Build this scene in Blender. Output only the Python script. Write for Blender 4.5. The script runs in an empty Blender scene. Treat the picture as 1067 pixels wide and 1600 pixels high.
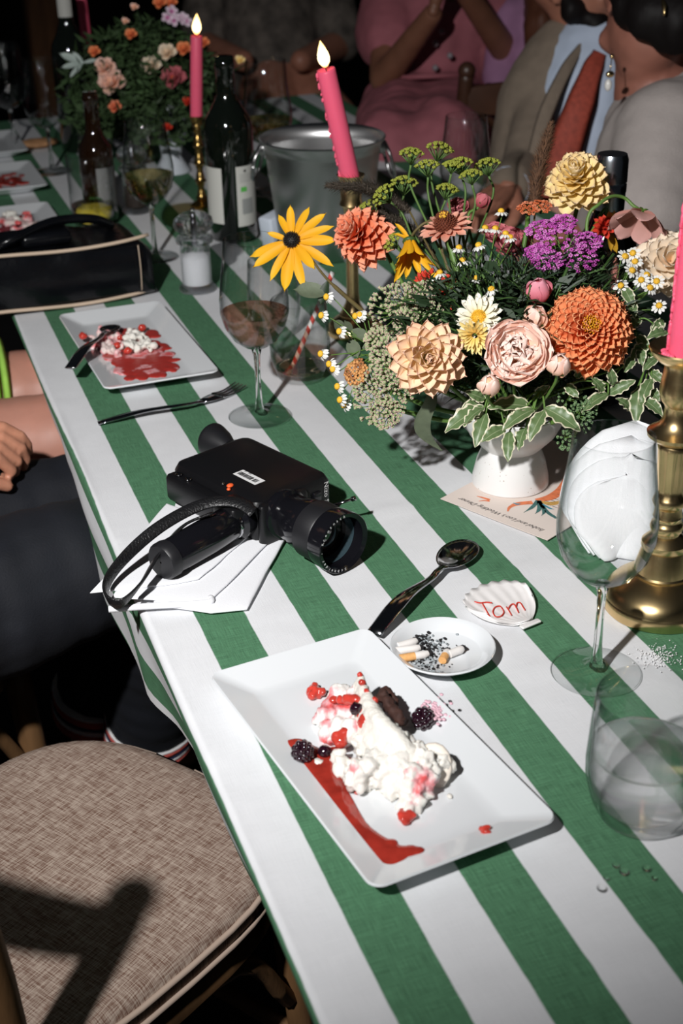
import bpy, math, random
from mathutils import Vector as V, Matrix, noise

# ---------------------------------------------------------------- camera
R = random.Random(7)
PI = math.pi
FPX = 2149.55
CAM = V((-0.1766, 0.0, 0.6681))
FW = V((0.28806504, 0.83922875, -0.46120888))
RT = V((0.94228636, -0.33423163, -0.0196376))
UP = V((0.17063104, 0.42893393, 0.88707425))
sc = bpy.context.scene
COL = sc.collection
cd = bpy.data.cameras.new('camera')
cam = bpy.data.objects.new('camera', cd)
COL.objects.link(cam)
cam.matrix_world = Matrix(((RT.x, UP.x, -FW.x, CAM.x), (RT.y, UP.y, -FW.y, CAM.y), (RT.z, UP.z, -FW.z, CAM.z), (0, 0, 0, 1)))
cd.sensor_fit = 'VERTICAL'
cd.sensor_height = 36
cd.sensor_width = 24
cd.lens = FPX / 1600 * 36
cd.clip_start = 0.05
cd.dof.use_dof = True
cd.dof.focus_distance = 1.33
cd.dof.aperture_fstop = 7.5
sc.camera = cam
# ---------------------------------------------------------------- world, lights, exposure
w = bpy.data.worlds.new('world')
sc.world = w
w.use_nodes = True
w.node_tree.nodes['Background'].inputs[0].default_value = (0.75, 0.85, 1.0, 1)
w.node_tree.nodes['Background'].inputs[1].default_value = 0.012
ld = bpy.data.lights.new('flash', 'SPOT')
ld.energy = 170
ld.spot_size = math.radians(72)
ld.spot_blend = 1.0
ld.color = (1.0, 0.985, 0.975)
ld.shadow_soft_size = 0.028
lo = bpy.data.objects.new('flash', ld)
COL.objects.link(lo)
lo.location = (-0.64, 0.15, 1.15)
lo.rotation_euler = (V((0.38, 1.68, 0)) - lo.location).to_track_quat('-Z', 'Y').to_euler()
sc.view_settings.view_transform = 'Standard'
sc.view_settings.look = 'None'
sc.view_settings.gamma = 1
sc.view_settings.use_curve_mapping = False
sc.view_settings.exposure = 0.0
sc.cycles.transparent_max_bounces = 40


# ---------------------------------------------------------------- placing: a viewing ray met with a height or a distance
def ray(px, py):
    return (FW * FPX + RT * (px - 533.5) - UP * (py - 800)) / FPX


def on(px, py, z=0.0):
    d = ray(px, py)
    return CAM + d * ((z - CAM.z) / d.z)


def dp(px, py, d):
    return CAM + ray(px, py) * d


def depth(p):
    return (V(p) - CAM).dot(FW)


# ---------------------------------------------------------------- mesh helpers
def lerp(a, b, t):
    return a + (b - a) * t


def frame(d, up=V((0, 0, 1))):
    """Matrix whose Z is d."""
    d = V(d).normalized()
    x = up.cross(d)
    if x.length < 1e-4:
        x = V((1, 0, 0))
    x.normalize()
    y = d.cross(x)
    return Matrix((x, y, d)).transposed().to_4x4()


class MB:
    def __init__(s):
        s.v = []; s.f = []; s.m = []; s.uv = {}; s.T = None

    def add(s, vs, fs, mi=0, uvs=None):
        n = len(s.v)
        if s.T is not None:
            vs = [s.T @ V(p) for p in vs]
        s.v += [tuple(p) for p in vs]
        for f in fs:
            s.f.append([i + n for i in f]); s.m.append(mi)
        if uvs:
            for i, q in enumerate(uvs):
                s.uv[n + i] = q
        return s

    def box(s, c, d, rot=None, mi=0, bev=0.0):
        c = V(c); hx, hy, hz = d[0] / 2, d[1] / 2, d[2] / 2
        if bev > 0:
            loops = []
            b = min(bev, hx * .9, hy * .9, hz * .9)
            for z, k in ((-hz, b), (-hz + b * .3, b * .3), (-hz + b, 0), (hz - b, 0), (hz - b * .3, b * .3), (hz, b)):
                loops.append([V((x, y, z)) for x, y in rrect(2 * (hx - k), 2 * (hy - k), b, 3)])
            if rot is not None:
                loops = [[rot @ p for p in l] for l in loops]
            return s.rings([[c + p for p in l] for l in loops], True, True, mi)
        vs = [V((x * hx, y * hy, z * hz)) for x in (-1, 1) for y in (-1, 1) for z in (-1, 1)]
        if rot is not None:
            vs = [rot @ p for p in vs]
        return s.add([c + p for p in vs], [(0, 1, 3, 2), (4, 6, 7, 5), (0, 4, 5, 1), (2, 3, 7, 6), (0, 2, 6, 4), (1, 5, 7, 3)], mi)

    def rings(s, loops, cap0=True, cap1=True, mi=0, close=False):
        n = len(loops[0]); vs = [p for l in loops for p in l]; fs = []
        k = len(loops)
        for i in range(k if close else k - 1):
            a = i * n; b = ((i + 1) % k) * n
            for j in range(n):
                j2 = (j + 1) % n
                fs.append((a + j, a + j2, b + j2, b + j))
        if cap0 and not close: fs.append(tuple(reversed(range(n))))
        if cap1 and not close: fs.append(tuple(range((k - 1) * n, k * n)))
        return s.add(vs, fs, mi)

    def lathe(s, prof, seg=24, M=None, mi=0, cap0=False, cap1=False, fn=None):
        loops = []
        for r, z in prof:
            l = []
            for j in range(seg):
                a = 2 * PI * j / seg
                rr = max(r, 1e-5)
                if fn: rr *= fn(a, z)
                p = V((rr * math.cos(a), rr * math.sin(a), z))
                l.append(M @ p if M is not None else p)
            loops.append(l)
        return s.rings(loops, cap0, cap1, mi)

    def tube(s, pts, rad, seg=8, mi=0, caps=True, flat=None):
        pts = [V(p) for p in pts]; n = len(pts)
        if not isinstance(rad, (list, tuple)): rad = [rad] * n
        loops = []; prev = None
        for i, p in enumerate(pts):
            t = (pts[min(i + 1, n - 1)] - pts[max(i - 1, 0)])
            if t.length < 1e-9: t = V((0, 0, 1))
            t.normalize()
            if prev is None:
                x = V((0, 0, 1)).cross(t)
                if x.length < 1e-3: x = V((1, 0, 0)).cross(t)
            else:
                x = prev - t * prev.dot(t)
            if x.length < 1e-6: x = t.orthogonal()
            x.normalize(); prev = x; y = t.cross(x)
            fx, fy = flat or (1, 1)
            loops.append([p + (x * math.cos(2 * PI * j / seg) * fx + y * math.sin(2 * PI * j / seg) * fy) * rad[i] for j in range(seg)])
        return s.rings(loops, caps, caps, mi)

    def ell(s, c, r, seg=12, rg=8, mi=0, rot=None, fn=None):
        if not isinstance(r, (list, tuple)): r = (r, r, r)
        c = V(c); vs = []; fs = []
        for i in range(rg + 1):
            th = PI * i / rg
            for j in range(seg):
                a = 2 * PI * j / seg
                d = V((math.sin(th) * math.cos(a), math.sin(th) * math.sin(a), math.cos(th)))
                k = fn(d) if fn else 1
                p = V((d.x * r[0], d.y * r[1], d.z * r[2])) * k
                if rot is not None: p = rot @ p
                vs.append(c + p)
        for i in range(rg):
            for j in range(seg):
                j2 = (j + 1) % seg
                if i == 0: fs.append((j, (i + 1) * seg + j, (i + 1) * seg + j2))
                elif i == rg - 1: fs.append((i * seg + j, (i + 1) * seg + j, i * seg + j2))
                else: fs.append((i * seg + j, (i + 1) * seg + j, (i + 1) * seg + j2, i * seg + j2))
        return s.add(vs, fs, mi)

    def grid(s, fn, nu, nv, mi=0, uv=True):
        vs = []; uvs = []
        for j in range(nv + 1):
            for i in range(nu + 1):
                u = i / nu; v = j / nv
                q = fn(u, v)
                if len(q) == 2 and not isinstance(q, V):
                    vs.append(q[0]); uvs.append(q[1])
                else:
                    vs.append(q); uvs.append((u, v))
        fs = [(j * (nu + 1) + i, j * (nu + 1) + i + 1, (j + 1) * (nu + 1) + i + 1, (j + 1) * (nu + 1) + i) for j in range(nv) for i in range(nu)]
        return s.add(vs, fs, mi, uvs if uv else None)

    def mesh(s, name, mats=(), smooth=True):
        me = bpy.data.meshes.new(name)
        me.from_pydata(s.v, [], s.f)
        if smooth: me.polygons.foreach_set('use_smooth', [True] * len(me.polygons))
        if any(s.m): me.polygons.foreach_set('material_index', s.m)
        if s.uv:
            ul = me.uv_layers.new(name='UVMap')
            li = [0] * len(me.loops); me.loops.foreach_get('vertex_index', li)
            buf = []
            for i in li:
                buf += s.uv.get(i, (0, 0))
            ul.data.foreach_set('uv', buf)
        for m in (mats if isinstance(mats, (list, tuple)) else [mats]):
            me.materials.append(m)
        me.update()
        return me

    def build(s, name, mats=(), parent=None, smooth=True, world=False, sharp=None, kind=None):
        me = s.mesh(name, mats, smooth)
        if world and parent is not None:
            me.transform(local_mat(parent).inverted())
        o = bpy.data.objects.new(name, me)
        COL.objects.link(o)
        if parent is not None: o.parent = parent
        if sharp is not None and smooth:
            try: me.set_sharp_from_angle(angle=math.radians(sharp))
            except Exception: pass
        if kind: o['kind'] = kind
        return o


def local_mat(o):
    m = Matrix.LocRotScale(o.location, o.rotation_euler, o.scale)
    return local_mat(o.parent) @ m if o.parent else m


def rrect(w_, l_, r, n=4):
    pts = []
    hx, hy = w_ / 2, l_ / 2
    r = min(r, hx, hy)
    for cx, cy, a0 in ((hx - r, hy - r, 0), (-hx + r, hy - r, PI / 2), (-hx + r, -hy + r, PI), (hx - r, -hy + r, 1.5 * PI)):
        for i in range(n + 1):
            a = a0 + PI / 2 * i / n
            pts.append((cx + r * math.cos(a), cy + r * math.sin(a)))
    return pts


def tag(o, label, cat, group=None, kind=None):
    if label: o['label'] = label
    if cat: o['category'] = cat
    if group: o['group'] = group
    if kind: o['kind'] = kind
    return o


def thing(name, label, cat, loc=(0, 0, 0), rotz=0, group=None, M=None):
    o = bpy.data.objects.new(name, None)
    o.empty_display_size = .02
    COL.objects.link(o)
    if M is not None:
        o.location = M.to_translation(); o.rotation_euler = M.to_euler()
    else:
        o.location = loc; o.rotation_euler = (0, 0, rotz)
    return tag(o, label, cat, group)


def struct(name, mb, m, **k):
    o = mb.build(name, m, **k); o['kind'] = 'structure'; return o


def inst(name, me, parent, M):
    o = bpy.data.objects.new(name, me)
    COL.objects.link(o); o.parent = parent
    o.matrix_local = M
    return o


def remesh(parts, voxel, smooth=2, disp=None):
    """One continuous skin over many balls: list of (centre, radius or radii[, rot])."""
    b = MB()
    for p in parts:
        b.ell(p[0], p[1], 14, 10, rot=p[2] if len(p) > 2 else None)
    me = b.mesh('tmp', (), True)
    o = bpy.data.objects.new('tmp', me)
    COL.objects.link(o)
    m = o.modifiers.new('r', 'REMESH'); m.mode = 'VOXEL'; m.voxel_size = voxel
    if smooth:
        q = o.modifiers.new('s', 'SMOOTH'); q.factor = .6; q.iterations = smooth
    dg = bpy.context.evaluated_depsgraph_get()
    r = bpy.data.meshes.new_from_object(o.evaluated_get(dg))
    bpy.data.objects.remove(o); bpy.data.meshes.remove(me)
    if disp:
        nv = [v.normal.copy() for v in r.vertices]
        cv = [v.co.copy() for v in r.vertices]
        buf = []
        for c_, n_ in zip(cv, nv):
            q = c_ + disp(c_, n_); buf += (q.x, q.y, q.z)
        r.vertices.foreach_set('co', buf)
    r.polygons.foreach_set('use_smooth', [True] * len(r.polygons))
    r.update()
    return r


def join_mesh(a, b_):
    """b_ added to a (a hand grown separately at a finer grain)."""
    v = [tuple(q.co) for q in a.vertices] + [tuple(q.co) for q in b_.vertices]
    n = len(a.vertices)
    f = [tuple(p.vertices) for p in a.polygons] + [tuple(i + n for i in p.vertices) for p in b_.polygons]
    me = bpy.data.meshes.new('body'); me.from_pydata(v, [], f)
    me.polygons.foreach_set('use_smooth', [True] * len(me.polygons)); me.update()
    return me


def obj_mesh(name, me, m, parent=None, world=True):
    me.name = name
    me.materials.clear(); me.materials.append(m)
    if parent is not None and world: me.transform(local_mat(parent).inverted())
    o = bpy.data.objects.new(name, me)
    COL.objects.link(o)
    if parent is not None: o.parent = parent
    return o


def chain(pts, n=None):
    """Balls along a limb: pts = [(pos, radius), ...]"""
    out = []
    for (a, ra), (b, rb) in zip(pts, pts[1:]):
        a, b = V(a), V(b)
        k = max(1, int(math.ceil((b - a).length / (min(ra, rb) * .62))))
        for i in range(k + 1):
            t = i / k
            out.append((a.lerp(b, t), lerp(ra, rb, t)))
    return out


def smooth_path(pts, k=6):
    """Catmull-Rom through pts"""
    pts = [V(p) for p in pts]
    P = [pts[0] * 2 - pts[1]] + pts + [pts[-1] * 2 - pts[-2]]
    out = []
    for i in range(1, len(P) - 2):
        a, b, c, d = P[i - 1], P[i], P[i + 1], P[i + 2]
        for j in range(k):
            t = j / k
            out.append(.5 * ((2 * b) + (c - a) * t + (2 * a - 5 * b + 4 * c - d) * t * t + (3 * b - a - 3 * c + d) * t ** 3))
    out.append(pts[-1])
    return out


# ---------------------------------------------------------------- materials
MATS = {}


def nt(name):
    m = bpy.data.materials.new(name); m.use_nodes = True
    t = m.node_tree
    return m, t, t.nodes['Principled BSDF'], t.nodes['Material Output']


def mat(name, col, rough=.6, metal=0.0, spec=.5, coat=0.0, vary=0.0, vscale=30, bump=0.0, bscale=200, emit=None, sss=0.0, trans=0.0, stretch=None):
    if name in MATS: return MATS[name]
    m, t, b, out = nt(name)
    b.inputs['Base Color'].default_value = (*col, 1)
    b.inputs['Roughness'].default_value = rough
    b.inputs['Metallic'].default_value = metal
    b.inputs['Specular IOR Level'].default_value = spec
    b.inputs['Coat Weight'].default_value = coat
    b.inputs['Coat Roughness'].default_value = .08
    if sss:
        b.inputs['Subsurface Weight'].default_value = sss
        b.inputs['Subsurface Radius'].default_value = (1, .5, .35)
        b.inputs['Subsurface Scale'].default_value = .006
    if emit:
        b.inputs['Emission Color'].default_value = (*emit[0], 1)
        b.inputs['Emission Strength'].default_value = emit[1]
    if vary or bump:
        tc = t.nodes.new('ShaderNodeTexCoord')
        src = tc.outputs['Object']
        if stretch:
            mp = t.nodes.new('ShaderNodeMapping'); mp.inputs['Scale'].default_value = stretch
            t.links.new(src, mp.inputs[0]); src = mp.outputs[0]
    if vary:
        n = t.nodes.new('ShaderNodeTexNoise'); n.inputs['Scale'].default_value = vscale; n.inputs['Detail'].default_value = 4
        t.links.new(src, n.inputs['Vector'])
        mr = t.nodes.new('ShaderNodeMapRange')
        mr.inputs[1].default_value = .3; mr.inputs[2].default_value = .7
        mr.inputs[3].default_value = 1 - vary; mr.inputs[4].default_value = 1 + vary * .6
        t.links.new(n.outputs['Fac'], mr.inputs[0])
        mx = t.nodes.new('ShaderNodeVectorMath'); mx.operation = 'SCALE'
        mx.inputs[0].default_value = col
        t.links.new(mr.outputs[0], mx.inputs['Scale'])
        t.links.new(mx.outputs[0], b.inputs['Base Color'])
    if bump:
        n = t.nodes.new('ShaderNodeTexNoise'); n.inputs['Scale'].default_value = bscale; n.inputs['Detail'].default_value = 3
        t.links.new(src, n.inputs['Vector'])
        bp = t.nodes.new('ShaderNodeBump'); bp.inputs['Strength'].default_value = bump; bp.inputs['Distance'].default_value = .001
        t.links.new(n.outputs['Fac'], bp.inputs['Height'])
        t.links.new(bp.outputs[0], b.inputs['Normal'])
    if trans:
        tr = t.nodes.new('ShaderNodeBsdfTranslucent')
        tr.inputs[0].default_value = (*col, 1)
        mi = t.nodes.new('ShaderNodeMixShader'); mi.inputs[0].default_value = trans
        t.links.new(b.outputs[0], mi.inputs[1]); t.links.new(tr.outputs[0], mi.inputs[2])
        t.links.new(mi.outputs[0], out.inputs[0])
    MATS[name] = m
    return m


def ramp_mat(name, stops, axis='v', rough=.55, trans=.08, noise_amt=.25, emit=0):
    """Petal colour that runs along the petal (UV)."""
    if name in MATS: return MATS[name]
    m, t, b, out = nt(name)
    uv = t.nodes.new('ShaderNodeUVMap'); uv.uv_map = 'UVMap'
    sp = t.nodes.new('ShaderNodeSeparateXYZ'); t.links.new(uv.outputs[0], sp.inputs[0])
    n = t.nodes.new('ShaderNodeTexNoise'); n.inputs['Scale'].default_value = 6
    mp = t.nodes.new('ShaderNodeMapping'); mp.inputs['Scale'].default_value = (9, 1.2, 1)
    t.links.new(uv.outputs[0], mp.inputs[0]); t.links.new(mp.outputs[0], n.inputs['Vector'])
    ad = t.nodes.new('ShaderNodeMath'); ad.operation = 'MULTIPLY_ADD'
    t.links.new(n.outputs['Fac'], ad.inputs[0]); ad.inputs[1].default_value = noise_amt
    t.links.new(sp.outputs[1 if axis == 'v' else 0], ad.inputs[2])
    r = t.nodes.new('ShaderNodeValToRGB')
    sh = noise_amt / 2
    e = r.color_ramp.elements
    for i, (p, c) in enumerate(stops):
        q = e[i] if i < 2 else e.new(min(1, p + sh))
        q.position = min(1, p + sh); q.color = (*c, 1)
    t.links.new(ad.outputs[0], r.inputs[0])
    t.links.new(r.outputs[0], b.inputs['Base Color'])
    b.inputs['Roughness'].default_value = rough
    b.inputs['Specular IOR Level'].default_value = .25
    if trans:
        tr = t.nodes.new('ShaderNodeBsdfTranslucent'); t.links.new(r.outputs[0], tr.inputs[0])
        mi = t.nodes.new('ShaderNodeMixShader'); mi.inputs[0].default_value = trans
        t.links.new(b.outputs[0], mi.inputs[1]); t.links.new(tr.outputs[0], mi.inputs[2])
        t.links.new(mi.outputs[0], out.inputs[0])
    MATS[name] = m
    return m


def thin_glass(name, tint=(.997, 1, .998), edge=(.20, .26, .26), ior=1.5):
    """Blown glass wall: see-through, reflecting more and darkening towards its edges."""
    if name in MATS: return MATS[name]
    m, t, b, out = nt(name)
    t.nodes.remove(b)
    l0 = t.nodes.new('ShaderNodeLayerWeight'); l0.inputs[0].default_value = .5
    lw = t.nodes.new('ShaderNodeMath'); lw.operation = 'POWER'; lw.inputs[1].default_value = 3.5
    t.links.new(l0.outputs['Facing'], lw.inputs[0])
    mc = t.nodes.new('ShaderNodeMix'); mc.data_type = 'RGBA'
    t.links.new(lw.outputs[0], mc.inputs[0])
    mc.inputs[6].default_value = (*tint, 1); mc.inputs[7].default_value = (*edge, 1)
    tr = t.nodes.new('ShaderNodeBsdfTransparent'); t.links.new(mc.outputs[2], tr.inputs[0])
    gl = t.nodes.new('ShaderNodeBsdfGlossy'); gl.inputs['Roughness'].default_value = .015
    ge = t.nodes.new('ShaderNodeNewGeometry'); io = t.nodes.new('ShaderNodeMapRange')
    io.inputs[3].default_value = ior; io.inputs[4].default_value = 1 / ior
    t.links.new(ge.outputs['Backfacing'], io.inputs[0])
    fr = t.nodes.new('ShaderNodeFresnel'); t.links.new(io.outputs[0], fr.inputs[0])
    mi = t.nodes.new('ShaderNodeMixShader')
    t.links.new(fr.outputs[0], mi.inputs[0]); t.links.new(tr.outputs[0], mi.inputs[1]); t.links.new(gl.outputs[0], mi.inputs[2])
    t.links.new(mi.outputs[0], out.inputs[0])
    MATS[name] = m
    return m


def real_glass(name, col=(1, 1, 1), ior=1.5, rough=0.0):
    if name in MATS: return MATS[name]
    m, t, b, out = nt(name)
    b.inputs['Base Color'].default_value = (*col, 1)
    b.inputs['Transmission Weight'].default_value = 1
    b.inputs['IOR'].default_value = ior
    b.inputs['Roughness'].default_value = rough
    MATS[name] = m
    return m
# ---------------------------------------------------------------- setting
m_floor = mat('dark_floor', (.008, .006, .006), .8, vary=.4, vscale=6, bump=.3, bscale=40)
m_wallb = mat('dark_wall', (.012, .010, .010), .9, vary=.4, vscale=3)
fl = MB(); nb = 0
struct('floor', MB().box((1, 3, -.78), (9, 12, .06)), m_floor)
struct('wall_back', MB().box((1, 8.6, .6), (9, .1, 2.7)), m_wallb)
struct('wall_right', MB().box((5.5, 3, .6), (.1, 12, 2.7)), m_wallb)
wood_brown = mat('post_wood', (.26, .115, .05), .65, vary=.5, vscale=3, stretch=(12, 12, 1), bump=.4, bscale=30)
pc = dp(72, 60, 6.3)
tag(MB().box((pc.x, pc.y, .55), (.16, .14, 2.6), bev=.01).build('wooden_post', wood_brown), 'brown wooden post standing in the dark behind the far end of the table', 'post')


# ---------------------------------------------------------------- striped tablecloth on its table
def stripes():
    m, t, b, out = nt('striped_linen')
    uv = t.nodes.new('ShaderNodeUVMap'); uv.uv_map = 'UVMap'
    sp = t.nodes.new('ShaderNodeSeparateXYZ'); t.links.new(uv.outputs[0], sp.inputs[0])

    def M(op, a, b_=None, c=None):
        n = t.nodes.new('ShaderNodeMath'); n.operation = op
        for i, q in enumerate((a, b_, c)):
            if q is None: continue
            if isinstance(q, (int, float)): n.inputs[i].default_value = q
            else: t.links.new(q, n.inputs[i])
        return n.outputs[0]
    wob = t.nodes.new('ShaderNodeTexNoise'); wob.inputs['Scale'].default_value = 2.2
    t.links.new(uv.outputs[0], wob.inputs['Vector'])
    u = M('MULTIPLY_ADD', wob.outputs['Fac'], .02, sp.outputs[0])
    fr = M('FRACT', M('MULTIPLY', M('SUBTRACT', u, .01), .5))
    a = M('MULTIPLY', M('SUBTRACT', fr, .5), 90)
    b1 = M('MINIMUM', M('MAXIMUM', a, 0), 1)
    c1 = M('MINIMUM', M('MAXIMUM', M('MULTIPLY', M('SUBTRACT', 1, fr), 90), 0), 1)
    fac = M('MULTIPLY', b1, c1)

    def streak(sx, sy):
        mp = t.nodes.new('ShaderNodeMapping'); mp.inputs['Scale'].default_value = (sx, sy, 1)
        t.links.new(uv.outputs[0], mp.inputs[0])
        n = t.nodes.new('ShaderNodeTexNoise'); n.inputs['Scale'].default_value = 1; n.inputs['Detail'].default_value = 2
        t.links.new(mp.outputs[0], n.inputs['Vector'])
        return n.outputs['Fac']
    w1 = streak(60, 2.2); w2 = streak(2.2, 60); w3 = streak(1.1, 1.3)
    weave = M('MULTIPLY', M('SUBTRACT', M('ADD', w1, w2), 1), 1.0)
    mx = t.nodes.new('ShaderNodeMix'); mx.data_type = 'RGBA'
    t.links.new(fac, mx.inputs[0])
    mx.inputs[6].default_value = (.735, .745, .765, 1)
    mx.inputs[7].default_value = (.082, .205, .112, 1)
    k = M('ADD', 1, M('MULTIPLY', weave, M('MULTIPLY_ADD', fac, .95, .10)))
    k2 = M('MULTIPLY', k, M('MULTIPLY_ADD', w3, .12, .94))
    vm = t.nodes.new('ShaderNodeVectorMath'); vm.operation = 'SCALE'
    t.links.new(mx.outputs[2], vm.inputs[0]); t.links.new(k2, vm.inputs['Scale'])
    t.links.new(vm.outputs[0], b.inputs['Base Color'])
    b.inputs['Roughness'].default_value = .85; b.inputs['Specular IOR Level'].default_value = .15
    bp = t.nodes.new('ShaderNodeBump'); bp.inputs['Strength'].default_value = .25; bp.inputs['Distance'].default_value = .0006
    t.links.new(weave, bp.inputs['Height']); t.links.new(bp.outputs[0], b.inputs['Normal'])
    return m


def interp(tab, y):
    if y <= tab[0][0]: return tab[0][1]
    for (a, p), (b_, q) in zip(tab, tab[1:]):
        if y <= b_:
            t = (y - a) / (b_ - a); t = t * t * (3 - 2 * t)
            return lerp(p, q, t)
    return tab[-1][1]


SW = .045
TW = SW * 22
HEM = [(-.2, .034), (.6, .036), (.8, .038), (.98, .034), (1.1, .030), (1.18, .014), (1.3, .006), (1.42, .010), (1.52, .02), (1.62, .05), (1.8, .07), (2.4, .05), (5, .04)]
PLE = [(-.2, 0.0), (.9, 0), (1.15, .15), (1.28, .95), (1.6, .95), (2.0, 0), (5, 0)]
EDG = [(-.2, 0), (.8, .0), (1.05, .10), (1.2, .02), (1.5, .0), (5, 0)]


def top_z(x, y):
    z = .0011 * noise.noise(V((x * 7, y * 3, 0))) - .0004
    for yc, sl, h in ((1.235, -.12, .0016), (1.055, -.05, .0011), (1.62, .02, .0008), (.86, .05, .0009), (.56, .0, .001), (2.05, .03, .001)):
        d = (y - yc - sl * x) / .006
        z += h * math.exp(-d * d)
    d = (x - .335 - .02 * math.sin(y * 3)) / .006
    z += .0009 * math.exp(-d * d) * (1 if y < 1.1 else 0)
    for xc, h in ((.045 * .5, .0012),):
        z -= h * max(0, noise.noise(V((y * 6, 3, 1)))) * math.exp(-((x - xc) / .02) ** 2)
    return min(0.0016, max(z, -.002))


def build_cloth():
    mb = MB()
    ys = []
    y = -.2
    while y < 3.45:
        ys.append(y); y += .0125 if y < 2.2 else .04
    cols = []
    L = .135; rr = .007
    for i in range(13): cols.append(('h', 1 - i / 12))
    for i in range(1, 6): cols.append(('b', i / 6))
    x = rr
    while x < TW - rr:
        cols.append(('t', x)); x += .0075 if x < .6 else .02
    for i in range(0, 6): cols.append(('c', i / 5))
    for i in range(1, 7): cols.append(('d', i / 6))
    vs = []; uv = []
    for y in ys:
        hx = interp(HEM, y); pl = interp(PLE, y); eg = interp(EDG, y)
        for k, q in cols:
            if k == 'h':
                wv = .004 * math.sin(y * 21 + 1.3 * math.sin(y * 5)) * q
                hl = L + .006 * math.sin(y * 7)
                crease = -.004 * math.exp(-((q - .25) / .15) ** 2) * (1 if pl > .2 else 0)
                p = V((hx * q ** 1.2 + wv + crease, y, -rr - hl * q)); s = -rr * .5 - hl * q - pl * SW * min(1, q * 14) - eg * SW * 0
            elif k == 'b':
                a = PI / 2 * q
                p = V((rr * (1 - math.cos(a)), y, -rr * (1 - math.sin(a)))); s = rr * (q - .5)
            elif k == 't':
                p = V((q, y, top_z(q, y))); s = q
            elif k == 'c':
                a = PI / 2 * q
                p = V((TW - rr + rr * math.sin(a), y, -rr * (1 - math.cos(a)))); s = TW - rr + rr * q * 1.5
            else:
                p = V((TW + .008 * math.sin(y * 17) * q, y, -rr - .16 * q)); s = TW + rr + .16 * q
            if k in 'hb' or (k == 't' and q < .03):
                s += .003 * noise.noise(V((0, y * 3.2, 5))) + eg * .05
            vs.append(p); uv.append((s / SW, y / SW))
    n = len(cols)
    fs = [(j * n + i, j * n + i + 1, (j + 1) * n + i + 1, (j + 1) * n + i) for j in range(len(ys) - 1) for i in range(n - 1)]
    mb.add(vs, fs, 0, uv)
    o = mb.build('tablecloth', stripes())
    tag(o, 'green and white striped linen tablecloth draped over the long dining table', 'tablecloth')


build_cloth()
tb = thing('dining_table', 'long wooden dining table hidden under the striped tablecloth', 'table', (TW / 2, 1.7, -.75))
m_tw = mat('table_wood', (.12, .07, .04), .6, vary=.3, vscale=8)
MB().box((TW / 2, 1.62, -.019), (TW - .095, 3.6, .026), bev=.004).build('tabletop', m_tw, tb, world=True)
for x_ in (.33, TW - .33):
    for y_ in (1.45, 3.2):
        MB().box((x_, y_, -.391), (.06, .06, .718), bev=.005).build('leg', m_tw, tb, world=True)

# ---------------------------------------------------------------- tableware
china = mat('white_china', (.74, .765, .785), .12, spec=.5, coat=.3)


def rect_plate(name, label, cx, cy, rot, w_=.152, l_=.292, group=None):
    t = thing(name, label, 'plate', (cx, cy, .002), rot, group)
    L = []
    for ww_, ll_, r, z in ((w_ * .55, l_ * .72, .01, .0), (w_ * .62, l_ * .78, .012, .0), (w_ * .66, l_ * .80, .012, .003), (w_ - .004, l_ - .004, .010, .0135), (w_, l_, .011, .0150), (w_ - .002, l_ - .002, .010, .0166), (w_ - .006, l_ - .006, .008, .0160),
                           (w_ - .052, l_ - .052, .007, .0062), (w_ - .060, l_ - .060, .006, .0052), (w_ - .075, l_ - .075, .005, .005)):
        L.append([V((x, y, z)) for x, y in rrect(ww_, ll_, r, 5)])
    MB().rings(L, True, True).build('dish', china, t, sharp=50)
    return t


P1 = rect_plate('dessert_plate', 'white rectangular plate holding the half-eaten meringue dessert in the foreground', .1215, .8125, math.radians(7.6))
P2 = rect_plate('dessert_plate', 'white rectangular plate smeared with red berry sauce beside the black handbag', .136, 1.760, math.radians(1.8), .150, .305)


def f1(px, py, h=0):
    return on(px, py, .0075 + h)


# the broken meringue: one continuous crumbly mass
cream_m = mat('cream_meringue', (.84, .81, .74), .55, vary=.08, vscale=90, bump=.9, bscale=420)


def meringue_mat(name='berry_stained_cream', cs=(.86, .83, .79), amt=.47):
    m, t, b, out = nt(name)
    tc = t.nodes.new('ShaderNodeTexCoord')
    n = t.nodes.new('ShaderNodeTexNoise'); n.inputs['Scale'].default_value = 38; n.inputs['Detail'].default_value = 5
    t.links.new(tc.outputs['Object'], n.inputs['Vector'])
    r = t.nodes.new('ShaderNodeValToRGB'); e = r.color_ramp.elements
    e[0].position = amt; e[0].color = (*cs, 1)
    e[1].position = amt + .13; e[1].color = (.72, .10, .10, 1)
    q = e.new(amt + .06); q.color = (.84, .42, .44, 1)
    t.links.new(n.outputs['Fac'], r.inputs[0]); t.links.new(r.outputs[0], b.inputs['Base Color'])
    b.inputs['Roughness'].default_value = .4
    b.inputs['Subsurface Weight'].default_value = .1
    b.inputs['Subsurface Radius'].default_value = (1, .5, .4); b.inputs['Subsurface Scale'].default_value = .004
    return m


m_stain = meringue_mat()
m_stain2 = meringue_mat('berry_pulp_cream', (.80, .66, .62), .5)
sauce_m = mat('berry_sauce', (.40, .035, .022), .12, coat=.4, vary=.35, vscale=50)
jelly_m = mat('raspberry_flesh', (.58, .055, .038), .18, coat=.4, vary=.3, vscale=90, sss=.2)
black_m = mat('dark_berry', (.018, .004, .010), .12, coat=.6)
sponge_m = mat('dark_sponge', (.05, .018, .012), .8, vary=.4, vscale=120)

ds = thing('meringue_dessert', 'broken cream meringue dessert stained with berry juice on the foreground plate', 'dessert', (P1.location.x, P1.location.y, .0075))


def crumble(a1=.0048, s1=120, a2=.0018, s2=330):
    def f(co, n):
        return n * (a1 * noise.noise(co * s1) + a2 * noise.noise(co * s2))
    return f


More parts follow.
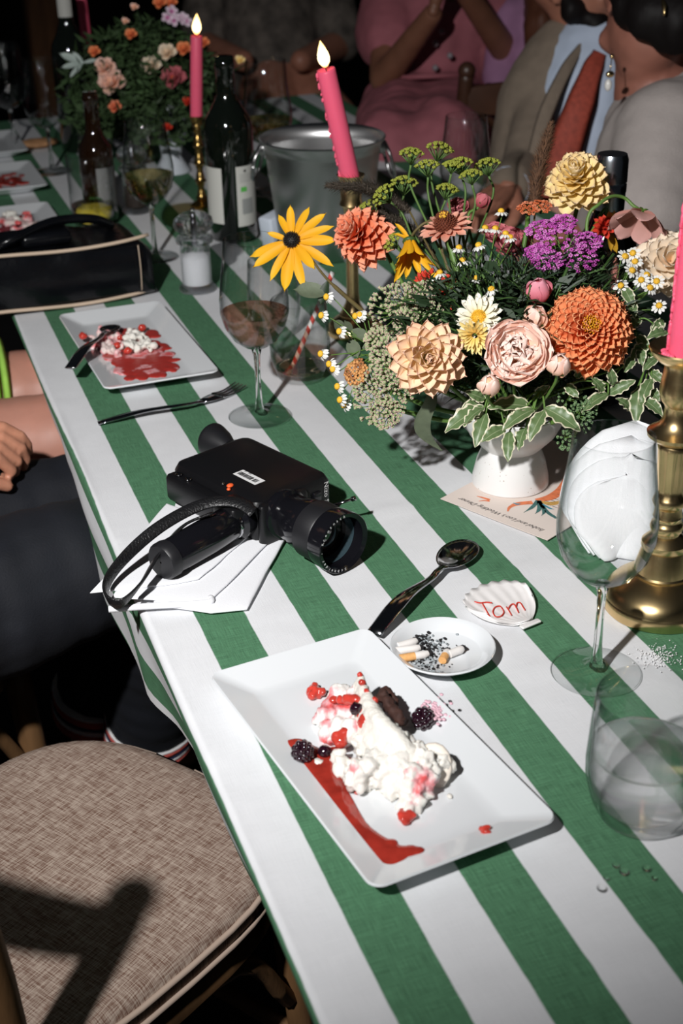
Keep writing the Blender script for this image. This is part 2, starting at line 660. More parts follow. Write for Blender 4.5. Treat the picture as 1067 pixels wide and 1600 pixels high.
main = []
for px, py, h, r in [(560, 1200, .010, .012), (585, 1180, .015, .013), (610, 1160, .016, .014), (630, 1185, .013, .015), (650, 1205, .012, .015), (600, 1205, .008, .012), (645, 1235, .006, .010), (665, 1180, .016, .012),
                     (625, 1140, .020, .012), (600, 1130, .018, .012), (575, 1150, .012, .012), (655, 1160, .018, .010), (540, 1190, .006, .007), (528, 1178, .005, .006), (548, 1205, .005, .006), (640, 1262, .003, .006), (628, 1252, .003, .005), (652, 1250, .004, .006),
                     (612, 1225, .005, .008)]:
    main.append((f1(px, py + h * 1300, h), r))
obj_mesh('cream', remesh(main, .0019, 1, crumble(.0055, 140, .0026, 360)), meringue_mat('cream_faintly_stained', (.85, .82, .76), .60), ds)
ridge = []
RP = [(563, 1022, .030, .0042), (568, 1040, .031, .0055), (578, 1062, .032, .007), (592, 1085, .033, .0075), (608, 1105, .031, .0075), (625, 1125, .028, .0075), (642, 1142, .024, .007), (652, 1152, .019, .006)]
rp = smooth_path([f1(a, b + h * 1300, h) for a, b, h, r in RP], 4)
for i, p in enumerate(rp):
    t = i / (len(rp) - 1)
    r = interp([(0, .0042), (.5, .0082), (1, .006)], t)
    for k in range(4):
        q = p - V((0.0035 * k, 0.001 * k, .0065 * k))
        if q.z > .01: ridge.append((q, r))
obj_mesh('meringue_shell', remesh(ridge, .002, 2, crumble(.0014, 150, .0006, 400)), cream_m, ds)
st = []
for px, py, h, r in [(520, 1090, .008, .009), (512, 1110, .007, .009), (530, 1070, .012, .009), (545, 1100, .013, .011), (530, 1125, .010, .010), (515, 1130, .006, .008), (552, 1125, .014, .010), (508, 1145, .003, .006), (540, 1145, .008, .008), (560, 1080, .018, .009), (497, 1120, .003, .005), (556, 1055, .02, .007), (520, 1155, .003, .005)]:
    st.append((f1(px, py + h * 1300, h), r))
obj_mesh('stained_cream', remesh(st, .002, 2, crumble(.004, 130, .0015, 350)), m_stain, ds)
for nm, m_, L in (('berry_pulp', jelly_m, [(568, 1090, .026, .0065), (572, 1105, .026, .007), (578, 1120, .022, .007), (585, 1130, .018, .006), (533, 1150, .012, .005), (529, 1140, .014, .006), (538, 1132, .016, .005)]),
                  ('berry_drizzle', jelly_m, [(562, 1024, .034, .003), (566, 1034, .036, .0035), (572, 1048, .036, .003), (555, 1066, .03, .005), (543, 1068, .028, .005), (531, 1072, .024, .004), (585, 1062, .036, .0035), (522, 1080, .016, .004), (547, 1075, .024, .004)]),
                  ('berry', black_m, [(557, 1080, .03, .0055)])):
    obj_mesh(nm, remesh([(f1(a, b + h * 900, h), r) for a, b, h, r in L], .0016, 1, crumble(.0012, 200, .0004, 500)), m_, ds)
dk = [(f1(a, b + h * 1300, h), r) for a, b, h, r in [(598, 1048, .030, .005), (607, 1062, .029, .006), (617, 1080, .026, .006), (625, 1096, .022, .005), (632, 1108, .016, .004), (612, 1075, .018, .007), (603, 1060, .020, .007)]]
obj_mesh('sponge', remesh(dk, .002, 2, crumble(.002, 180)), sponge_m, ds)
# almond flake and shard of meringue leaning at the right
fk = MB()
c0 = f1(676, 1198, .012)
RM = frame(V((-.55, -.75, .55)))
fk.ell(c0, (.0150, .0185, .0028), 16, 8, rot=RM.to_3x3())
fk.build('meringue_flake', mat('flake', (.84, .76, .66), .5, vary=.06, vscale=80), ds, world=True)
sh = [(f1(a, b + h * 1300, h), r) for a, b, h, r in [(668, 1150, .018, .005), (682, 1160, .018, .006), (692, 1170, .016, .0065), (700, 1180, .012, .006), (704, 1190, .008, .0045), (655, 1140, .020, .005), (690, 1185, .010, .005)]]
obj_mesh('meringue_shard', remesh(sh, .0018, 2, crumble(.0015, 200)), cream_m, ds)


def bumpy_berry(name, label, p, r, m_, n=34, parent=None, group=None):
    b = MB(); rr_ = r * .33
    for i in range(n):
        z = 1 - 2 * (i + .5) / n; a = i * 2.39996
        s = math.sqrt(1 - z * z)
        b.ell(V(p) + V((s * math.cos(a), s * math.sin(a), z * 1.05)) * (r * .74), rr_, 7, 5)
    b.ell(p, r * .75, 8, 6)
    o = b.build(name, m_, parent, world=parent is not None)
    if parent is None: tag(o, label, 'berry', group)
    return o


bumpy_berry('blackberry', 'whole blackberry at the upper left end of the red sauce streak', f1(473, 1175, .0075), .0092, black_m)
bumpy_berry('blackberry', 'blackberry pressed against the right side of the meringue', f1(661, 1123, .008), .0095, black_m)
tag(MB().ell(f1(507, 1174, .0045), (.0056, .0056, .005), 12, 8).build('blueberry', black_m), 'small round dark berry beside the whole blackberry', 'berry')
# sauce
sp_ = smooth_path([f1(*q) for q in [(462, 1168), (485, 1190), (508, 1222), (528, 1258), (548, 1290), (575, 1318), (603, 1338)]], 8)
bl = []
for i, p in enumerate(sp_):
    t = i / (len(sp_) - 1)
    r = interp([(0, .012), (.2, .018), (.45, .0135), (.7, .0125), (1, .016)], t)
    bl.append((V((p.x, p.y, .0076)), (r, r, .0022)))
for px, py, r in [(500, 1195, .017), (515, 1200, .014), (532, 1202, .010), (600, 1348, .009), (625, 1332, .009), (640, 1330, .008), (652, 1330, .006), (610, 1318, .006), (520, 1175, .008), (540, 1190, .007)]:
    p = f1(px, py); bl.append((V((p.x, p.y, .0076)), (r, r * .8, .002)))
tag(obj_mesh('berry_sauce', remesh(bl, .0012, 2), sauce_m), 'glossy red berry sauce streak along the left side of the foreground plate', 'sauce')
for px, py, r, lb in [(492, 1080, .0105, 'large soft raspberry piece left of the cream'), (636, 1275, .0085, 'middle-sized red raspberry piece below the cream'), (760, 1298, .0058, 'small red raspberry scrap in the lower right corner of the plate')]:
    p = f1(px, py, .003)
    q = [(p + V((R.uniform(-1, 1) * r * .5, R.uniform(-1, 1) * r * .6, R.uniform(-.1, .2) * r)), r * R.uniform(.3, .45)) for _ in range(14)]
    tag(obj_mesh('raspberry_piece', remesh(q, .0012, 1, crumble(.0012, 260, .0005, 500)), jelly_m), lb, 'berry')
CRL = ['red crumb below the cream, right of the sauce bend', 'red crumb right of the middle raspberry piece', 'red crumb on top of the cream', 'flat cream crumb beside the sauce bend', 'cream crumb lying farthest right on the plate', 'cream crumb sitting on the upper sauce', 'cream crumb just below the meringue flake', 'cream crumb above the middle raspberry piece', 'red crumb at the foot of the cream']
for ci, (px, py, r, m_) in enumerate([(557, 1237, .0026, jelly_m), (670, 1243, .0032, jelly_m), (576, 1145, .002, jelly_m), (574, 1233, .0028, cream_m), (703, 1244, .0022, cream_m), (497, 1192, .0045, cream_m), (696, 1218, .0022, cream_m), (630, 1262, .003, cream_m), (560, 1200, .003, jelly_m)]):
    p = f1(px, py, .0005)
    red = m_ is jelly_m
    o = MB().ell(p, (r, r * 1.2, r * .6), 9, 6, fn=lambda d: 1 + .35 * noise.noise(d * 2 + p * 50)).build('dessert_crumb', m_)
    tag(o, 'tiny ' + CRL[ci], 'crumb', 'red crumbs on the plate' if red else 'cream crumbs on the plate')
# pink juice print on the rim
pk = MB()
for i in range(60):
    p = on(680 + R.gauss(0, 9), 1108 + R.gauss(0, 9), .0)
    d = V((p.x, p.y, .0)) - V((P1.location.x, P1.location.y, 0))
    c_, s_ = math.cos(-math.radians(7.6)), math.sin(-math.radians(7.6))
    lx = d.x * c_ - d.y * s_
    k = max(0, abs(lx) - .047) / .026
    z = .0076 + min(1, k) * .010
    p = on(680 + R.gauss(0, 9), 1108 + R.gauss(0, 9), z)
    pk.ell(V((p.x, p.y, z - .0008)), (.0018, .0022, .0008), 6, 4)
tag(pk.build('juice_spatter', mat('pink_juice', (.80, .50, .58), .3), kind='stuff'), 'faint pink juice spatter on the right rim of the foreground plate', 'stain')

# leftovers on the second plate
def f2(px, py, h=0):
    return on(px, py, .0075 + h)


sm = []
for _ in range(260):
    px = R.gauss(218, 32); py = R.gauss(562, 24)
    if px < 155 or px > 282 or py < 515 or py > 602: continue
    p = f2(px, py)
    if abs(p.x - P2.location.x) > .040 or abs(p.y - P2.location.y) > .105: continue
    sm.append((V((p.x, p.y, .0074)), (R.uniform(.006, .012), R.uniform(.006, .016), .0018)))
tag(obj_mesh('sauce_smear', remesh(sm, .0018, 1), meringue_mat('smeared_sauce', (.42, .035, .028), .56)), 'pinkish red sauce smeared across the plate beside the handbag', 'sauce')
MATS['x'] = 0
for c, n, m_, lb, sp2 in [((213, 533), 22, cream_m, 'lump of leftover cream in the middle of the sauce-smeared plate', 10), ((170, 535), 20, m_stain2, 'mashed pink berry leftovers near the bowl of the spoon', 13)]:
    q = [(f2(c[0] + R.gauss(0, sp2), c[1] + R.gauss(0, sp2 * .7), R.uniform(.001, .009)), R.uniform(.0035, .0065)) for _ in range(int(n * 1.5))]
    tag(obj_mesh('dessert_leftover', remesh(q, .002, 1, crumble(.006, 130, .002, 340)), m_), lb, 'dessert')
for px, py in [(187, 527), (183, 540), (222, 512), (240, 540), (200, 548), (130, 525)]:
    p = f2(px, py, .008 if px > 150 else .018)
    tag(MB().ell(p, (.006, .006, .005), 9, 6, fn=lambda d: 1 + .3 * noise.noise(d * 3 + p * 40)).build('berry_piece', jelly_m if px < 230 else cream_m),
        {187: 'red berry piece left of the cream lump on the smeared plate', 183: 'red berry piece below the bowl of the leaning spoon', 222: 'red berry piece behind the cream lump on the smeared plate', 240: 'pale crumb right of the cream lump on the smeared plate', 200: 'red berry piece in front of the cream lump on the smeared plate', 130: 'crumb stuck on the left rim of the smeared plate'}[px], 'berry')

# ---------------------------------------------------------------- cutlery
steel = mat('polished_steel', (.42, .42, .44), .12, metal=1)


def cut_ribbon(mb, path, widths, thick=.0016, bow=0.0):
    """Flat bar of changing width following a path in space."""
    n = len(path); loops = []
    for i, p in enumerate(path):
        t = (path[min(i + 1, n - 1)] - path[max(i - 1, 0)]).normalized()
        s = t.cross(V((0, 0, 1))).normalized(); u_ = s.cross(t)
        w2 = widths[i]; k = thick
        loops.append([p + s * w2 * a + u_ * k * b for a, b in ((-1, 0), (-.8, .7), (0, 1 + bow), (.8, .7), (1, 0), (.8, -.7), (0, -1), (-.8, -.7))])
    mb.rings(loops, True, True)


def spoon(name, label, head, neck, tail, bw=.019, bl_=.030, hz=(.004, .012, .004), dish=.010, tilt=None, parent_z=0):
    t = thing(name, label, 'spoon', (neck.x, neck.y, 0))
    ax = (head - neck); ax.normalize()
    n_up = V((0, 0, 1)) if tilt is None else tilt.normalized()
    s = ax.cross(n_up).normalized(); u_ = s.cross(ax)
    c = head
    b = MB()
    NR, NS = 10, 28

    def surf(sgn, off):
        L = []
        for i in range(NR + 1):
            r = (i / NR)
            L.append([c + ax * (bl_ * r * math.cos(a) * (1 - .10 * math.cos(a))) + s * (bw * r * math.sin(a)) + u_ * (-dish * (1 - r * r) + off) for a in [2 * PI * j / NS for j in range(NS)]])
        return L
    A = surf(1, 0); B = surf(-1, -.0014)
    b.rings(A + B[::-1], False, False)
    b.build('bowl', steel, t, world=True)
    h = MB()
    st_ = c - ax * bl_ * 1.0
    pts = smooth_path([st_ + u_ * -.0005, lerp(st_, neck, .5) + V((0, 0, .001)), neck, lerp(neck, tail, .5) + V((0, 0, hz[1] - hz[0])), tail], 6)
    n = len(pts); ws = [interp([(0, .0062), (.12, .0034), (.5, .0040), (.85, .0085), (1, .0078)], i / (n - 1)) for i in range(n)]
    cut_ribbon(h, pts, ws)
    h.build('handle', steel, t, world=True)
    return t


def lerpV(a, b, t): return V(a).lerp(V(b), t)


spoon('serving_spoon', 'large steel serving spoon with its tip under the foreground plate', on(716, 862, .010), on(672, 905, .010), on(584, 990, .006), .0185, .030)
spoon('dessert_spoon', 'dark dessert spoon leaning on the sauce-smeared plate', on(172, 512, .020), on(155, 528, .026), on(110, 575, .030), .014, .021, (.02, .026, .03), .005)

fkt = thing('fork', 'steel dinner fork lying across the stripes below the sauce-smeared plate', 'fork', tuple(on(275, 630)))
a_, b_, c_ = on(153, 661, .003), on(290, 632, .010), on(316, 627, .006)
h = MB(); pts = smooth_path([a_, lerpV(a_, b_, .5) + V((0, 0, .003)), b_, c_], 6); n = len(pts)
cut_ribbon(h, pts, [interp([(0, .005), (.15, .0065), (.5, .004), (.8, .0028), (1, .0055)], i / (n - 1)) for i in range(n)])
h.build('handle', steel, fkt, world=True)
d_ = on(340, 618, .004)
ax = (d_ - c_).normalized(); sd = ax.cross(V((0, 0, 1))).normalized()
h = MB(); pts = [c_, lerpV(c_, d_, .4), lerpV(c_, d_, .8), d_]
cut_ribbon(h, pts, [.0055, .0095, .0110, .0112]); h.build('fork_head', steel, fkt, world=True)
for i in range(4):
    o_ = sd * ((i - 1.5) * .0060)
    h = MB(); q = smooth_path([d_ + o_, d_ + o_ + ax * .02 + V((0, 0, -.001)), d_ + o_ + ax * .044 + V((0, 0, .004))], 4)
    h.tube(q, [lerp(.0018, .0010, j / (len(q) - 1)) for j in range(len(q))], 6)
    h.build('tine', steel, fkt, world=True)
# ---------------------------------------------------------------- napkins
napk = mat('white_napkin', (.86, .87, .90), .85, spec=.1, bump=.25, bscale=700)


def poly_slab(mb, poly, z0, th, wav=0.0, seed=0):
    """Folded cloth layer: rounded edge all round, thick as its fold."""
    pts = []
    n = len(poly)
    c = sum((V(p) for p in poly), V((0, 0))) / n
    for i in range(n):
        a, b_ = V(poly[i]), V(poly[(i + 1) % n])
        for k in range(8):
            pts.append(a.lerp(b_, k / 8))
    L = []
    for off, z in ((.004, 0), (.0012, th * .12), (0, th * .5), (.0012, th * .88), (.004, th)):
        l = []
        for i, p in enumerate(pts):
            q = p + (c - p).normalized() * off
            q += V((noise.noise(V((p.x * 30, p.y * 30, seed))), noise.noise(V((p.x * 30, p.y * 30, seed + 9))))) * wav
            l.append(V((q.x, q.y, z0 + z)))
        L.append(l)
    # top filled by shrinking loops so it can undulate
    for k in (.8, .55, .3, .08):
        l = []
        for p in L[4][:]:
            q = V((c.x, c.y)).lerp(V((p.x, p.y)), k)
            l.append(V((q.x, q.y, z0 + th + .0012 * noise.noise(V((q.x * 25, q.y * 25, seed))))))
        L.append(l)
    mb.rings(L, True, True)


nk = thing('napkin', 'white folded linen napkin lying under the grip of the film camera', 'napkin', (.07, 1.18, .002))


def xy(px, py, z=.004):
    p = on(px, py, z); return (p.x, p.y)


b = MB(); poly_slab(b, [xy(240, 945), xy(275, 778), xy(445, 845), xy(386, 952), xy(330, 958)], .0022, .0035, .0012, 1); b.build('lower_fold', napk, nk, world=True)
b = MB(); poly_slab(b, [xy(175, 938), xy(268, 800), xy(430, 842), xy(325, 948)], .0058, .003, .0015, 2); b.build('middle_fold', napk, nk, world=True)
b = MB(); poly_slab(b, [xy(142, 936), xy(262, 795), xy(395, 842), xy(310, 915), xy(250, 925)], .0090, .0025, .002, 3); b.build('upper_fold', napk, nk, world=True)
b = MB(); p0, p1 = on(170, 952, .006), on(322, 942, .007)
b.tube(smooth_path([p0, lerpV(p0, p1, .5) + V((0, 0, .0005)), p1, on(330, 934, .007)], 6), .0032, 10); b.build('rolled_edge', napk, nk, world=True)

n2 = thing('napkin', 'white napkin folded into a fan standing behind the empty wine glass', 'napkin', tuple(on(975, 893, .0)))
BASE = on(972, 880, 0)
for k, (pxa, pya, wd, back) in enumerate([(985, 745, .052, .012), (998, 715, .054, .022), (1003, 690, .055, .032), (1010, 667, .056, .044)]):
    apex = dp(pxa, pya, depth(BASE) + back * .6)
    up_ = (apex - BASE)
    side = V((.92, -.36, 0)).normalized()

    def fn(u, v, k=k, up_=up_, side=side, wd=wd, back=back):
        s = (u - .5) * 2
        wid = wd * min(1, .42 + v * 1.5) * math.sqrt(max(0, 1 - (1 - math.sin(min(1, v * 1.0) * PI * .5 + .0)) ** 2 * .35)) * (1 if v < .55 else math.sqrt(max(0, 1 - ((v - .55) / .45) ** 2)))
        p = BASE + up_ * v + side * (s * wid) + V((-.3, .95, 0)) * (back * .35 + .006 * math.cos(s * 2.2 + k) + .004 * math.sin(v * 5 + s * 3 + k) - .02 * (1 - s * s) * math.sin(v * PI) * .7)
        p.z = max(p.z, .002)
        return p
    b = MB(); b.grid(fn, 16, 14, uv=False)
    o = b.build('fan_fold', napk, n2, world=True)
    sol = o.modifiers.new('s', 'SOLIDIFY'); sol.thickness = .003; sol.offset = 1

# ---------------------------------------------------------------- text
def text_mesh(s, size, shear=0.0, space=1.0):
    c = bpy.data.curves.new('t', 'FONT'); c.body = s; c.size = size; c.shear = shear; c.space_character = space
    c.resolution_u = 2
    o = bpy.data.objects.new('t', c); COL.objects.link(o)
    dg = bpy.context.evaluated_depsgraph_get()
    me = bpy.data.meshes.new_from_object(o.evaluated_get(dg))
    bpy.data.objects.remove(o); bpy.data.curves.remove(c)
    vs = [v.co.copy() for v in me.vertices]; fs = [tuple(p.vertices) for p in me.polygons]
    bpy.data.meshes.remove(me)
    return vs, fs


def put_text(mb, s, size, M, mi=0, **k):
    vs, fs = text_mesh(s, size, **k)
    if not vs: return 0
    mb.add([M @ v for v in vs], fs, mi)
    return max(v.x for v in vs)


# ---------------------------------------------------------------- film camera
blk = mat('black_camera_body', (.006, .006, .007), .38, spec=.35, bump=.06, bscale=900)
blkg = mat('black_gloss', (.006, .006, .008), .14, spec=.5)
rub = mat('black_rubber', (.010, .010, .012), .45, spec=.45)
lea = mat('black_leather', (.008, .008, .009), .38, spec=.6, bump=.9, bscale=420)
wht = mat('white_paint', (.8, .8, .8), .5)
inkb = mat('black_ink', (.015, .015, .018), .6)
orng = mat('orange_button', (.85, .12, .03), .4)
fx = V((.385, -.923, 0)).normalized(); sx_ = V((-.923, -.385, 0)).normalized(); zx = V((0, 0, 1))
MC = Matrix(((sx_.x, fx.x, 0, .155), (sx_.y, fx.y, 0, 1.250), (0, 0, 1, .0), (0, 0, 0, 1)))  # local x = towards grip, y = towards lens
# mirrored basis would flip faces: use -s as x
MC = Matrix(((-sx_.x, fx.x, 0, .155), (-sx_.y, fx.y, 0, 1.250), (0, 0, 1, .0), (0, 0, 0, 1)))
if MC.to_3x3().determinant() < 0:
    MC = Matrix(((sx_.x, fx.x, 0, .155), (sx_.y, fx.y, 0, 1.250), (0, 0, 1, .0), (0, 0, 0, 1)))
    SG = 1
else:
    SG = -1


def cl(s, f, z):
    return V((SG * s, f, z))


cm = thing('film_camera', 'black vintage film camera lying on its side on the striped cloth', 'camera', M=MC)
Z0 = .0016
b = MB(); b.box(cl(.0, -.002, .0275), (.102, .142, .051), bev=.010); b.build('body', blk, cm, sharp=40)
b = MB(); b.box(cl(.056, -.022, .0285), (.016, .090, .030), bev=.004); b.build('side_panel', blk, cm, sharp=40)
for f_, z_ in ((-.052, .044), (-.036, .044)):
    MB().lathe([(0, .0), (.0036, .0), (.0036, .0018), (.0026, .0022), (.0024, .0012), (0, .0012)], 12, Matrix.Translation(cl(.056, f_, z_)), cap0=False).build('screw', steel, cm)
b = MB(); b.box(cl(.018, .071, .0275), (.062, .010, .046), bev=.005); b.build('front_plate', blk, cm, sharp=40)
b = MB(); b.box(cl(-.028, .0703, .029), (.010, .003, .020), bev=.001)
b.build('viewfinder_window', blkg, cm)
# lettering on the front face
b = MB()
Mt = Matrix.Translation(cl(-.0405, .0695, .040)) @ Matrix(((0, 0, 0, 0), (0, 0, 0, 0), (0, 0, 0, 0), (0, 0, 0, 1)))
ex = V((0, 0, -1)); ez = V((0, 1, 0)); ey = ez.cross(ex)
Mt = Matrix(((ex.x, ey.x, ez.x, 0), (ex.y, ey.y, ez.y, 0), (ex.z, ey.z, ez.z, 0), (0, 0, 0, 1)))
Mt = Matrix.Translation(cl(-.0385, .0698, .046)) @ Mt
put_text(b, 'Nizo S', .0085, Mt, space=1.05)
b.build('lettering', wht, cm)
# lens
lc = on(537, 850, .0325); lcl = MC.inverted() @ lc
LX, LZ = lcl.x, .0332
F0, F1 = .072, lcl.y
LL = F1 - F0
ML = Matrix(((1, 0, 0, LX), (0, 0, 1, 0), (0, -1, 0, LZ), (0, 0, 0, 1)))   # lathe z -> local y


def lens_ring(name, prof, m_, seg=48, fn=None, sharp=35):
    return MB().lathe([(r, F0 + t * LL) for r, t in prof], seg, ML, fn=fn).build(name, m_, cm, sharp=sharp)


lens_ring('lens_mount', [(.001, -.03), (.024, -.03), (.0255, .02), (.0255, .08), (.022, .10), (.022, .12)], blkg)
lens_ring('lens_barrel', [(.0215, .10), (.0235, .13), (.0240, .30), (.0265, .36), (.0268, .50), (.0262, .52)], blkg)
lens_ring('zoom_ring', [(.0262, .51), (.0292, .53), (.0292, .76), (.0280, .78)], rub, 120, fn=lambda a, z: 1 + (.012 if int(a / (2 * PI) * 120 + .5) % 2 else 0))
lens_ring('front_ring', [(.0280, .77), (.0300, .79), (.0308, .84), (.0312, .93), (.0312, 1.0), (.0305, 1.008), (.0262, .985), (.0258, .90), (.0252, .80), (.0225, .70)], blkg)
m_fl = mat('lens_filter_ring', (.03, .05, .06), .15, spec=.8)
lens_ring('inner_ring', [(.0250, .86), (.0240, .80), (.0235, .70), (.020, .62)], m_fl)
m_ln = mat('coated_lens', (.010, .008, .006), .03, spec=1.0, coat=1.0)
b = MB(); b.lathe([(r, F0 + .70 * LL + .006 * (1 - (r / .0225) ** 2)) for r in (.0225, .019, .014, .009, .004, .0005)], 40, ML, cap1=True); b.build('lens_glass', m_ln, cm)
b = MB()
s_ = 'Schneider - Kreuznach'
for i, ch in enumerate(s_):
    if ch == ' ': continue
    a = math.radians(-92 + 9.2 * i)
    # on the bevel of the front ring
    r_ = .0300
    d = V((math.cos(a), 0, math.sin(a)))
    ex = V((-math.sin(a), 0, math.cos(a))); ey = V((d.x, 0, d.z)); ez = V((0, 1, 0))
    pos = V((LX, F0 + 1.006 * LL, LZ)) + ey * .0272 - ex * .0012
    Mx = Matrix(((ex.x, ey.x, ez.x, pos.x), (ex.y, ey.y, ez.y, pos.y), (ex.z, ey.z, ez.z, pos.z), (0, 0, 0, 1)))
    put_text(b, ch, .0046, Mx)
b.build('lens_lettering', wht, cm)
# zoom lever
b = MB(); pr0 = MC.inverted() @ on(520, 790, .034); pr1 = MC.inverted() @ on(556, 778, .040)
b.tube([pr0, pr1], .0016, 8); b.tube([lerpV(pr0, pr1, .8), pr1], [.0026, .0026], 10); b.build('zoom_lever', steel, cm)
# eyecup
ME = Matrix(((1, 0, 0, SG * -.040), (0, 0, -1, -.068), (0, 1, 0, .031), (0, 0, 0, 1)))
MB().lathe([(.001, -.01), (.0125, -.01), (.0125, .012), (.0095, .014), (.0095, .026)], 28, ME).build('eyepiece', blk, cm, sharp=40)
MB().lathe([(.0095, .022), (.0115, .027), (.0165, .038), (.0195, .050), (.0200, .054), (.0190, .0555), (.0165, .052), (.0125, .040), (.0085, .034), (.0005, .033)], 32, ME).build('eyecup', rub, cm)
# label sticker, controls
b = MB(); b.box(cl(.018, .018, .0532), (.0135, .036, .0003)); b.build('barcode_label', wht, cm, smooth=False)
b = MB(); xx = .003
for i in range(30):
    wdt = R.choice((.0004, .0006, .001))
    if i not in (22, 23): b.box(cl(.0185, xx, .05345), (.0062, wdt, .00012))
    xx += wdt + R.choice((.0003, .0005))
    if xx > .033: break
b.build('barcode', inkb, cm, smooth=False)
b = MB(); put_text(b, 'E3   1801', .0030, Matrix.Translation(cl(.0135, .004, .0536)) @ Matrix.Rotation(PI / 2, 4, 'Z')); b.build('barcode_number', inkb, cm, smooth=False)
b = MB(); b.ell(cl(.044, .020, .0535), (.0040, .0032, .002), 14, 8); b.build('release_button', orng, cm)
b = MB(); b.ell(cl(.049, .024, .0525), (.0022, .0022, .0016), 10, 6); b.build('pilot_light', orng, cm)
b = MB(); b.ell(cl(.046, .011, .053), (.0020, .0020, .0014), 10, 6); b.build('pin', steel, cm)
# grip
g0 = cl(.046, .046, .031); g1 = cl(.162, .064, .0292)
ga = (g1 - g0).normalized(); MG = Matrix.Translation(g0) @ frame(ga); GL = (g1 - g0).length
MB().lathe([(.001, 0), (.019, 0), (.0205, .006), (.0205, .016), (.0165, .020), (.0165, .026), (.0178, .028), (.0182, GL * .5), (.0176, GL - .012), (.0168, GL - .010)], 36, MG).build('grip', blkg, cm, sharp=40)
MB().lathe([(.0168, GL - .011), (.0186, GL - .010), (.0184, GL - .001), (.0165, GL + .0015), (.001, GL + .0015)], 48, MG, fn=lambda a, z: 1 + (.02 if int(a / (2 * PI) * 48) % 2 else 0)).build('grip_cap', rub, cm, sharp=40)
b = MB(); b.box(cl(.060, .046, .040), (.030, .034, .022), bev=.004); b.build('grip_joint', blk, cm, sharp=40)
MB().lathe([(.0166, .020), (.0172, .021), (.0172, .0235), (.0166, .0245)], 36, MG).build('grip_band', steel, cm)
# strap: out of the joint, along the grip, round in a loop and back to the grip end
sp1 = smooth_path([on(396, 800, .052), on(372, 786, .056), on(336, 784, .056), on(295, 797, .053), on(243, 828, .046), on(196, 870, .034), on(168, 908, .024), on(168, 935, .0195), on(190, 942, .0195), on(220, 912, .026), on(248, 866, .036), on(286, 822, .046), on(330, 802, .052)], 7)
loops = []
for i, p in enumerate(sp1):
    t = (sp1[min(i + 1, len(sp1) - 1)] - sp1[max(i - 1, 0)]).normalized()
    k = i / (len(sp1) - 1)
    side = t.cross(V((0, 0, 1))).normalized()
    # band leans: lies flat on the grip, stands on edge in the loop
    al = interp([(0, .35), (.3, .6), (.45, 1.25), (.62, 1.3), (.8, .9), (1, .5)], k)
    wv = side * math.cos(al) + V((0, 0, 1)) * math.sin(al)
    nv = t.cross(wv)
    loops.append([p + wv * (.0062 * a) + nv * (.0013 * c_) for a, c_ in ((-1, -.4), (-.85, -1), (0, -1.15), (.85, -1), (1, -.4), (1, .4), (.85, 1), (0, 1.15), (-.85, 1), (-1, .4))])
b = MB(); b.rings(loops, True, True); b.build('wrist_strap', lea, cm, world=True)

salt_m = mat('spilt_salt', (.8, .8, .8), .7)
# ---------------------------------------------------------------- ashtray
ac = V((.2295, .921, .0015))
at = thing('ashtray', 'white round saucer used as an ashtray beside the foreground plate', 'ashtray', tuple(ac))
MB().lathe([(.0005, .0), (.028, .0), (.030, .0015), (.0405, .0095), (.0450, .0118), (.0458, .0130), (.0448, .0140), (.040, .0120), (.0345, .0062), (.033, .0050), (.0005, .0048)], 56, cap0=True, cap1=True).build('saucer', china, at, sharp=60)
paper = mat('cigarette_paper', (.80, .77, .74), .8); filt = mat('filter_tip', (.80, .42, .15), .8, vary=.15, vscale=400)
burnt = mat('burnt', (.012, .011, .012), .95); ashm = mat('grey_ash', (.36, .40, .42), .95, vary=.6, vscale=500)
az = ac.z + .0048
for (a, b_), tip, lb in [(((624, 1029), (668, 1022)), True, 'cigarette butt with an orange filter lying in the ashtray'), (((618, 1017), (655, 1013)), False, 'crumpled pale cigarette butt behind the orange-tipped one'), (((622, 1010), (650, 1002)), False, 'short pale cigarette butt at the edge of the ash pile'),
                         (((691, 1032), (699, 1018)), True, 'small bent cigarette stub right of the ash pile'), (((702, 1022), (722, 1014)), False, 'flattened paper stub nearest the right rim of the ashtray')]:
    p, q = on(*a, az + .0042), on(*b_, az + .0042)
    t = thing('cigarette_butt', lb, 'cigarette butt', tuple(p))
    r_ = .0036
    MB().tube([p, p.lerp(q, .55)], r_, 12).build('filter', filt if tip else paper, t, world=True, sharp=50)
    q2 = q + V((.001, .001, 0))
    MB().tube([p.lerp(q, .55), p.lerp(q, .85), q2], [r_ * .98, r_ * 1.05, r_ * .7], 12).build('paper_tube', paper, t, world=True, sharp=50)
    MB().ell(q2 + (q - p) * .06, (.0030, .0030, .0026), 8, 6, fn=lambda d: 1 + .4 * noise.noise(d * 3)).build('burnt_end', burnt, t, world=True)
ab = MB(); ag = MB()
for i in range(620):
    a = R.gauss(0, 1); px, py = 655 + R.gauss(0, 20), 1018 + R.gauss(0, 17)
    p = on(px, py, az + .0006)
    if (p - ac).length > .033 or p.x < .192: continue
    r = R.uniform(.0005, .0017)
    (ab if R.random() < .42 else ag).ell(p + V((0, 0, R.uniform(0, .0012))), (r, r * R.uniform(.6, 1.5), r * .6), 5, 4)
for i in range(260):
    p = on(648 + R.gauss(0, 9), 1000 + R.gauss(0, 5), az + .001)
    if (p - ac).length > .033: continue
    r = R.uniform(.0006, .0019)
    (ab if R.random() < .7 else ag).ell(p + V((0, 0, R.uniform(0, .002))), (r, r, r * .7), 5, 4)
tag(ab.build('burnt_flakes', burnt, kind='stuff', smooth=False), 'black burnt tobacco flakes scattered in the white ashtray', 'ash')
tag(ag.build('cigarette_ash', ashm, kind='stuff', smooth=False), 'pale grey cigarette ash scattered in the white ashtray', 'ash')

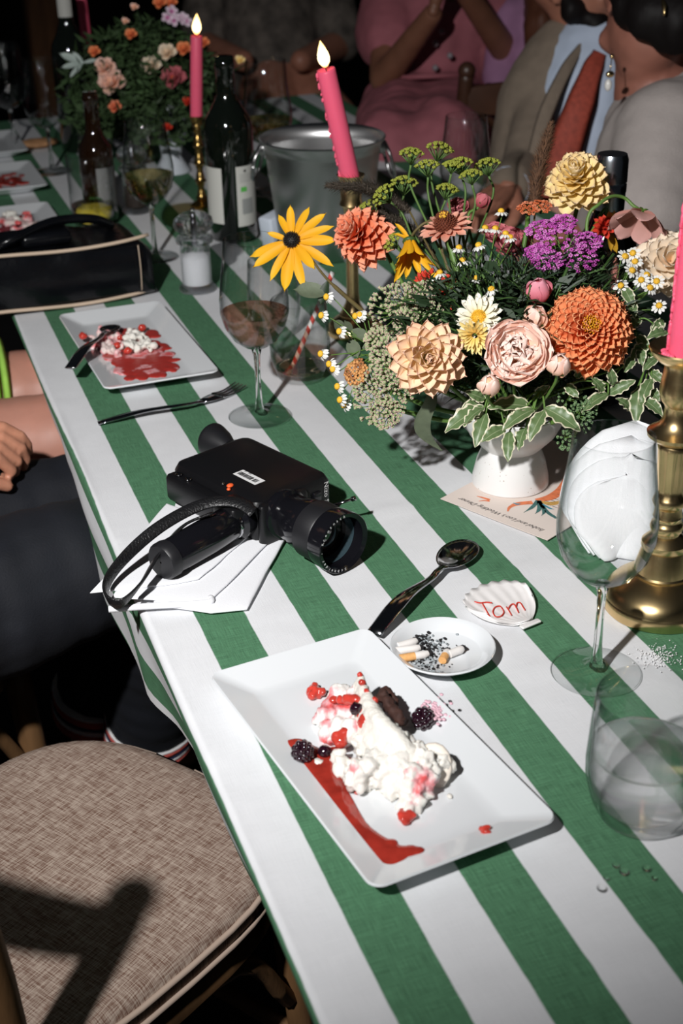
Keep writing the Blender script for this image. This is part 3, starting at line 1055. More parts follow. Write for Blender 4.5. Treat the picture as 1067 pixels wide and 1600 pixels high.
# ---------------------------------------------------------------- scallop shell place card
hin = on(826, 977, .002); far_ = on(752, 927, .002)
sd_ = (far_ - hin); sd_.z = 0; SR = .069; sd_.normalize(); sp_d = V((sd_.y, -sd_.x, 0))
shl = thing('scallop_shell', 'white scallop shell place card with a name written in red', 'shell', (hin.x, hin.y, .0))
mshell = mat('white_shell', (.82, .80, .79), .35, vary=.05, vscale=60, coat=.2)


def shz(r, a):
    rib = .00036 * r * math.cos(a * 23)
    return .0035 + .0085 * max(0, 1.12 * r - .18) ** 2 + .004 * (1 - min(1, r * 5)) + rib


def shp(r, a, dz=0):
    R_ = SR * (1 - .06 * (a / 1.3) ** 2) * (1 + .015 * math.cos(a * 23) * (r > .9)) * (1 if abs(a) < 1.0 else 1 - .25 * ((abs(a) - 1.0) / .35) ** 2)
    # a fan opening to nearly round
    x = math.sin(a * 1.18) * R_ * .56 * (math.sin(min(1, r) * PI / 2)) ** .9
    y = r * R_ * (.52 + .48 * math.cos(a * 1.05)) if r > 0 else 0
    return hin * 1.0 + sd_ * y + sp_d * x + V((0, 0, shz(r, a) + dz - hin.z))


b = MB(); NA, NR = 90, 12
top = [[shp(j / NR, -1.35 + 2.7 * i / NA) for i in range(NA + 1)] for j in range(NR + 1)]
bot = [[shp(j / NR, -1.35 + 2.7 * i / NA, -.0018) for i in range(NA + 1)] for j in range(NR + 1)]
vs = [p for l in top for p in l] + [p for l in bot for p in l]; N1 = (NR + 1) * (NA + 1); fs = []
for j in range(NR):
    for i in range(NA):
        a = j * (NA + 1) + i; c_ = a + NA + 1
        fs.append((a, c_, c_ + 1, a + 1)); fs.append((N1 + a, N1 + a + 1, N1 + c_ + 1, N1 + c_))
for i in range(NA):
    a = NR * (NA + 1) + i; fs.append((a, N1 + a, N1 + a + 1, a + 1))
b.add(vs, fs)
b.build('shell', mshell, shl, world=True)
b = MB()
e0 = hin + V((0, 0, .0045 - hin.z)) - sd_ * .002
b.box(e0, (.022, .006, .0026), rot=Matrix((sp_d, sd_, V((0, 0, 1)))).transposed(), bev=.0014)
b.build('hinge_ears', mshell, shl, world=True)
b = MB()


def onshell(px, py):
    p = on(px, py, .008)
    for _ in range(3):
        v = p - hin; y = v.dot(sd_) / SR
        p = on(px, py, min(.0175, .0033 + .0085 * max(0, 1.12 * y - .18) ** 2 + .0016))
    return p


for s_ in [[(741, 940), (750, 942), (760, 941), (769, 942)], [(753, 942), (757, 949), (761, 956), (765, 963)],
           [(786, 953), (781, 947), (773, 949), (770, 956), (774, 963), (782, 963), (787, 957), (786, 953)],
           [(791, 948), (795, 954), (799, 961)], [(794, 951), (798, 945), (803, 944), (807, 950), (810, 957)], [(806, 949), (808, 942), (813, 942), (817, 948), (820, 953)]]:
    b.tube(smooth_path([onshell(*q) for q in s_], 4), .00062, 6)
b.build('name_lettering', mat('red_marker', (.62, .04, .02), .4), shl, world=True)

# ---------------------------------------------------------------- menu card under the vase
ca, cb = on(855, 845, .002), on(688, 780, .002)
cxx = (cb - ca).normalized(); cyy = V((-cxx.y, cxx.x, 0)); CW = (cb - ca).length
MK = Matrix(((cxx.x, cyy.x, 0, ca.x), (cxx.y, cyy.y, 0, ca.y), (0, 0, 1, .0022), (0, 0, 0, 1)))   # origin at card's top left corner, y up out of the card
mk = thing('menu_card', 'pale pink printed menu card lying under the flower vase', 'card', M=MK)
cardm = mat('card_stock', (.78, .68, .62), .7)
CHT = .20
MB().box((CW / 2, -CHT / 2, .0003), (CW, CHT, .0006)).build('card', cardm, mk, smooth=False)
b = MB(); vs, fs = text_mesh("Isobel and Leo's Wedding Dinner", .0088, shear=.42, space=.93)
wtx = max(v.x for v in vs); kx = (CW * .80) / wtx
b.add([V((v.x * kx + CW * .10, v.y - .016, .0008)) for v in vs], fs)
b.build('heading_lettering', inkb, mk, smooth=False)
b = MB()
for i in range(11):
    x0 = .008
    while x0 < .048:
        l_ = R.uniform(.003, .007); b.box((x0 + l_ / 2, -.064 - i * .0052, .0007), (l_, .0005, .0002)); x0 += l_ + .0015
b.build('small_print', inkb, mk, smooth=False)


def flat_shape(mb, pts, z=.0008, mi=0):
    c = sum((V((p[0], p[1], 0)) for p in pts), V((0, 0, 0))) / len(pts)
    mb.add([V((p[0], p[1], z)) for p in pts] + [V((c.x, c.y, z))], [(i, (i + 1) % len(pts), len(pts)) for i in range(len(pts))], mi)


def swoosh(mb, path, ws, z=.0008, mi=0):
    path = smooth_path([V((x, y, z)) for x, y in path], 5); n = len(path); L = []; Rr = []
    for i, p in enumerate(path):
        t = (path[min(i + 1, n - 1)] - path[max(0, i - 1)]).normalized(); s = V((-t.y, t.x, 0)) * interp([(k / (len(ws) - 1), q) for k, q in enumerate(ws)], i / (n - 1))
        L.append(p + s); Rr.append(p - s)
    mb.add(L + Rr, [(i, i + 1, n + i + 1, n + i) for i in range(n - 1)], mi)


def ck(px, py):
    p = MK.inverted() @ on(px, py, .003); return (p.x, p.y)


oc = mat('print_orange', (.80, .22, .09), .7, vary=.2, vscale=200); tc_ = mat('print_teal', (.06, .17, .16), .7, vary=.3, vscale=200); yc = mat('print_ochre', (.62, .36, .10), .7, vary=.3, vscale=300); bc_ = mat('print_blue', (.05, .28, .38), .7)
b = MB()
swoosh(b, [ck(832, 785), ck(810, 787), ck(797, 792), ck(793, 799)], [.004, .0035, .002, .0008])
swoosh(b, [ck(838, 782), ck(862, 776), ck(880, 760), ck(884, 740)], [.004, .006, .005, .001])
swoosh(b, [ck(765, 781), ck(756, 778), ck(745, 775)], [.002, .0016, .0006]); swoosh(b, [ck(765, 783), ck(756, 782), ck(748, 783)], [.0014, .001, .0004])
b.build('painted_carrot', oc, mk, smooth=False)
b = MB()
for q in ([(840, 782), (832, 792), (818, 801)], [(842, 784), (842, 796), (836, 803)], [(842, 783), (855, 800), (868, 809), (866, 810)], [(842, 782), (850, 798), (846, 806)]):
    swoosh(b, [ck(*p) for p in q], [.0022, .0022, .0002], z=.0009)
b.build('painted_leaves', tc_, mk, smooth=False)
b = MB(); swoosh(b, [ck(848, 788), ck(858, 794), ck(866, 796)], [.0010, .0014, .0002], z=.001); swoosh(b, [ck(802, 786), ck(808, 788), ck(813, 787)], [.0008, .0014, .0006], z=.001); b.build('painted_blue_leaf', bc_, mk, smooth=False, kind='stuff')
b = MB(); swoosh(b, [ck(846, 784), ck(860, 787), ck(878, 784)], [.0022, .0040, .0030], z=.0009); b.build('painted_scallop', yc, mk, smooth=False)

# ---------------------------------------------------------------- glassware
tg = thin_glass('clear_glass')
tfoot = thin_glass('foot_glass', ior=1.28)


def liquid(name, col, ior=1.33, k=.5):
    m = real_glass(name, col, ior); t = m.node_tree; b = t.nodes['Principled BSDF']; out = t.nodes['Material Output']
    tr = t.nodes.new('ShaderNodeBsdfTransparent'); tr.inputs[0].default_value = (*col, 1)
    mi = t.nodes.new('ShaderNodeMixShader'); mi.inputs[0].default_value = k
    t.links.new(b.outputs[0], mi.inputs[1]); t.links.new(tr.outputs[0], mi.inputs[2]); t.links.new(mi.outputs[0], out.inputs[0])
    return m


waterm = liquid('water', (1, 1, 1), 1.33, .62)
baseg = liquid('thick_glass', (1, 1, 1), 1.5, .88)
rg = real_glass('solid_glass')



def wine_glass(px, py, label, wine=None, group=None, H=.22, s=1.0, full=.137, loc=None, wcol=None):
    p = loc or on(px, py, .0012)
    t = thing('wine_glass', label, 'wine glass', tuple(p), group=group)
    k = s
    MB().lathe([(.0005, .0006), (.037 * k, .0), (.0385 * k, .0009), (.037 * k, .0016), (.020, .0026), (.010, .0045), (.0055, .009)], 48).build('foot', tfoot, t)
    MB().lathe([(.0062, .006), (.0048, .014), (.0036, .03), (.0034, .06), (.0040, .078), (.0065, .088), (.0005, .0885)], 16).build('stem', rg, t)
    z0 = .088
    outer = [(.005, z0), (.014, z0 + .003), (.026, z0 + .012), (.036, z0 + .028), (.0405, z0 + .045), (.0408, z0 + .060), (.038, z0 + .085), (.0345, z0 + .110), (.0325, H)]
    inner = [(r - .0011, z + .0009) for r, z in outer[1:-1]][::-1]
    pr = [(r * k, z) for r, z in outer] + [(.0320 * k, H + .0008), (.0314 * k, H)] + [(r * k, z) for r, z in inner] + [(.0005, z0 + .0022)]
    MB().lathe(pr, 48).build('bowl', tg, t)
    if wine:
        zs = full
        lv = [(r - .0015, z + .0012) for r, z in outer[1:] if z < zs - .002]
        a, c_ = [(r, z) for r, z in outer if z < zs][-1], [(r, z) for r, z in outer if z >= zs][0]
        rs = lerp(a[0], c_[0], (zs - a[1]) / (c_[1] - a[1])) - .0015
        MB().lathe([(.0005, z0 + .004)] + [(r * k, z) for r, z in lv[0:]] + [(rs * k, zs), (rs * k - .001, zs - .0003), (.0005, zs - .0003)], 40).build('wine', wine, t)
    return t


wine1 = liquid('rose_wine', (.80, .56, .46), 1.33, .72)
wine2 = liquid('white_wine', (.85, .75, .40))
wine_glass(930.6, 1050, 'empty wine glass standing in front of the large brass candlestick')
wine_glass(406, 650, 'wine glass with a little red-brown wine left beside the film camera', wine1, full=.134)
gfs = [(243, 402, 'half-full wine glass behind the salt mill', wine2, 1.0), (423, 300, 'large dim wine glass with wine beyond the ice bucket', wine2, 1.15), (82, 268, 'tall empty wine glass at the far left of the table', None, 1.05), (24, 235, 'empty wine glass cut by the left edge of the photo', None, 1.05), (724, 395, 'empty wine glass standing behind the fennel stems', None, 1.0)]
for px, py, lb, wn, s in gfs:
    wine_glass(px, py, lb, wn, s=s, H=.22 * (1.1 if s > 1.1 else 1))


def tumbler(p, label, H=.105, r0=.031, rm=.0425, r1=.0385, liquid=None, lv=.055, cat='glass', thick=.010):
    t = thing('tumbler', label, cat, tuple(p))
    P = [(.0005, .0008), (r0 - .003, .0), (r0, .003), (lerp(r0, rm, .6), .018), (lerp(r0, rm, .95), .035), (rm, .05), (lerp(rm, r1, .45), .08), (r1, H), (r1 - .0007, H + .0008), (r1 - .0016, H), (lerp(rm, r1, .45) - .0018, .08), (rm - .0018, .05), (lerp(r0, rm, .95) - .002, .035), (lerp(r0, rm, .6) - .0025, .018), (r0 - .003, thick), (.0005, thick - .002)]
    MB().lathe([q for q in P[2:14]], 48).build('wall', tg, t)
    MB().lathe([(.0005, .0006), (r0 - .003, .0), (r0, .003), (lerp(r0, rm, .35), thick), (r0 - .003, thick), (.0005, thick - .002)], 48).build('base', baseg, t)
    if liquid:
        b = [(.0005, thick + .0005), (r0 - .002, thick + .001), (lerp(r0, rm, .6) - .0032, .018), (lerp(r0, rm, .95) - .0028, .035)]
        b = [q for q in b if q[1] < lv - .002]
        rl = interp([(.0, r0 - .003), (.018, lerp(r0, rm, .6) - .0032), (.035, lerp(r0, rm, .95) - .0028), (.05, rm - .0026), (.08, lerp(rm, r1, .45) - .0026)], lv)
        b += [(rl, lv), (rl - .002, lv - .0006), (.0005, lv - .0006)]
        MB().tube([V((rl * math.cos(a), rl * math.sin(a), lv)) for a in [2 * PI * i / 48 for i in range(49)]], .0007, 6).build('meniscus', rg, t)
        MB().lathe(b, 48).build('water' if liquid is waterm else 'drink', liquid, t)
    return t


tumbler(on(1000, 1272, .0012), 'clear tumbler half full of water at the right edge', liquid=waterm, lv=.058)
ts_ = tumbler(on(470, 590, .0012), 'tumbler holding the red and white striped straw', r0=.029, rm=.039, r1=.0355, liquid=real_glass('melted_drink', (.75, .55, .38), 1.33), lv=.016)
tumbler(on(430, 520, .0012), 'empty tumbler half hidden behind the wine glass with red-brown wine', r0=.029, rm=.037, r1=.034)
tl = tumbler(on(148, 357, .0012), 'tumbler with lemon slices and mint beyond the handbag', H=.13, r0=.030, rm=.038, r1=.038, liquid=real_glass('lemon_drink', (.85, .9, .7), 1.33), lv=.044)
lem = mat('lemon', (.78, .60, .08), .4, vary=.2, vscale=90); mint = mat('mint_leaf', (.05, .20, .03), .5, vary=.3, vscale=60)
lp = tl.location
for dx, dy, dz, ax in ((-.012, -.016, .030, (-.1, -.7, .7)), (.010, -.010, .032, (.3, -.5, .8)), (0, .012, .034, (0, .3, .9))):
    t = MB().lathe([(.0005, -.002), (.018, -.002), (.019, 0), (.018, .002), (.0005, .002)], 20, Matrix.Translation(lp + V((dx, dy, dz))) @ frame(V(ax))).build('lemon_slice', lem)
    tag(t, {-.012: 'left lemon slice in the tumbler beyond the handbag', .010: 'right lemon slice in the tumbler beyond the handbag', 0: 'rear lemon slice in the tumbler beyond the handbag'}[dx], 'lemon slice', 'lemon slices in the tumbler')
b = MB()
for i in range(5):
    b.grid(lambda u, v, i=i: lp + V((.004 + .014 * math.cos(i * 1.3) * v + .006 * (u - .5) * math.sin(v * PI), -.004 + .014 * math.sin(i * 1.3) * v + .008 * (u - .5) * math.sin(v * PI), .049 + .004 * math.sin(v * 3) + .001 * i)), 4, 5)
tag(b.build('mint_sprig', mint), 'green mint leaves in the tumbler beyond the handbag', 'herb')

# straw
sA = on(452, 585, .004); sB = dp(520, 425, depth(sA) - .02)
st = thing('drinking_straw', 'red and white striped paper straw leaning in the tumbler', 'straw', tuple(sA))
ms, t_, bb, oo = nt('striped_paper')
uvn = t_.nodes.new('ShaderNodeUVMap'); sxy = t_.nodes.new('ShaderNodeSeparateXYZ'); t_.links.new(uvn.outputs[0], sxy.inputs[0])
mm = t_.nodes.new('ShaderNodeMath'); mm.operation = 'ADD'; t_.links.new(sxy.outputs[0], mm.inputs[0]); t_.links.new(sxy.outputs[1], mm.inputs[1])
fr_ = t_.nodes.new('ShaderNodeMath'); fr_.operation = 'FRACT'; t_.links.new(mm.outputs[0], fr_.inputs[0])
gt = t_.nodes.new('ShaderNodeMath'); gt.operation = 'GREATER_THAN'; gt.inputs[1].default_value = .5; t_.links.new(fr_.outputs[0], gt.inputs[0])
mxx = t_.nodes.new('ShaderNodeMix'); mxx.data_type = 'RGBA'; t_.links.new(gt.outputs[0], mxx.inputs[0]); mxx.inputs[6].default_value = (.82, .80, .78, 1); mxx.inputs[7].default_value = (.62, .06, .04, 1)
t_.links.new(mxx.outputs[2], bb.inputs['Base Color']); bb.inputs['Roughness'].default_value = .6
FS = frame(sB - sA)
b = MB(); Ls = (sB - sA).length
b.grid(lambda u, v: (sA + FS.to_3x3() @ V((.0032 * math.cos(2 * PI * u), .0032 * math.sin(2 * PI * u), Ls * v)), (u, v * 10)), 14, 40)
b.build('paper_tube', ms, st, world=True)

# ---------------------------------------------------------------- brass candlesticks and candles
brass = mat('brass', (.82, .60, .30), .27, metal=1, vary=.25, vscale=25, bump=.03, bscale=60)
brassd = mat('dark_brass', (.55, .36, .12), .25, metal=1)
wax = mat('pink_wax', (.86, .12, .215), .4, sss=.2, spec=.4)
wick = mat('burnt_wick', (.01, .008, .008), .9)


def flame_mat():
    m, t, b, out = nt('candle_flame')
    t.nodes.remove(b)
    e = t.nodes.new('ShaderNodeEmission')
    tc = t.nodes.new('ShaderNodeTexCoord'); sp = t.nodes.new('ShaderNodeSeparateXYZ'); t.links.new(tc.outputs['Object'], sp.inputs[0])
    r = t.nodes.new('ShaderNodeValToRGB'); mr = t.nodes.new('ShaderNodeMapRange'); mr.inputs[1].default_value = 0; mr.inputs[2].default_value = .030
    t.links.new(sp.outputs[2], mr.inputs[0]); t.links.new(mr.outputs[0], r.inputs[0])
    el = r.color_ramp.elements; el[0].color = (1, .28, .04, 1); el[0].position = 0; el[1].color = (1, .62, .22, 1); el[1].position = 1
    q = el.new(.3); q.color = (1, .80, .45, 1)
    t.links.new(r.outputs[0], e.inputs[0]); e.inputs[1].default_value = 4.0
    t.links.new(e.outputs[0], out.inputs[0])
    return m


flm = flame_mat()


def candle(base, top, r, label, lit=False, drips=0, flame_h=.030, drip_dir=None):
    d = (top - base); M = Matrix.Translation(base) @ frame(d); Lc = d.length
    t = thing('taper_candle', label, 'candle', M=M)
    MB().lathe([(.0005, 0), (r * .94, 0), (r, .004), (r, Lc * .5), (r * .96, Lc - .003), (r * .90, Lc), (r * .6, Lc - .0025), (.0005, Lc - .004)], 28, cap0=True, fn=lambda a, z: 1 + .012 * noise.noise(V((a, z * 30, 0)))).build('wax_stick', wax, t)
    if lit:
        MB().tube([V((0, 0, Lc - .005)), V((.0003, 0, Lc + .001)), V((.0012, 0, Lc + .006))], .0008, 6).build('wick', wick, t)
        pr = [(.0002, 0), (.0036, .002), (.0068, .007), (.0078, .012), (.0070, .018), (.0042, .026), (.0002, flame_h * 1.15)]
        MB().lathe(pr, 16).build('flame', flm, t).matrix_local = Matrix.Translation(V((0, 0, Lc + .002))) @ Matrix.Rotation(math.radians(4), 4, 'Y')
    if drips:
        q = []; rr = random.Random(drips)
        dd = M.to_3x3().inverted() @ (drip_dir or (-RT + FW * .30)); a0 = math.atan2(dd.y, dd.x)
        for i in range(drips):
            a = a0 + rr.uniform(-.28, .28); z = Lc * (1 - rr.random() ** 1.0 * .97)
            q.append((M @ V((r * 1.04 * math.cos(a), r * 1.04 * math.sin(a), z)), (rr.uniform(.0011, .0020), rr.uniform(.0011, .0020), rr.uniform(.002, .005))))
        obj_mesh('wax_drips', remesh(q, .0008, 1), wax, t)
    return t


def candlestick(p, label, prof, m_=None, seg=40, flute=None, s=1.0, tilt=None):
    t = thing('candlestick', label, 'candlestick', tuple(p))
    names = ('base', 'column', 'cup'); cuts = prof
    for nm, pr in zip(names, cuts):
        MB().lathe([(max(r, .0005), z) for r, z in pr], seg, fn=flute if nm == 'column' else None).build(nm, m_ or brass, t, sharp=38)
    return t


base_p = [(.0005, 0.001), (.0505, 0), (.052, .002), (.052, .010), (.051, .0115), (.0505, .0125), (.049, .017), (.044, .0225), (.037, .0275), (.030, .031), (.0265, .033), (.0270, .0355), (.0255, .037)]
col_p = [(.0255, .037), (.0245, .042), (.0205, .056), (.0200, .0575), (.0212, .060), (.0208, .064), (.0165, .068), (.0120, .071), (.0118, .073), (.0140, .0745), (.0150, .078), (.0140, .0815), (.0125, .083), (.0122, .086), (.0132, .088), (.0125, .090), (.0118, .096), (.0140, .099), (.0150, .102), (.0138, .106), (.0112, .109), (.0108, .114), (.0125, .130), (.0145, .150), (.0150, .153), (.0140, .155)]
cup_p = [(.0140, .155), (.0190, .158), (.0245, .162), (.0250, .165), (.0200, .168), (.0150, .172), (.0125, .178), (.0118, .186), (.0125, .189), (.0165, .194), (.0178, .202), (.0165, .212), (.0150, .220), (.0155, .224), (.0210, .227), (.0270, .232), (.0295, .237), (.0290, .2385), (.0270, .237), (.0180, .231), (.0130, .230), (.0125, .222), (.0005, .220)]
CS = on(1029, 945, .0012)
candlestick(CS, 'large turned brass candlestick at the right edge of the table', [[(r, z * 1.06) for r, z in q] for q in (base_p, col_p, cup_p)], seg=56, flute=lambda a, z: 1 + (.05 * abs(math.cos(a * 6)) if .114 < z < .15 else 0))
cbase = V((CS.x, CS.y, CS.z + .2215 * 1.06))
candle(cbase, cbase + V((.004, .002, .150)), .0135, 'unlit pink taper candle dripping wax in the large brass candlestick', False, 70)
wdr = MB()
for i in range(9):
    a = PI + R.uniform(-.7, .6); wdr.ell(cbase + V((.0165 * math.cos(a), .0165 * math.sin(a), .013)), (R.uniform(.002, .004), R.uniform(.002, .003), .002), 8, 6)
tag(wdr.build('spilt_wax', wax), 'pink wax spilt in the cup of the large brass candlestick', 'wax')

# leaning lit candle behind the flowers
C3 = on(552, 520, .0012)
sl = [(r * .75, z * .85) for r, z in base_p]
candlestick(C3, 'slim brass candlestick hidden behind the coral dahlia', ([(r * .7, z * .8) for r, z in base_p], [(.0175, .0296), (.010, .045), (.0085, .06), (.0085, .16), (.011, .175), (.012, .178)], [(.012, .178), (.016, .182), (.014, .19), (.0155, .215), (.019, .222), (.0175, .222), (.0128, .215), (.0005, .214)]))
dC = depth(C3) - .1
c3b = V((C3.x, C3.y, .216)); c3t = dp(510, 108, depth(c3b) - .075)
c3t = dp(509, 108, depth(c3b) - .078)
candle(c3b, c3t, .0128, 'lit pink taper candle leaning in front of the steel ice bucket', True, 26, drip_dir=-RT - FW * .2)
# upright lit candle further back
C2 = on(316, 322, .0012)
tw = [(.0005, .001), (.021, 0), (.022, .004), (.012, .010), (.006, .016)]
tc2 = [(.006, .016)] + [(.0052 + .0032 * abs(math.sin(z * 95)) + (.003 if i % 9 == 0 else 0), z) for i, z in enumerate([.016 + .0035 * j for j in range(36)])] + [(.006, .144)]
candlestick(C2, 'thin twisted gold candlestick beyond the salt mill', (tw, tc2, [(.006, .144), (.010, .148), (.009, .152), (.0118, .160), (.0125, .164), (.0105, .164), (.0005, .158)]), brassd, 20)
c2b = V((C2.x, C2.y, .160)); c2t = dp(307, 56, depth(c2b) - .066)
candle(c2b, c2t, .0110, 'lit pink taper candle standing left of the wine bottle', True)
C4 = on(150, 205, .0012)
candlestick(C4, 'dim brass candlestick at the far end behind the pink flowers', (tw, tc2, [(.006, .144), (.010, .148), (.009, .152), (.0118, .160), (.0125, .164), (.0105, .164), (.0005, .158)]), brassd, 20)
candle(V((C4.x, C4.y, .16)), V((C4.x - .005, C4.y, .40)), .0115, 'unlit-looking dim pink taper candle at the far left', False)

# ---------------------------------------------------------------- bottles
dkglass = mat('dark_bottle_glass', (.004, .006, .004), .04, spec=.8, coat=.5)
lab = mat('paper_label', (.56, .56, .52), .7); grn = mat('label_green', (.10, .45, .08), .7); gry = mat('label_grey', (.30, .31, .30), .7)


def bottle(p, label, H=.30, r=.038, m_=None, cap=None, neck=.0145, sh=.62):
    t = thing('wine_bottle' if H > .25 else 'beer_bottle', label, 'bottle', tuple(p))
    MB().lathe([(.0005, .004), (r * .8, .001), (r, .006), (r, H * sh), (r * .93, H * (sh + .05)), (r * .6, H * (sh + .12)), (neck + .001, H * (sh + .18)), (neck, H * .93), (neck + .0015, H * .935), (neck + .0015, H * .96), (neck, H), (.0005, H)], 40, cap0=True, cap1=True).build('glass_body', m_ or dkglass, t)
    if cap:
        MB().lathe([(neck + .0022, H * .80), (neck + .0024, H * .86), (neck + .0018, H * .862), (neck + .0030, H * .866), (neck + .0030, H * .895), (neck + .0018, H * .90), (neck + .0032, H * .905), (neck + .0032, H * .99), (neck + .0012, H + .003), (.0005, H + .003)], 32).build('screw_cap', cap, t, sharp=40)
    return t


def wrap(t, r, a0, a1, z0, z1, m_, name, seg=16):
    b = MB(); b.grid(lambda u, v: V((r * math.cos(lerp(a0, a1, u)), r * math.sin(lerp(a0, a1, u)), lerp(z0, z1, v))), seg, 1)
    return b.build(name, m_, t)


B1 = bottle(on(366, 372, .0012), 'dark wine bottle with two white paper labels beyond the salt mill', .30, .0405)
ad = math.degrees(math.atan2(CAM.y - B1.location.y, CAM.x - B1.location.x))
rd = math.radians
f0 = wrap(B1, .0409, rd(ad - 95), rd(ad - 22), .035, .128, lab, 'front_label')
bl2 = wrap(B1, .0409, rd(ad + 12), rd(ad + 78), .030, .130, lab, 'back_label')
wrap(B1, .0412, rd(ad + 22), rd(ad + 38), .088, .096, grn, 'organic_mark')
wrap(B1, .0412, rd(ad + 24), rd(ad + 55), .050, .076, gry, 'barcode_block')
for i in range(5): wrap(B1, .0412, rd(ad + 20), rd(ad + 58), .104 + i * .003, .1048 + i * .003, gry, 'printed_line')
wrap(B1, .0412, rd(ad + 32), rd(ad + 38), .120, .124, inkb, 'label_emblem')
capm = mat('silver_cap', (.55, .60, .66), .22, metal=1)
pB = on(957, 243, .30)
bottle(V((pB.x, pB.y, .0012)), 'dark bottle with a silver screw cap behind the yellow dahlia', .298, .037, cap=capm, neck=.0155)
BB = bottle(on(160, 345, .0012), 'small dark beer bottle with a grey label left of the two mills', .225, .030, mat('brown_bottle_glass', (.012, .005, .002), .05, spec=.8, coat=.5), neck=.0125, sh=.55)
ad2 = math.degrees(math.atan2(CAM.y - BB.location.y, CAM.x - BB.location.x))
wrap(BB, .0304, rd(ad2 - 5), rd(ad2 + 85), .03, .10, mat('bottle_label_grey', (.22, .22, .22), .6), 'label')
B4 = bottle(on(125, 235, .0012), 'tall dark wine bottle with a white neck label at the far left', .33, .038)
wrap(B4, .0165, rd(ad - 60), rd(ad + 60), .275, .325, lab, 'neck_label')

# ---------------------------------------------------------------- ice bucket
bsteel = mat('brushed_steel', (.50, .50, .50), .33, metal=1)
IB = on(508, 392, .0012)
ib = thing('ice_bucket', 'brushed steel ice bucket with ring handles behind the leaning candle', 'bucket', tuple(IB))
bsteel.node_tree.nodes['Principled BSDF'].inputs['Anisotropic'].default_value = .8
MB().lathe([(.0005, .002), (.070, .0), (.073, .004), (.092, .165), (.096, .180), (.1005, .184), (.1015, .187), (.0995, .1885), (.094, .184), (.090, .165), (.071, .008), (.0005, .006)], 72, cap0=True).build('bucket', bsteel, ib, sharp=50)
for sgn in (-1, 1):
    a = math.atan2(-RT.y, -RT.x) if sgn < 0 else math.atan2(RT.y, RT.x)
    a += .25 * sgn
    d = V((math.cos(a), math.sin(a), 0)); tn = V((-d.y, d.x, 0))
    b = MB(); b.ell(d * .0965 + V((0, 0, .165)), (.012, .012, .012), 16, 10); b.build('handle_mount', bsteel, ib)
    b = MB(); c_ = d * .110 + V((0, 0, .142))
    b.tube([c_ + tn * (.022 * math.cos(q)) + (V((0, 0, 1)) * .95 + d * -.25) * (.030 * math.sin(q)) for q in [2 * PI * i / 28 for i in range(29)]], .0030, 8); b.build('ring_handle', bsteel, ib)
# white folded cloth beside the bucket
tag(MB().box(V((0, 0, .03)) + on(433, 385, 0), (.05, .03, .055), rot=Matrix.Rotation(.5, 3, 'Z') @ Matrix.Rotation(-.15, 3, 'Y'), bev=.004).build('paper_card', mat('pale_card', (.60, .66, .75), .7)), 'pale blue-white folded card standing left of the ice bucket', 'card')

# ---------------------------------------------------------------- mills
acry = liquid('acrylic', (.95, .96, .98), 1.49, .35)
salt = mat('coarse_salt', (.85, .86, .88), .7, bump=.8, bscale=500); pep = mat('peppercorn', (.045, .030, .022), .7, vary=.6, vscale=400, bump=.8, bscale=400)


def mill(p, label, fill, s=1.0, fl_=.045):
    t = thing('salt_mill' if fill is salt else 'pepper_mill', label, 'mill', tuple(p))
    MB().lathe([(.0005, .0), (.0265 * s, .0), (.0275 * s, .003), (.0265 * s, .006), (.0225 * s, .009), (.0215 * s, .012), (.0215 * s, .072), (.0265 * s, .075), (.0275 * s, .079), (.0255 * s, .083), (.018 * s, .085)], 40).build('body', acry, t, sharp=40)
    MB().lathe([(.0175 * s, .085), (.0180 * s, .088), (.0255 * s, .094), (.0285 * s, .102), (.0265 * s, .111), (.0190 * s, .117), (.0130 * s, .119), (.0100 * s, .121), (.0005, .122)], 40, fn=lambda a, z: 1 + .035 * math.cos(6 * a)).build('knob', acry, t, sharp=40)
    MB().lathe([(.0005, .009), (.0185 * s, .010), (.0188 * s, .012), (.0188 * s, fl_), (.015 * s, fl_ + .005), (.008 * s, fl_ + .009), (.0005, fl_ + .010)], 28, fn=lambda a, z: 1 + .04 * noise.noise(V((math.cos(a) * 4, math.sin(a) * 4, z * 200)))).build('salt' if fill is salt else 'peppercorns', fill, t)
    MB().lathe([(.0005, .07), (.004, .07), (.004, .115), (.0005, .116)], 14).build('spindle', steel, t)
    b = MB(); b.ell((0, 0, .124), (.004, .004, .003), 12, 8); b.build('finial', steel, t)
    return t


mill(on(309, 452, .0012), 'clear acrylic mill half full of white salt behind the fork', salt, 1.05, .05)
mill(on(213, 330, .0012), 'dim clear acrylic mill right of the beer bottle', pep, .95, .04)

# ---------------------------------------------------------------- handbag
bagm = mat('handbag_leather', (.004, .0045, .006), .22, spec=.4, bump=.5, bscale=90, vary=.2, vscale=30); pipm = mat('cream_piping', (.62, .48, .36), .6)
a_, b_ = on(28, 497, .002), on(248, 464, .002)
bx = (b_ - a_); bx.z = 0; BLn = .335; bx.normalize(); by = V((-bx.y, bx.x, 0))
bo = V((b_.x, b_.y, .002)) - bx * BLn
hb = thing('handbag', 'black leather handbag with cream piping lying at the table edge', 'handbag', tuple(bo))


def bagp(u, y, z):
    return bo + bx * (u * BLn) + by * y + V((0, 0, z))


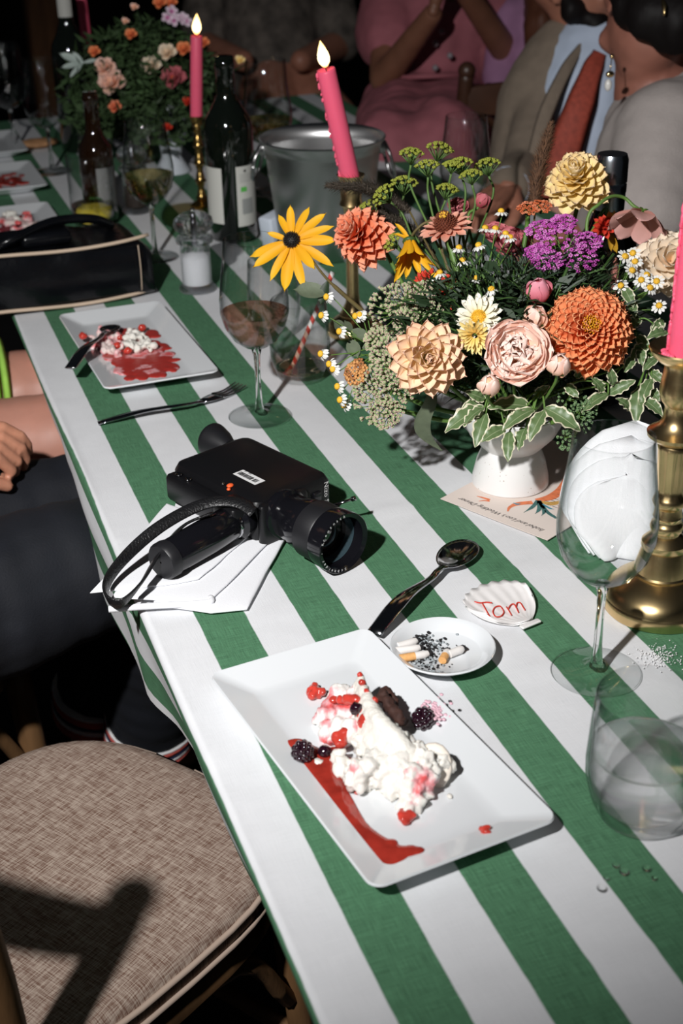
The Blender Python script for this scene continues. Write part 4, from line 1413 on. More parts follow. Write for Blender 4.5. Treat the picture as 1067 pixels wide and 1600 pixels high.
L = []
for i in range(25):
    u = i / 24; e = 1 - .10 * (abs(2 * u - 1)) ** 6
    hh = (.088 + .004 * math.sin(u * 5)) * (1 if 0 < u < 1 else .86); dpt = .135 * (1 if 0 < u < 1 else .9)
    ring = []
    for k, (y, z) in enumerate(rrect(1, 1, .14, 4)):
        yy = (y + .5); zz = (z + .5)
        bul = .008 * math.sin(zz * PI) * (1 if yy < .5 else -1)
        sag = -.012 * math.sin(yy * PI) * (1 if zz > .5 else 0) + .006 * noise.noise(V((u * 8, yy * 4, zz * 3)))
        ring.append(bagp(u, yy * dpt - bul + .012 * (1 if 0 < u < 1 else 1.3) + zz * .012, max(.001, zz * hh + sag * (zz > .3))))
    L.append(ring)
b = MB(); b.rings(L, True, True); b.build('bag_body', bagm, hb, world=True)
for z in (.006, .086):
    b = MB(); b.tube(smooth_path([bagp(u, .012 + .010 * (abs(2 * u - 1)) ** 8 + (.002 if z > .05 else -.001) + (z > .05) * .008, z + .003 * math.sin(u * 7)) for u in [i / 10 for i in range(11)]], 3), .0028, 8); b.build('piping', pipm, hb, world=True)
for u in (.20, .93):
    b = MB(); b.tube([bagp(u, .006 + .0, .012 + .007 * i) - by * (.0045 * math.sin(i * .31)) for i in range(11)], .0008, 6); b.build('stitching', pipm, hb, world=True)
b = MB(); b.box(bagp(.56, .075, .094), (.075, .05, .020), rot=Matrix((bx, by, V((0, 0, 1)))).transposed(), bev=.006); b.build('flap', bagm, hb, world=True)
b = MB(); b.tube(smooth_path([bagp(.30, .06, .085), bagp(.42, .05, .104), bagp(.62, .09, .110), bagp(.80, .10, .104), bagp(.90, .12, .085)], 6), .007, 8); b.build('handle', bagm, hb, world=True)

for i, (px, py, r, lb) in enumerate([(962, 1352, .0026, 'clear water droplet nearest the front tumbler'), (975, 1362, .0036, 'largest clear water droplet on the green stripe'), (947, 1372, .0022, 'water droplet left of the largest one'), (940, 1388, .0034, 'water droplet on the edge of the white stripe'), (1010, 1357, .0030, 'water droplet right of the front tumbler base'), (1022, 1372, .0020, 'tiny water droplet farthest right on the cloth')]):
    p = on(px, py, .0016)
    tag(MB().ell(p, (r, r * 1.1, r * .5), 12, 8).build('water_droplet', real_glass('droplet', (1, 1, 1), 1.33)), lb, 'water droplet')
b = MB()
for i in range(260):
    p = on(1030 + R.gauss(0, 17), 1024 + R.gauss(0, 9), .0018)
    r = R.uniform(.0003, .0009); b.ell(p, (r, r, r * .7), 4, 3)
tag(b.build('spilt_salt', salt_m, kind='stuff', smooth=False), 'white salt spilt on the green stripe in front of the large candlestick', 'salt')

# ---------------------------------------------------------------- dishes further up the table
def place_plate(px, py, label, w_=.15, l_=.29, rot=1):
    c = on(px, py, .0215)
    return rect_plate('dessert_plate', label, c.x - w_ / 2, c.y - l_ / 2, math.radians(rot), w_, l_)


P3 = place_plate(76, 312, 'white dessert plate with meringue leftovers behind the handbag')
P4 = place_plate(48, 248, 'dim white plate with dark berry sauce at the left edge', .15, .22)
P5 = place_plate(22, 200, 'farthest dim white plate at the left edge', .15, .22)
c3 = P3.location
for nm, lb, m_, n, ox, oy, sx2, hz, rr2 in [('dessert_leftover', 'dark berry compote spread over the plate behind the handbag', mat('compote', (.20, .03, .04), .25, coat=.3), 60, 0, 0, .026, .003, .010), ('dessert_leftover', 'heap of broken meringue on the plate behind the handbag', m_stain2, 34, .005, .02, .022, .014, .009),
                                  ('dessert_leftover', 'two pale meringue lumps at the left of the plate behind the handbag', cream_m, 8, -.045, -.01, .008, .012, .009), ('dessert_leftover', 'white scoop of cream on the plate behind the handbag', cream_m, 9, .0, .06, .008, .018, .011)]:
    q = [(V((c3.x + ox + R.gauss(0, sx2) * .9, c3.y + oy + R.gauss(0, sx2 * 1.7), .008 + R.uniform(0, hz))), (rr2 * R.uniform(.6, 1), rr2 * R.uniform(.6, 1), rr2 * .55)) for _ in range(n)]
    q = [z for z in q if abs(z[0].x - c3.x) < .052 and abs(z[0].y - c3.y) < .115]
    tag(obj_mesh(nm, remesh(q, .0026, 1, crumble(.003, 110)), m_), lb, 'dessert')
c4 = P4.location
q = [(V((c4.x + R.gauss(0, .025), c4.y + R.gauss(0, .035), .008)), (.008, .01, .002)) for _ in range(40)]
tag(obj_mesh('dessert_leftover', remesh([z for z in q if abs(z[0].x - c4.x) < .05 and abs(z[0].y - c4.y) < .08], .0026, 1), sauce_m), 'dark red sauce smear on the dim plate at the left edge', 'sauce')
p_ = on(60, 228, .004)
bd = MB().ell(p_ + V((0, 0, .007)), (.045, .03, .009), 18, 8, fn=lambda d: 1 + .15 * noise.noise(d * 2)).build('flatbread', mat('bread', (.50, .26, .12), .8, vary=.3, vscale=60))
tag(bd, 'flat golden piece of bread on the far left of the table', 'bread')
# ---------------------------------------------------------------- flower vase
VX = V((.433, 1.209, .003))
vs_ = thing('flower_vase', 'white speckled footed ceramic bowl holding the bright flower arrangement', 'vase', tuple(VX))


def speckled():
    m, t, b, out = nt('speckled_ceramic')
    tc = t.nodes.new('ShaderNodeTexCoord'); n = t.nodes.new('ShaderNodeTexVoronoi'); n.inputs['Scale'].default_value = 260
    n2 = t.nodes.new('ShaderNodeTexNoise'); n2.inputs['Scale'].default_value = 60
    t.links.new(tc.outputs['Object'], n.inputs['Vector']); t.links.new(tc.outputs['Object'], n2.inputs['Vector'])
    a = t.nodes.new('ShaderNodeMath'); a.operation = 'MULTIPLY_ADD'; a.inputs[1].default_value = .6; t.links.new(n2.outputs['Fac'], a.inputs[0]); a.inputs[2].default_value = -.24
    l = t.nodes.new('ShaderNodeMath'); l.operation = 'LESS_THAN'; t.links.new(n.outputs['Distance'], l.inputs[0]); t.links.new(a.outputs[0], l.inputs[1])
    mx = t.nodes.new('ShaderNodeMix'); mx.data_type = 'RGBA'; t.links.new(l.outputs[0], mx.inputs[0]); mx.inputs[6].default_value = (.80, .79, .78, 1); mx.inputs[7].default_value = (.42, .34, .28, 1)
    t.links.new(mx.outputs[2], b.inputs['Base Color']); b.inputs['Roughness'].default_value = .28
    return m


MB().lathe([(.0005, .001), (.0395, .0), (.0415, .002), (.0410, .010), (.0370, .028), (.0318, .041), (.0308, .0435), (.036, .049), (.046, .060), (.053, .074), (.0560, .088), (.0550, .0895), (.0530, .088), (.049, .074), (.038, .056), (.0005, .052)], 64, cap0=True).build('bowl', speckled(), vs_, sharp=45)
MOUTH = VX + V((0, 0, .085))
stem_g = mat('stem_green', (.10, .20, .035), .55, vary=.3, vscale=30)
stem_b = mat('stem_olive_brown', (.13, .10, .035), .6, vary=.3, vscale=40)
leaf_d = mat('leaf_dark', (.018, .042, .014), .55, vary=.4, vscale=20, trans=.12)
leaf_g = mat('leaf_green', (.06, .13, .03), .5, vary=.35, vscale=30, trans=.15)
sage = mat('sage_leaf', (.13, .16, .10), .6, vary=.25, vscale=60, bump=.3, bscale=300, trans=.1)


def stem_to(t, head, m_=stem_g, r=.0018, back=None, mouth=None, bow=.0):
    h = V(head); q = mouth or (MOUTH + V((R.uniform(-.02, .02), R.uniform(-.02, .02), -.008)))
    bk = V(back) if back is not None else V((0, 0, -1))
    pts = smooth_path([h, h + bk * .022, h.lerp(q, .5) + V((0, 0, -.012 + bow)), q], 5)
    b = MB(); b.tube(pts, r, 6); return b.build('stem', m_, t, world=True)


def petal(L, W, cup=.2, curl=.1, a=.9, bq=.7, tipn=0.0, nu=4, nv=7, ruf=0.0, seed=0, fold=0.0, base=.25, roll=0.0, name='petal', m_=None):
    """Petal along +Y, upper face +Z. cup lifts the edges, curl bends the tip up."""
    b = MB()

    def fn(u, v):
        s = (u - .5) * 2
        v = 1 - (1 - v) ** 1.7
        wd = W * (lerp(base, 1, math.sin(min(1, v / a) * PI / 2) ** .8) if v < a else 1) * (1 - max(0, (v - .55) / .45) ** 2.4 * (1 - .0)) ** bq
        if v > .999: wd = W * .04
        x = s * wd / 2
        y = L * v * (1 - .07 * s * s * v)
        rl = roll * s * s * wd
        z = cup * wd * .5 * s * s + curl * L * v * v + ruf * math.sin(s * 5 + v * 9 + seed) * W * v + fold * L * math.sin(v * PI)
        y -= tipn * L * abs(s) ** 1.5 * v * 0
        return V((x, y, z))
    b.grid(fn, nu, nv)
    return b.mesh(name, m_)


def place_petal(t, me, base, d, up, tw=0.0, s=1.0, name='petal'):
    y = V(d).normalized(); z = V(up) - y * V(up).dot(y)
    if z.length < 1e-4: z = y.orthogonal()
    z.normalize(); x = y.cross(z)
    M = Matrix(((x.x, y.x, z.x, 0), (x.y, y.y, z.y, 0), (x.z, y.z, z.z, 0), (0, 0, 0, 1)))
    return inst(name, me, t, Matrix.Translation(base) @ M @ Matrix.Rotation(tw, 4, 'Y') @ Matrix.Scale(s, 4))


def toward(px, py, d, face):
    """head matrix at a pixel and distance; face = (right, up, to camera) mix"""
    p = dp(px, py, d)
    n = (RT * face[0] + UP * face[1] - FW * face[2]).normalized()
    return Matrix.Translation(p) @ frame(n), n


def dahlia(label, px, py, d, diam, face, n, ramp, th0=12, th1=104, shape=None, depth_k=.55, tipc='', centre=None, seed=1, squash=1.0, stem=True, len0=.45, jitter=.06, spiral=True, group=None, name='dahlia'):
    M, nrm = toward(px, py, d, face)
    t = thing(name, label, 'flower', M=M, group=group)
    rr = random.Random(seed)
    Rr = diam / 2
    sh = dict(cup=.55, curl=.18, a=.75, bq=.75)
    sh.update(shape or {})
    mes = [petal(1, sh.get('W', .42), sh['cup'] * q, sh['curl'] * q2, sh['a'], sh['bq'], ruf=sh.get('ruf', 0), seed=i * 2, fold=sh.get('fold', 0), m_=ramp) for i, (q, q2) in enumerate(((1, 1), (.8, 1.3), (1.15, .7)))]
    for i in range(n):
        k = (i + .5) / n
        th = math.radians(lerp(th0, th1, k ** sh.get('pw', .62)))
        ph = i * 2.399963 + rr.uniform(-.05, .05)
        L = Rr * lerp(len0, 1.0, k ** .6) * rr.uniform(1 - jitter, 1 + jitter)
        th += rr.uniform(-.05, .05)
        dr = V((math.sin(th) * math.cos(ph), math.sin(th) * math.sin(ph), math.cos(th) * squash))
        up = V((-math.cos(th) * math.cos(ph), -math.cos(th) * math.sin(ph), math.sin(th) + .05))
        base = V((0, 0, -Rr * depth_k * k)) + dr * Rr * .03
        place_petal(t, mes[i % 3], base, dr, up, rr.uniform(-.15, .15), L)
    if centre:
        cm_, cr, cz = centre
        b = MB()
        for i in range(60):
            k = math.sqrt((i + .5) / 60); a = i * 2.4
            b.ell((cr * k * math.cos(a), cr * k * math.sin(a), cz + cr * .35 * (1 - k * k)), (cr * .11, cr * .11, cr * .28), 5, 4)
        b.build('flower_centre', cm_, t)
    b = MB(); b.ell((0, 0, -Rr * depth_k - .002), (Rr * .28, Rr * .28, Rr * .16), 10, 6); b.build('calyx', leaf_g, t)
    if stem: stem_to(t, M.to_translation() - nrm * (Rr * depth_k + .003), stem_g, .0024, -nrm)
    return t


ypol = mat('yellow_pollen', (.85, .48, .03), .6, vary=.3, vscale=400)
r_or = ramp_mat('orange_petal', [(0, (.74, .16, .05)), (.5, (.92, .32, .13)), (1, (.96, .42, .20))], noise_amt=.12)
r_pe = ramp_mat('peach_petal', [(0, (.95, .80, .34)), (.45, (.95, .72, .48)), (1, (.93, .60, .45))], noise_amt=.2)
r_ye = ramp_mat('butter_petal', [(0, (.90, .62, .16)), (.5, (.94, .76, .36)), (1, (.90, .68, .42))], noise_amt=.25)
r_co = ramp_mat('coral_petal', [(0, (.62, .10, .03)), (.5, (.88, .28, .14)), (1, (.93, .46, .32))], noise_amt=.2)
r_rd = ramp_mat('red_petal', [(0, (.45, .02, .01)), (.6, (.66, .055, .03)), (1, (.72, .11, .06))], noise_amt=.2)
r_cr = ramp_mat('cream_petal', [(0, (.86, .58, .36)), (.4, (.90, .76, .58)), (1, (.92, .80, .66))], noise_amt=.2)
r_ru = ramp_mat('golden_petal', [(0, (.80, .36, .01)), (1, (.90, .52, .02))], noise_amt=.1, trans=.1)
r_zi = ramp_mat('salmon_petal', [(0, (.75, .28, .18)), (1, (.84, .45, .34))], noise_amt=.3)
r_mu = ramp_mat('ivory_petal', [(0, (.85, .72, .30)), (.35, (.86, .82, .66)), (1, (.87, .85, .76))], noise_amt=.1)
r_my = ramp_mat('pale_yellow_petal', [(0, (.84, .58, .14)), (1, (.86, .76, .38))], noise_amt=.1)
r_ro = ramp_mat('blush_petal', [(0, (.95, .56, .34)), (.5, (.95, .62, .50)), (1, (.95, .74, .66))], noise_amt=.25)
r_pk = ramp_mat('rose_pink_petal', [(0, (.70, .10, .14)), (1, (.82, .36, .44))], noise_amt=.3)
r_cs = ramp_mat('dusty_pink_petal', [(0, (.68, .36, .30)), (1, (.74, .42, .38))], noise_amt=.4, trans=.25)
r_dk = ramp_mat('dusky_pink_petal', [(0, (.40, .06, .08)), (1, (.62, .20, .22))], noise_amt=.3)
r_wh = ramp_mat('white_petal', [(0, (.80, .80, .74)), (1, (.86, .86, .86))], noise_amt=.05)

dahlia('large orange ball dahlia with honeycomb petals and a yellow centre', 922, 512, 1.345, .092, (-.06, .10, 1), 165, r_or, 20, 100, dict(W=.40, cup=.95, curl=.18, a=.75, bq=.42, pw=.60), .42, centre=(ypol, .0095, .015), seed=3, len0=.42, jitter=.03)
dahlia('peach dahlia with broad pointed petals above the menu card', 668, 560, 1.325, .082, (.05, -.12, 1), 66, r_pe, 4, 100, dict(W=.50, cup=.75, curl=.20, a=.55, bq=.72, pw=.62), .35, seed=5, len0=.36)
dahlia('pale yellow dahlia standing tallest in the arrangement', 900, 274, 1.47, .072, (-.25, .45, 1), 90, r_ye, 10, 118, dict(W=.54, cup=.5, curl=.24, a=.7, bq=.5, ruf=.03), .5, seed=8, len0=.5, jitter=.12)
dahlia('coral dahlia leaning left behind the yellow black-eyed flower', 553, 362, 1.50, .070, (-.75, .2, .8), 95, r_co, 10, 125, dict(W=.50, cup=.6, curl=.16, a=.65, bq=.65), .6, seed=11, len0=.5, jitter=.1)
dahlia('deep red dahlia half hidden behind the sedum heads', 668, 447, 1.46, .060, (-.6, .55, .7), 70, r_rd, 14, 112, dict(W=.34, cup=.5, curl=.12, a=.6, bq=.6), .5, seed=13)
dahlia('cream dahlia with loose rounded petals at the right edge', 1048, 408, 1.46, .078, (-.15, .1, 1), 46, r_cr, 18, 110, dict(W=.62, cup=.55, curl=.22, a=.6, bq=.6, ruf=.03), .45, seed=17, len0=.5)
dahlia('small red flower glowing behind the magenta yarrow', 945, 352, 1.50, .030, (0, .2, 1), 26, r_rd, 15, 100, dict(W=.45), .4, seed=19)


def rays(t, me, n, r0, th, jit=.1, seed=0, z=0.0, name='petal', ks=None, up_flip=1):
    rr = random.Random(seed)
    for i in range(n):
        a = 2 * PI * i / n + rr.uniform(-jit, jit)
        tt = th + rr.uniform(-.12, .12)
        d = V((math.sin(tt) * math.cos(a), math.sin(tt) * math.sin(a), math.cos(tt)))
        up = V((-math.cos(tt) * math.cos(a), -math.cos(tt) * math.sin(a), math.sin(tt))) * up_flip
        place_petal(t, me, V((r0 * math.cos(a), r0 * math.sin(a), z)), d, up, rr.uniform(-.25, .25), (ks[i % len(ks)] if ks else 1) * rr.uniform(.92, 1.08), name)


def cone(t, r, h, m_, n=90, name='flower_cone', z=0.0, spike=1.0):
    b = MB(); b.ell((0, 0, z), (r * .85, r * .85, h * .8), 12, 8)
    for i in range(n):
        k = (i + .5) / n; th = k ** .55 * 1.6; a = i * 2.4
        d = V((math.sin(th) * math.cos(a), math.sin(th) * math.sin(a), math.cos(th)))
        b.ell(V((d.x * r * .9, d.y * r * .9, z + d.z * h * .9)), (r * .085, r * .085, r * .085 + .0), 5, 4)
        b.tube([V((d.x * r * .8, d.y * r * .8, z + d.z * h * .8)), V((d.x * r * 1.08, d.y * r * 1.08, z + d.z * h * (1.05 + .1 * spike)))], [r * .07, r * .03], 4)
    return b.build(name, m_, t)


# black-eyed yellow flower
M, nr = toward(456, 376, 1.53, (-.25, .22, 1))
t = thing('coneflower', 'yellow black-eyed flower with narrow golden petals reaching over the wine glass', 'flower', M=M)
angs = [(95, .042), (68, .046), (40, .050), (16, .050), (-5, .053), (-32, .056), (-52, .048), (-75, .058), (-97, .060), (-118, .052), (-148, .054), (-170, .056), (158, .030), (118, .040)]
mr_ = petal(1, .21, .35, -.10, .5, .62, m_=r_ru, nv=8)
mr2 = petal(1, .25, .35, .05, .5, .62, m_=r_ru, nv=8)
XR = M.to_3x3().inverted() @ RT; YU = M.to_3x3().inverted() @ UP
for i, (a, L) in enumerate(angs):
    a = math.radians(a)
    w0 = XR * math.cos(a) + YU * math.sin(a); w0.z = 0; w0.normalize()
    d = w0 * 1.0 + V((0, 0, .06 - .10 * (i % 3)))
    place_petal(t, mr_ if i % 2 else mr2, w0 * .004 + V((0, 0, -.001)), d, V((0, 0, 1)), .15 * math.sin(i * 2.1), L * .92)
cone(t, .0095, .0075, mat('black_cone', (.008, .006, .006), .6), z=.002)
b = MB(); P0 = M.to_translation() - nr * .004
b.tube(smooth_path([P0, dp(478, 395, 1.53), dp(510, 435, 1.50), dp(548, 470, 1.47), dp(590, 505, 1.44), dp(618, 522, 1.43), MOUTH], 5), [.0015] * 12 + [.0024] * 19, 7); b.build('stem', stem_b, t, world=True)
lm = petal(1, .42, .25, -.08, .5, .9, m_=sage, nv=8)
lt = MB()


def leaf_between(t, p0, p1, W, m_, cup=.25, curl=0.0, nrm=None, name='leaf', nv=8, ruf=0.0, seed=0, bq=.9, fold=0.0):
    p0, p1 = V(p0), V(p1); L = (p1 - p0).length
    me = petal(L, W, cup, curl, .5, bq, m_=m_, nv=nv, ruf=ruf, seed=seed, base=.06, fold=fold, name=name)
    n_ = nrm if nrm is not None else (V((-.45, -.5, .75)))
    y = (p1 - p0).normalized(); z = n_ - y * n_.dot(y); z.normalize(); x = y.cross(z)
    Mw = Matrix(((x.x, y.x, z.x, p0.x), (x.y, y.y, z.y, p0.y), (x.z, y.z, z.z, p0.z), (0, 0, 0, 1)))
    o = bpy.data.objects.new(name, me); COL.objects.link(o); o.parent = t
    o.matrix_local = local_mat(t).inverted() @ Mw
    return o


leaf_between(t, dp(515, 458, 1.50), dp(457, 452, 1.50), .020, sage)
leaf_between(t, dp(512, 438, 1.50), dp(500, 478, 1.50), .012, leaf_d)

# drooping yellow flower
M, nr = toward(640, 378, 1.47, (.1, -.9, .35))
t = thing('drooping_flower', 'wilting yellow flower with its petals hanging straight down', 'flower', M=M)
me = petal(1, .24, .6, -.12, .5, .6, m_=r_ru)
rays(t, me, 11, .006, .42, .15, 3, ks=[.036, .040, .034])
place_petal(t, me, V((0, 0, 0)), M.to_3x3().inverted() @ (UP * .9 - RT * .6), V((0, 0, -1)), 0, .026)
place_petal(t, me, V((.002, 0, 0)), M.to_3x3().inverted() @ (UP * .5 - RT * .9), V((0, 0, -1)), 0, .022)
b = MB(); b.ell((0, 0, -.001), (.008, .008, .004), 10, 6); b.build('calyx', leaf_g, t)
b = MB(); b.tube(smooth_path([M.to_translation(), dp(648, 362, 1.48), dp(665, 348, 1.48), dp(684, 350, 1.48), dp(700, 420, 1.46), MOUTH], 5), .0016, 6); b.build('stem', stem_b, t, world=True)

# zinnia with a tall brown cone
M, nr = toward(697, 358, 1.45, (-.25, .75, .6))
t = thing('zinnia', 'salmon zinnia with a tall brown cone ringed in yellow', 'flower', M=M)
me = petal(1, .40, .3, -.05, .6, .5, m_=r_zi)
rays(t, me, 15, .008, 1.45, .08, 5, ks=[.021, .024, .022]); rays(t, me, 11, .007, 1.25, .1, 6, .002, ks=[.017, .019])
cone(t, .0125, .016, mat('brown_cone', (.16, .035, .012), .8, vary=.4, vscale=300), 150, z=.003)
b = MB(); rr = random.Random(4)
for i in range(34):
    a = rr.uniform(0, 6.28); k = rr.uniform(0, .6); r_ = .009 * k
    b.ell(V((r_ * math.cos(a), r_ * math.sin(a) + .001, .0185 - .004 * k)), (.0014, .0014, .0022), 6, 4)
b.build('yellow_florets', ypol, t)
stem_to(t, M.to_translation() - nr * .002, mat('stem_bright', (.12, .22, .05), .5), .0034, -nr)

# ivory daisy mums
M, nr = toward(748, 497, 1.345, (-.15, .22, 1))
t = thing('chrysanthemum', 'ivory white chrysanthemum with a round yellow eye', 'flower', M=M)
me = petal(1, .30, .5, .04, .7, .42, m_=r_mu)
for n_, th_, k_, z_ in ((18, 1.45, .0205, 0), (15, 1.22, .0185, .001), (12, 1.0, .015, .002)): rays(t, me, n_, .004, th_, .1, n_, z_, ks=[k_, k_ * 1.05])
cone(t, .0078, .0045, ypol, 110, 'flower_centre', z=.003, spike=.1); stem_to(t, M.to_translation() - nr * .002, back=-nr)
M, nr = toward(742, 524, 1.335, (-.3, -.5, .9))
t = thing('chrysanthemum', 'pale yellow chrysanthemum tucked below the ivory one', 'flower', M=M)
me = petal(1, .26, .5, .06, .7, .5, m_=r_my)
for n_, th_, k_, z_ in ((18, 1.35, .0165, 0), (16, 1.0, .0145, .001), (12, .6, .011, .002)): rays(t, me, n_, .003, th_, .1, n_ + 3, z_, ks=[k_, k_ * 1.05])
stem_to(t, M.to_translation() - nr * .002, back=-nr)

# big blush rose
M, nr = toward(806, 553, 1.325, (-.02, .12, 1))
t = thing('garden_rose', 'large blush pink garden rose with crumpled inner petals', 'flower', M=M)
rr = random.Random(21)
b = MB()
outer = [petal(1, 1.25, .50, .30, .6, .45, ruf=.03, seed=i, m_=r_ro, nu=8, nv=9, base=.5) for i in range(3)]
for i in range(16):
    k = i / 16; a = i * 2.4; th = lerp(1.42, .95, k)
    d = V((math.sin(th) * math.cos(a), math.sin(th) * math.sin(a), math.cos(th)))
    up = V((-math.cos(th) * math.cos(a), -math.cos(th) * math.sin(a), math.sin(th)))
    place_petal(t, outer[i % 3], V((0, 0, -.010)) + d * .004, d, up, rr.uniform(-.2, .2), lerp(.034, .027, k))
inner = [petal(1, 1.5, .55, .15, .7, .35, ruf=.10, seed=i * 3, m_=r_ro, nu=9, nv=6, base=.6) for i in range(4)]
for i in range(58):
    k = math.sqrt((i + .5) / 58); a = i * 2.4 + rr.uniform(-.3, .3); r_ = .0225 * k
    th = .15 + .35 * k
    sw = a + PI / 2 * .8
    d = V((math.sin(th) * math.cos(a), math.sin(th) * math.sin(a), math.cos(th)))
    up = V((-math.cos(a + rr.uniform(-.9, .9)), -math.sin(a + rr.uniform(-.9, .9)), .1))
    place_petal(t, inner[i % 4], V((r_ * math.cos(a), r_ * math.sin(a), -.009 + .004 * (1 - k))), d, up, rr.uniform(-.3, .3), rr.uniform(.0135, .0175))
stem_to(t, M.to_translation() - nr * .02, back=-nr)


def rosebud(label, px, py, d, r, face, m_, group=None):
    M, nr = toward(px, py, d, face)
    t = thing('rosebud', label, 'flower', M=M, group=group)
    me = petal(1, 1.15, .85, .28, .5, .55, m_=m_, nu=8, nv=8, base=.5, fold=-.22)
    for i in range(6):
        a = i * 2.4; th = .30 - .03 * i
        dd = V((math.sin(th) * math.cos(a), math.sin(th) * math.sin(a), math.cos(th)))
        place_petal(t, me, V((math.cos(a), math.sin(a), 0)) * r * (.5 - .06 * i) + V((0, 0, -r)), dd, V((-math.cos(a), -math.sin(a), .3)), .15, r * (2.1 - .08 * i))
    b = MB(); b.ell((0, 0, -r * .1), (r * .78, r * .78, r * 1.0), 16, 10); b.build('bud_core', m_, t)
    sm_ = petal(1, .4, .4, .1, .4, .9, m_=leaf_g)
    for i in range(5):
        a = i * 1.257
        place_petal(t, sm_, V((0, 0, -r * 1.05)) + V((math.cos(a), math.sin(a), 0)) * r * .25, V((math.cos(a) * .75, math.sin(a) * .75, .6)), V((-math.cos(a), -math.sin(a), .8)), 0, r * 1.2, 'sepal')
    stem_to(t, M.to_translation() - nr * r, back=-nr, r=.0016)
    return t


rosebud('pink rosebud standing upright between the white daisies and the orange dahlia', 841, 455, 1.36, .0115, (-.1, .8, .5), r_pk)
rosebud('blush rosebud between the garden rose and the orange dahlia', 873, 571, 1.315, .0105, (0, .5, .9), r_ro)
rosebud('blush rosebud at the lower left of the garden rose', 764, 602, 1.32, .0100, (-.1, .4, .9), r_ro)
rosebud('blush rosebud peeking over the top of the garden rose', 834, 497, 1.36, .0110, (.2, .7, .6), r_ro)
rosebud('small red and green bud on an arched stem behind the zinnia', 754, 314, 1.50, .0075, (.5, .8, .3), r_dk)
for px, py, d, r, lb in ((800, 392, 1.50, .026, 'dusky pink rose in shade behind the magenta yarrow'), (775, 372, 1.52, .018, 'shaded pink rose left of the dusky one'), (716, 330, 1.53, .015, 'mauve pink blossom behind the salmon zinnia')):
    M, nr = toward(px, py, d, (-.2, .5, .8))
    t = thing('shrub_rose', lb, 'flower', M=M)
    me = petal(1, 1.2, .5, .25, .6, .5, ruf=.05, m_=r_dk, nu=6, nv=6, base=.5)
    for i in range(16):
        k = i / 16; a = i * 2.4; th = lerp(1.35, .3, k)
        dd = V((math.sin(th) * math.cos(a), math.sin(th) * math.sin(a), math.cos(th)))
        place_petal(t, me, dd * r * .05, dd, V((-math.cos(th) * math.cos(a), -math.cos(th) * math.sin(a), math.sin(th))), 0, r * lerp(1, .6, k))
    stem_to(t, M.to_translation(), back=-nr)

# dusty pink cosmos seen from behind on a long arching stem
M, nr = toward(1003, 333, 1.47, (.25, .75, -.15))
t = thing('cosmos', 'dusty pink cosmos drooping from a long arched green stem', 'flower', M=M)
me = petal(1, .75, .25, -.28, .75, .35, ruf=.02, m_=r_cs, nu=8, nv=8)
for a, k in ((0, .036), (55, .034), (110, .036), (170, .038), (225, .036), (275, .034), (320, .036)):
    a = math.radians(a); dd = V((math.cos(a), math.sin(a), -.45))
    place_petal(t, me, V((math.cos(a), math.sin(a), 0)) * .003, dd, V((0, 0, 1)), 0, k)
sm_ = petal(1, .3, .3, -.2, .4, .9, m_=mat('bright_sepal', (.12, .30, .04), .5))
for i in range(8):
    a = i * PI / 4; place_petal(t, sm_, V((0, 0, .002)), V((math.cos(a), math.sin(a), .12)), V((0, 0, 1)), 0, .012, 'sepal')
b = MB(); b.tube(smooth_path([M.to_translation() + nr * .002, dp(990, 322, 1.47), dp(975, 309, 1.47), dp(955, 307, 1.46), dp(935, 320, 1.45), dp(918, 342, 1.45), dp(905, 430, 1.45), MOUTH], 5), .0019, 7); b.build('stem', mat('stem_bright', (.12, .22, .05), .5), t, world=True)
# withered dark yellow blossom
M, nr = toward(950, 352, 1.52, (.2, -.5, .5))
t = thing('withered_flower', 'withered dark yellow flower hanging behind the magenta yarrow', 'flower', M=M)
me = petal(1, .28, .5, -.2, .5, .7, m_=ramp_mat('withered_petal', [(0, (.35, .16, .01)), (1, (.60, .34, .03))]))
rays(t, me, 12, .006, .9, .2, 9, ks=[.024, .030, .019]); b = MB(); b.ell((0, 0, 0), (.009, .009, .006), 10, 6); b.build('calyx', leaf_d, t); stem_to(t, M.to_translation(), back=-nr)


# small daisies
def daisy_mesh():
    return petal(1, .52, .2, -.12, .7, .4, m_=r_wh, nu=3, nv=3)


DP = daisy_mesh(); DB = MB(); DB.ell((0, 0, 0), (.0036, .0036, .0030), 10, 7, fn=lambda d: 1 + .06 * math.sin(d.x * 20) * math.sin(d.y * 20)); DB = DB.mesh('eye', ypol)
DL = [(511, 464, 1.42, 'L'), (503, 493, 1.42, 'L'), (556, 494, 1.41, 'L'), (563, 492, 1.41, 'L'), (531, 518, 1.41, 'L'), (502, 553, 1.41, 'L'), (515, 569, 1.41, 'L'), (521, 577, 1.41, 'L'), (528, 604, 1.40, 'L'), (532, 625, 1.40, 'L'), (538, 633, 1.41, 'L'),
      (748, 384, 1.41, 'M'), (723, 408, 1.40, 'M'), (783, 331, 1.43, 'M'), (774, 358, 1.42, 'M'), (790, 366, 1.42, 'M'), (797, 372, 1.42, 'M'), (768, 453, 1.36, 'M'), (679, 432, 1.42, 'M'), (687, 427, 1.42, 'M'), (717, 388, 1.42, 'M'), (758, 357, 1.45, 'M'), (744, 436, 1.39, 'M'),
      (976, 401, 1.43, 'R'), (989, 396, 1.43, 'R'), (992, 409, 1.43, 'R'), (987, 423, 1.42, 'R'), (1002, 438, 1.42, 'R'), (1026, 440, 1.42, 'R'), (1015, 450, 1.42, 'R'), (970, 447, 1.41, 'R'), (1030, 478, 1.41, 'R'), (1010, 430, 1.43, 'R')]
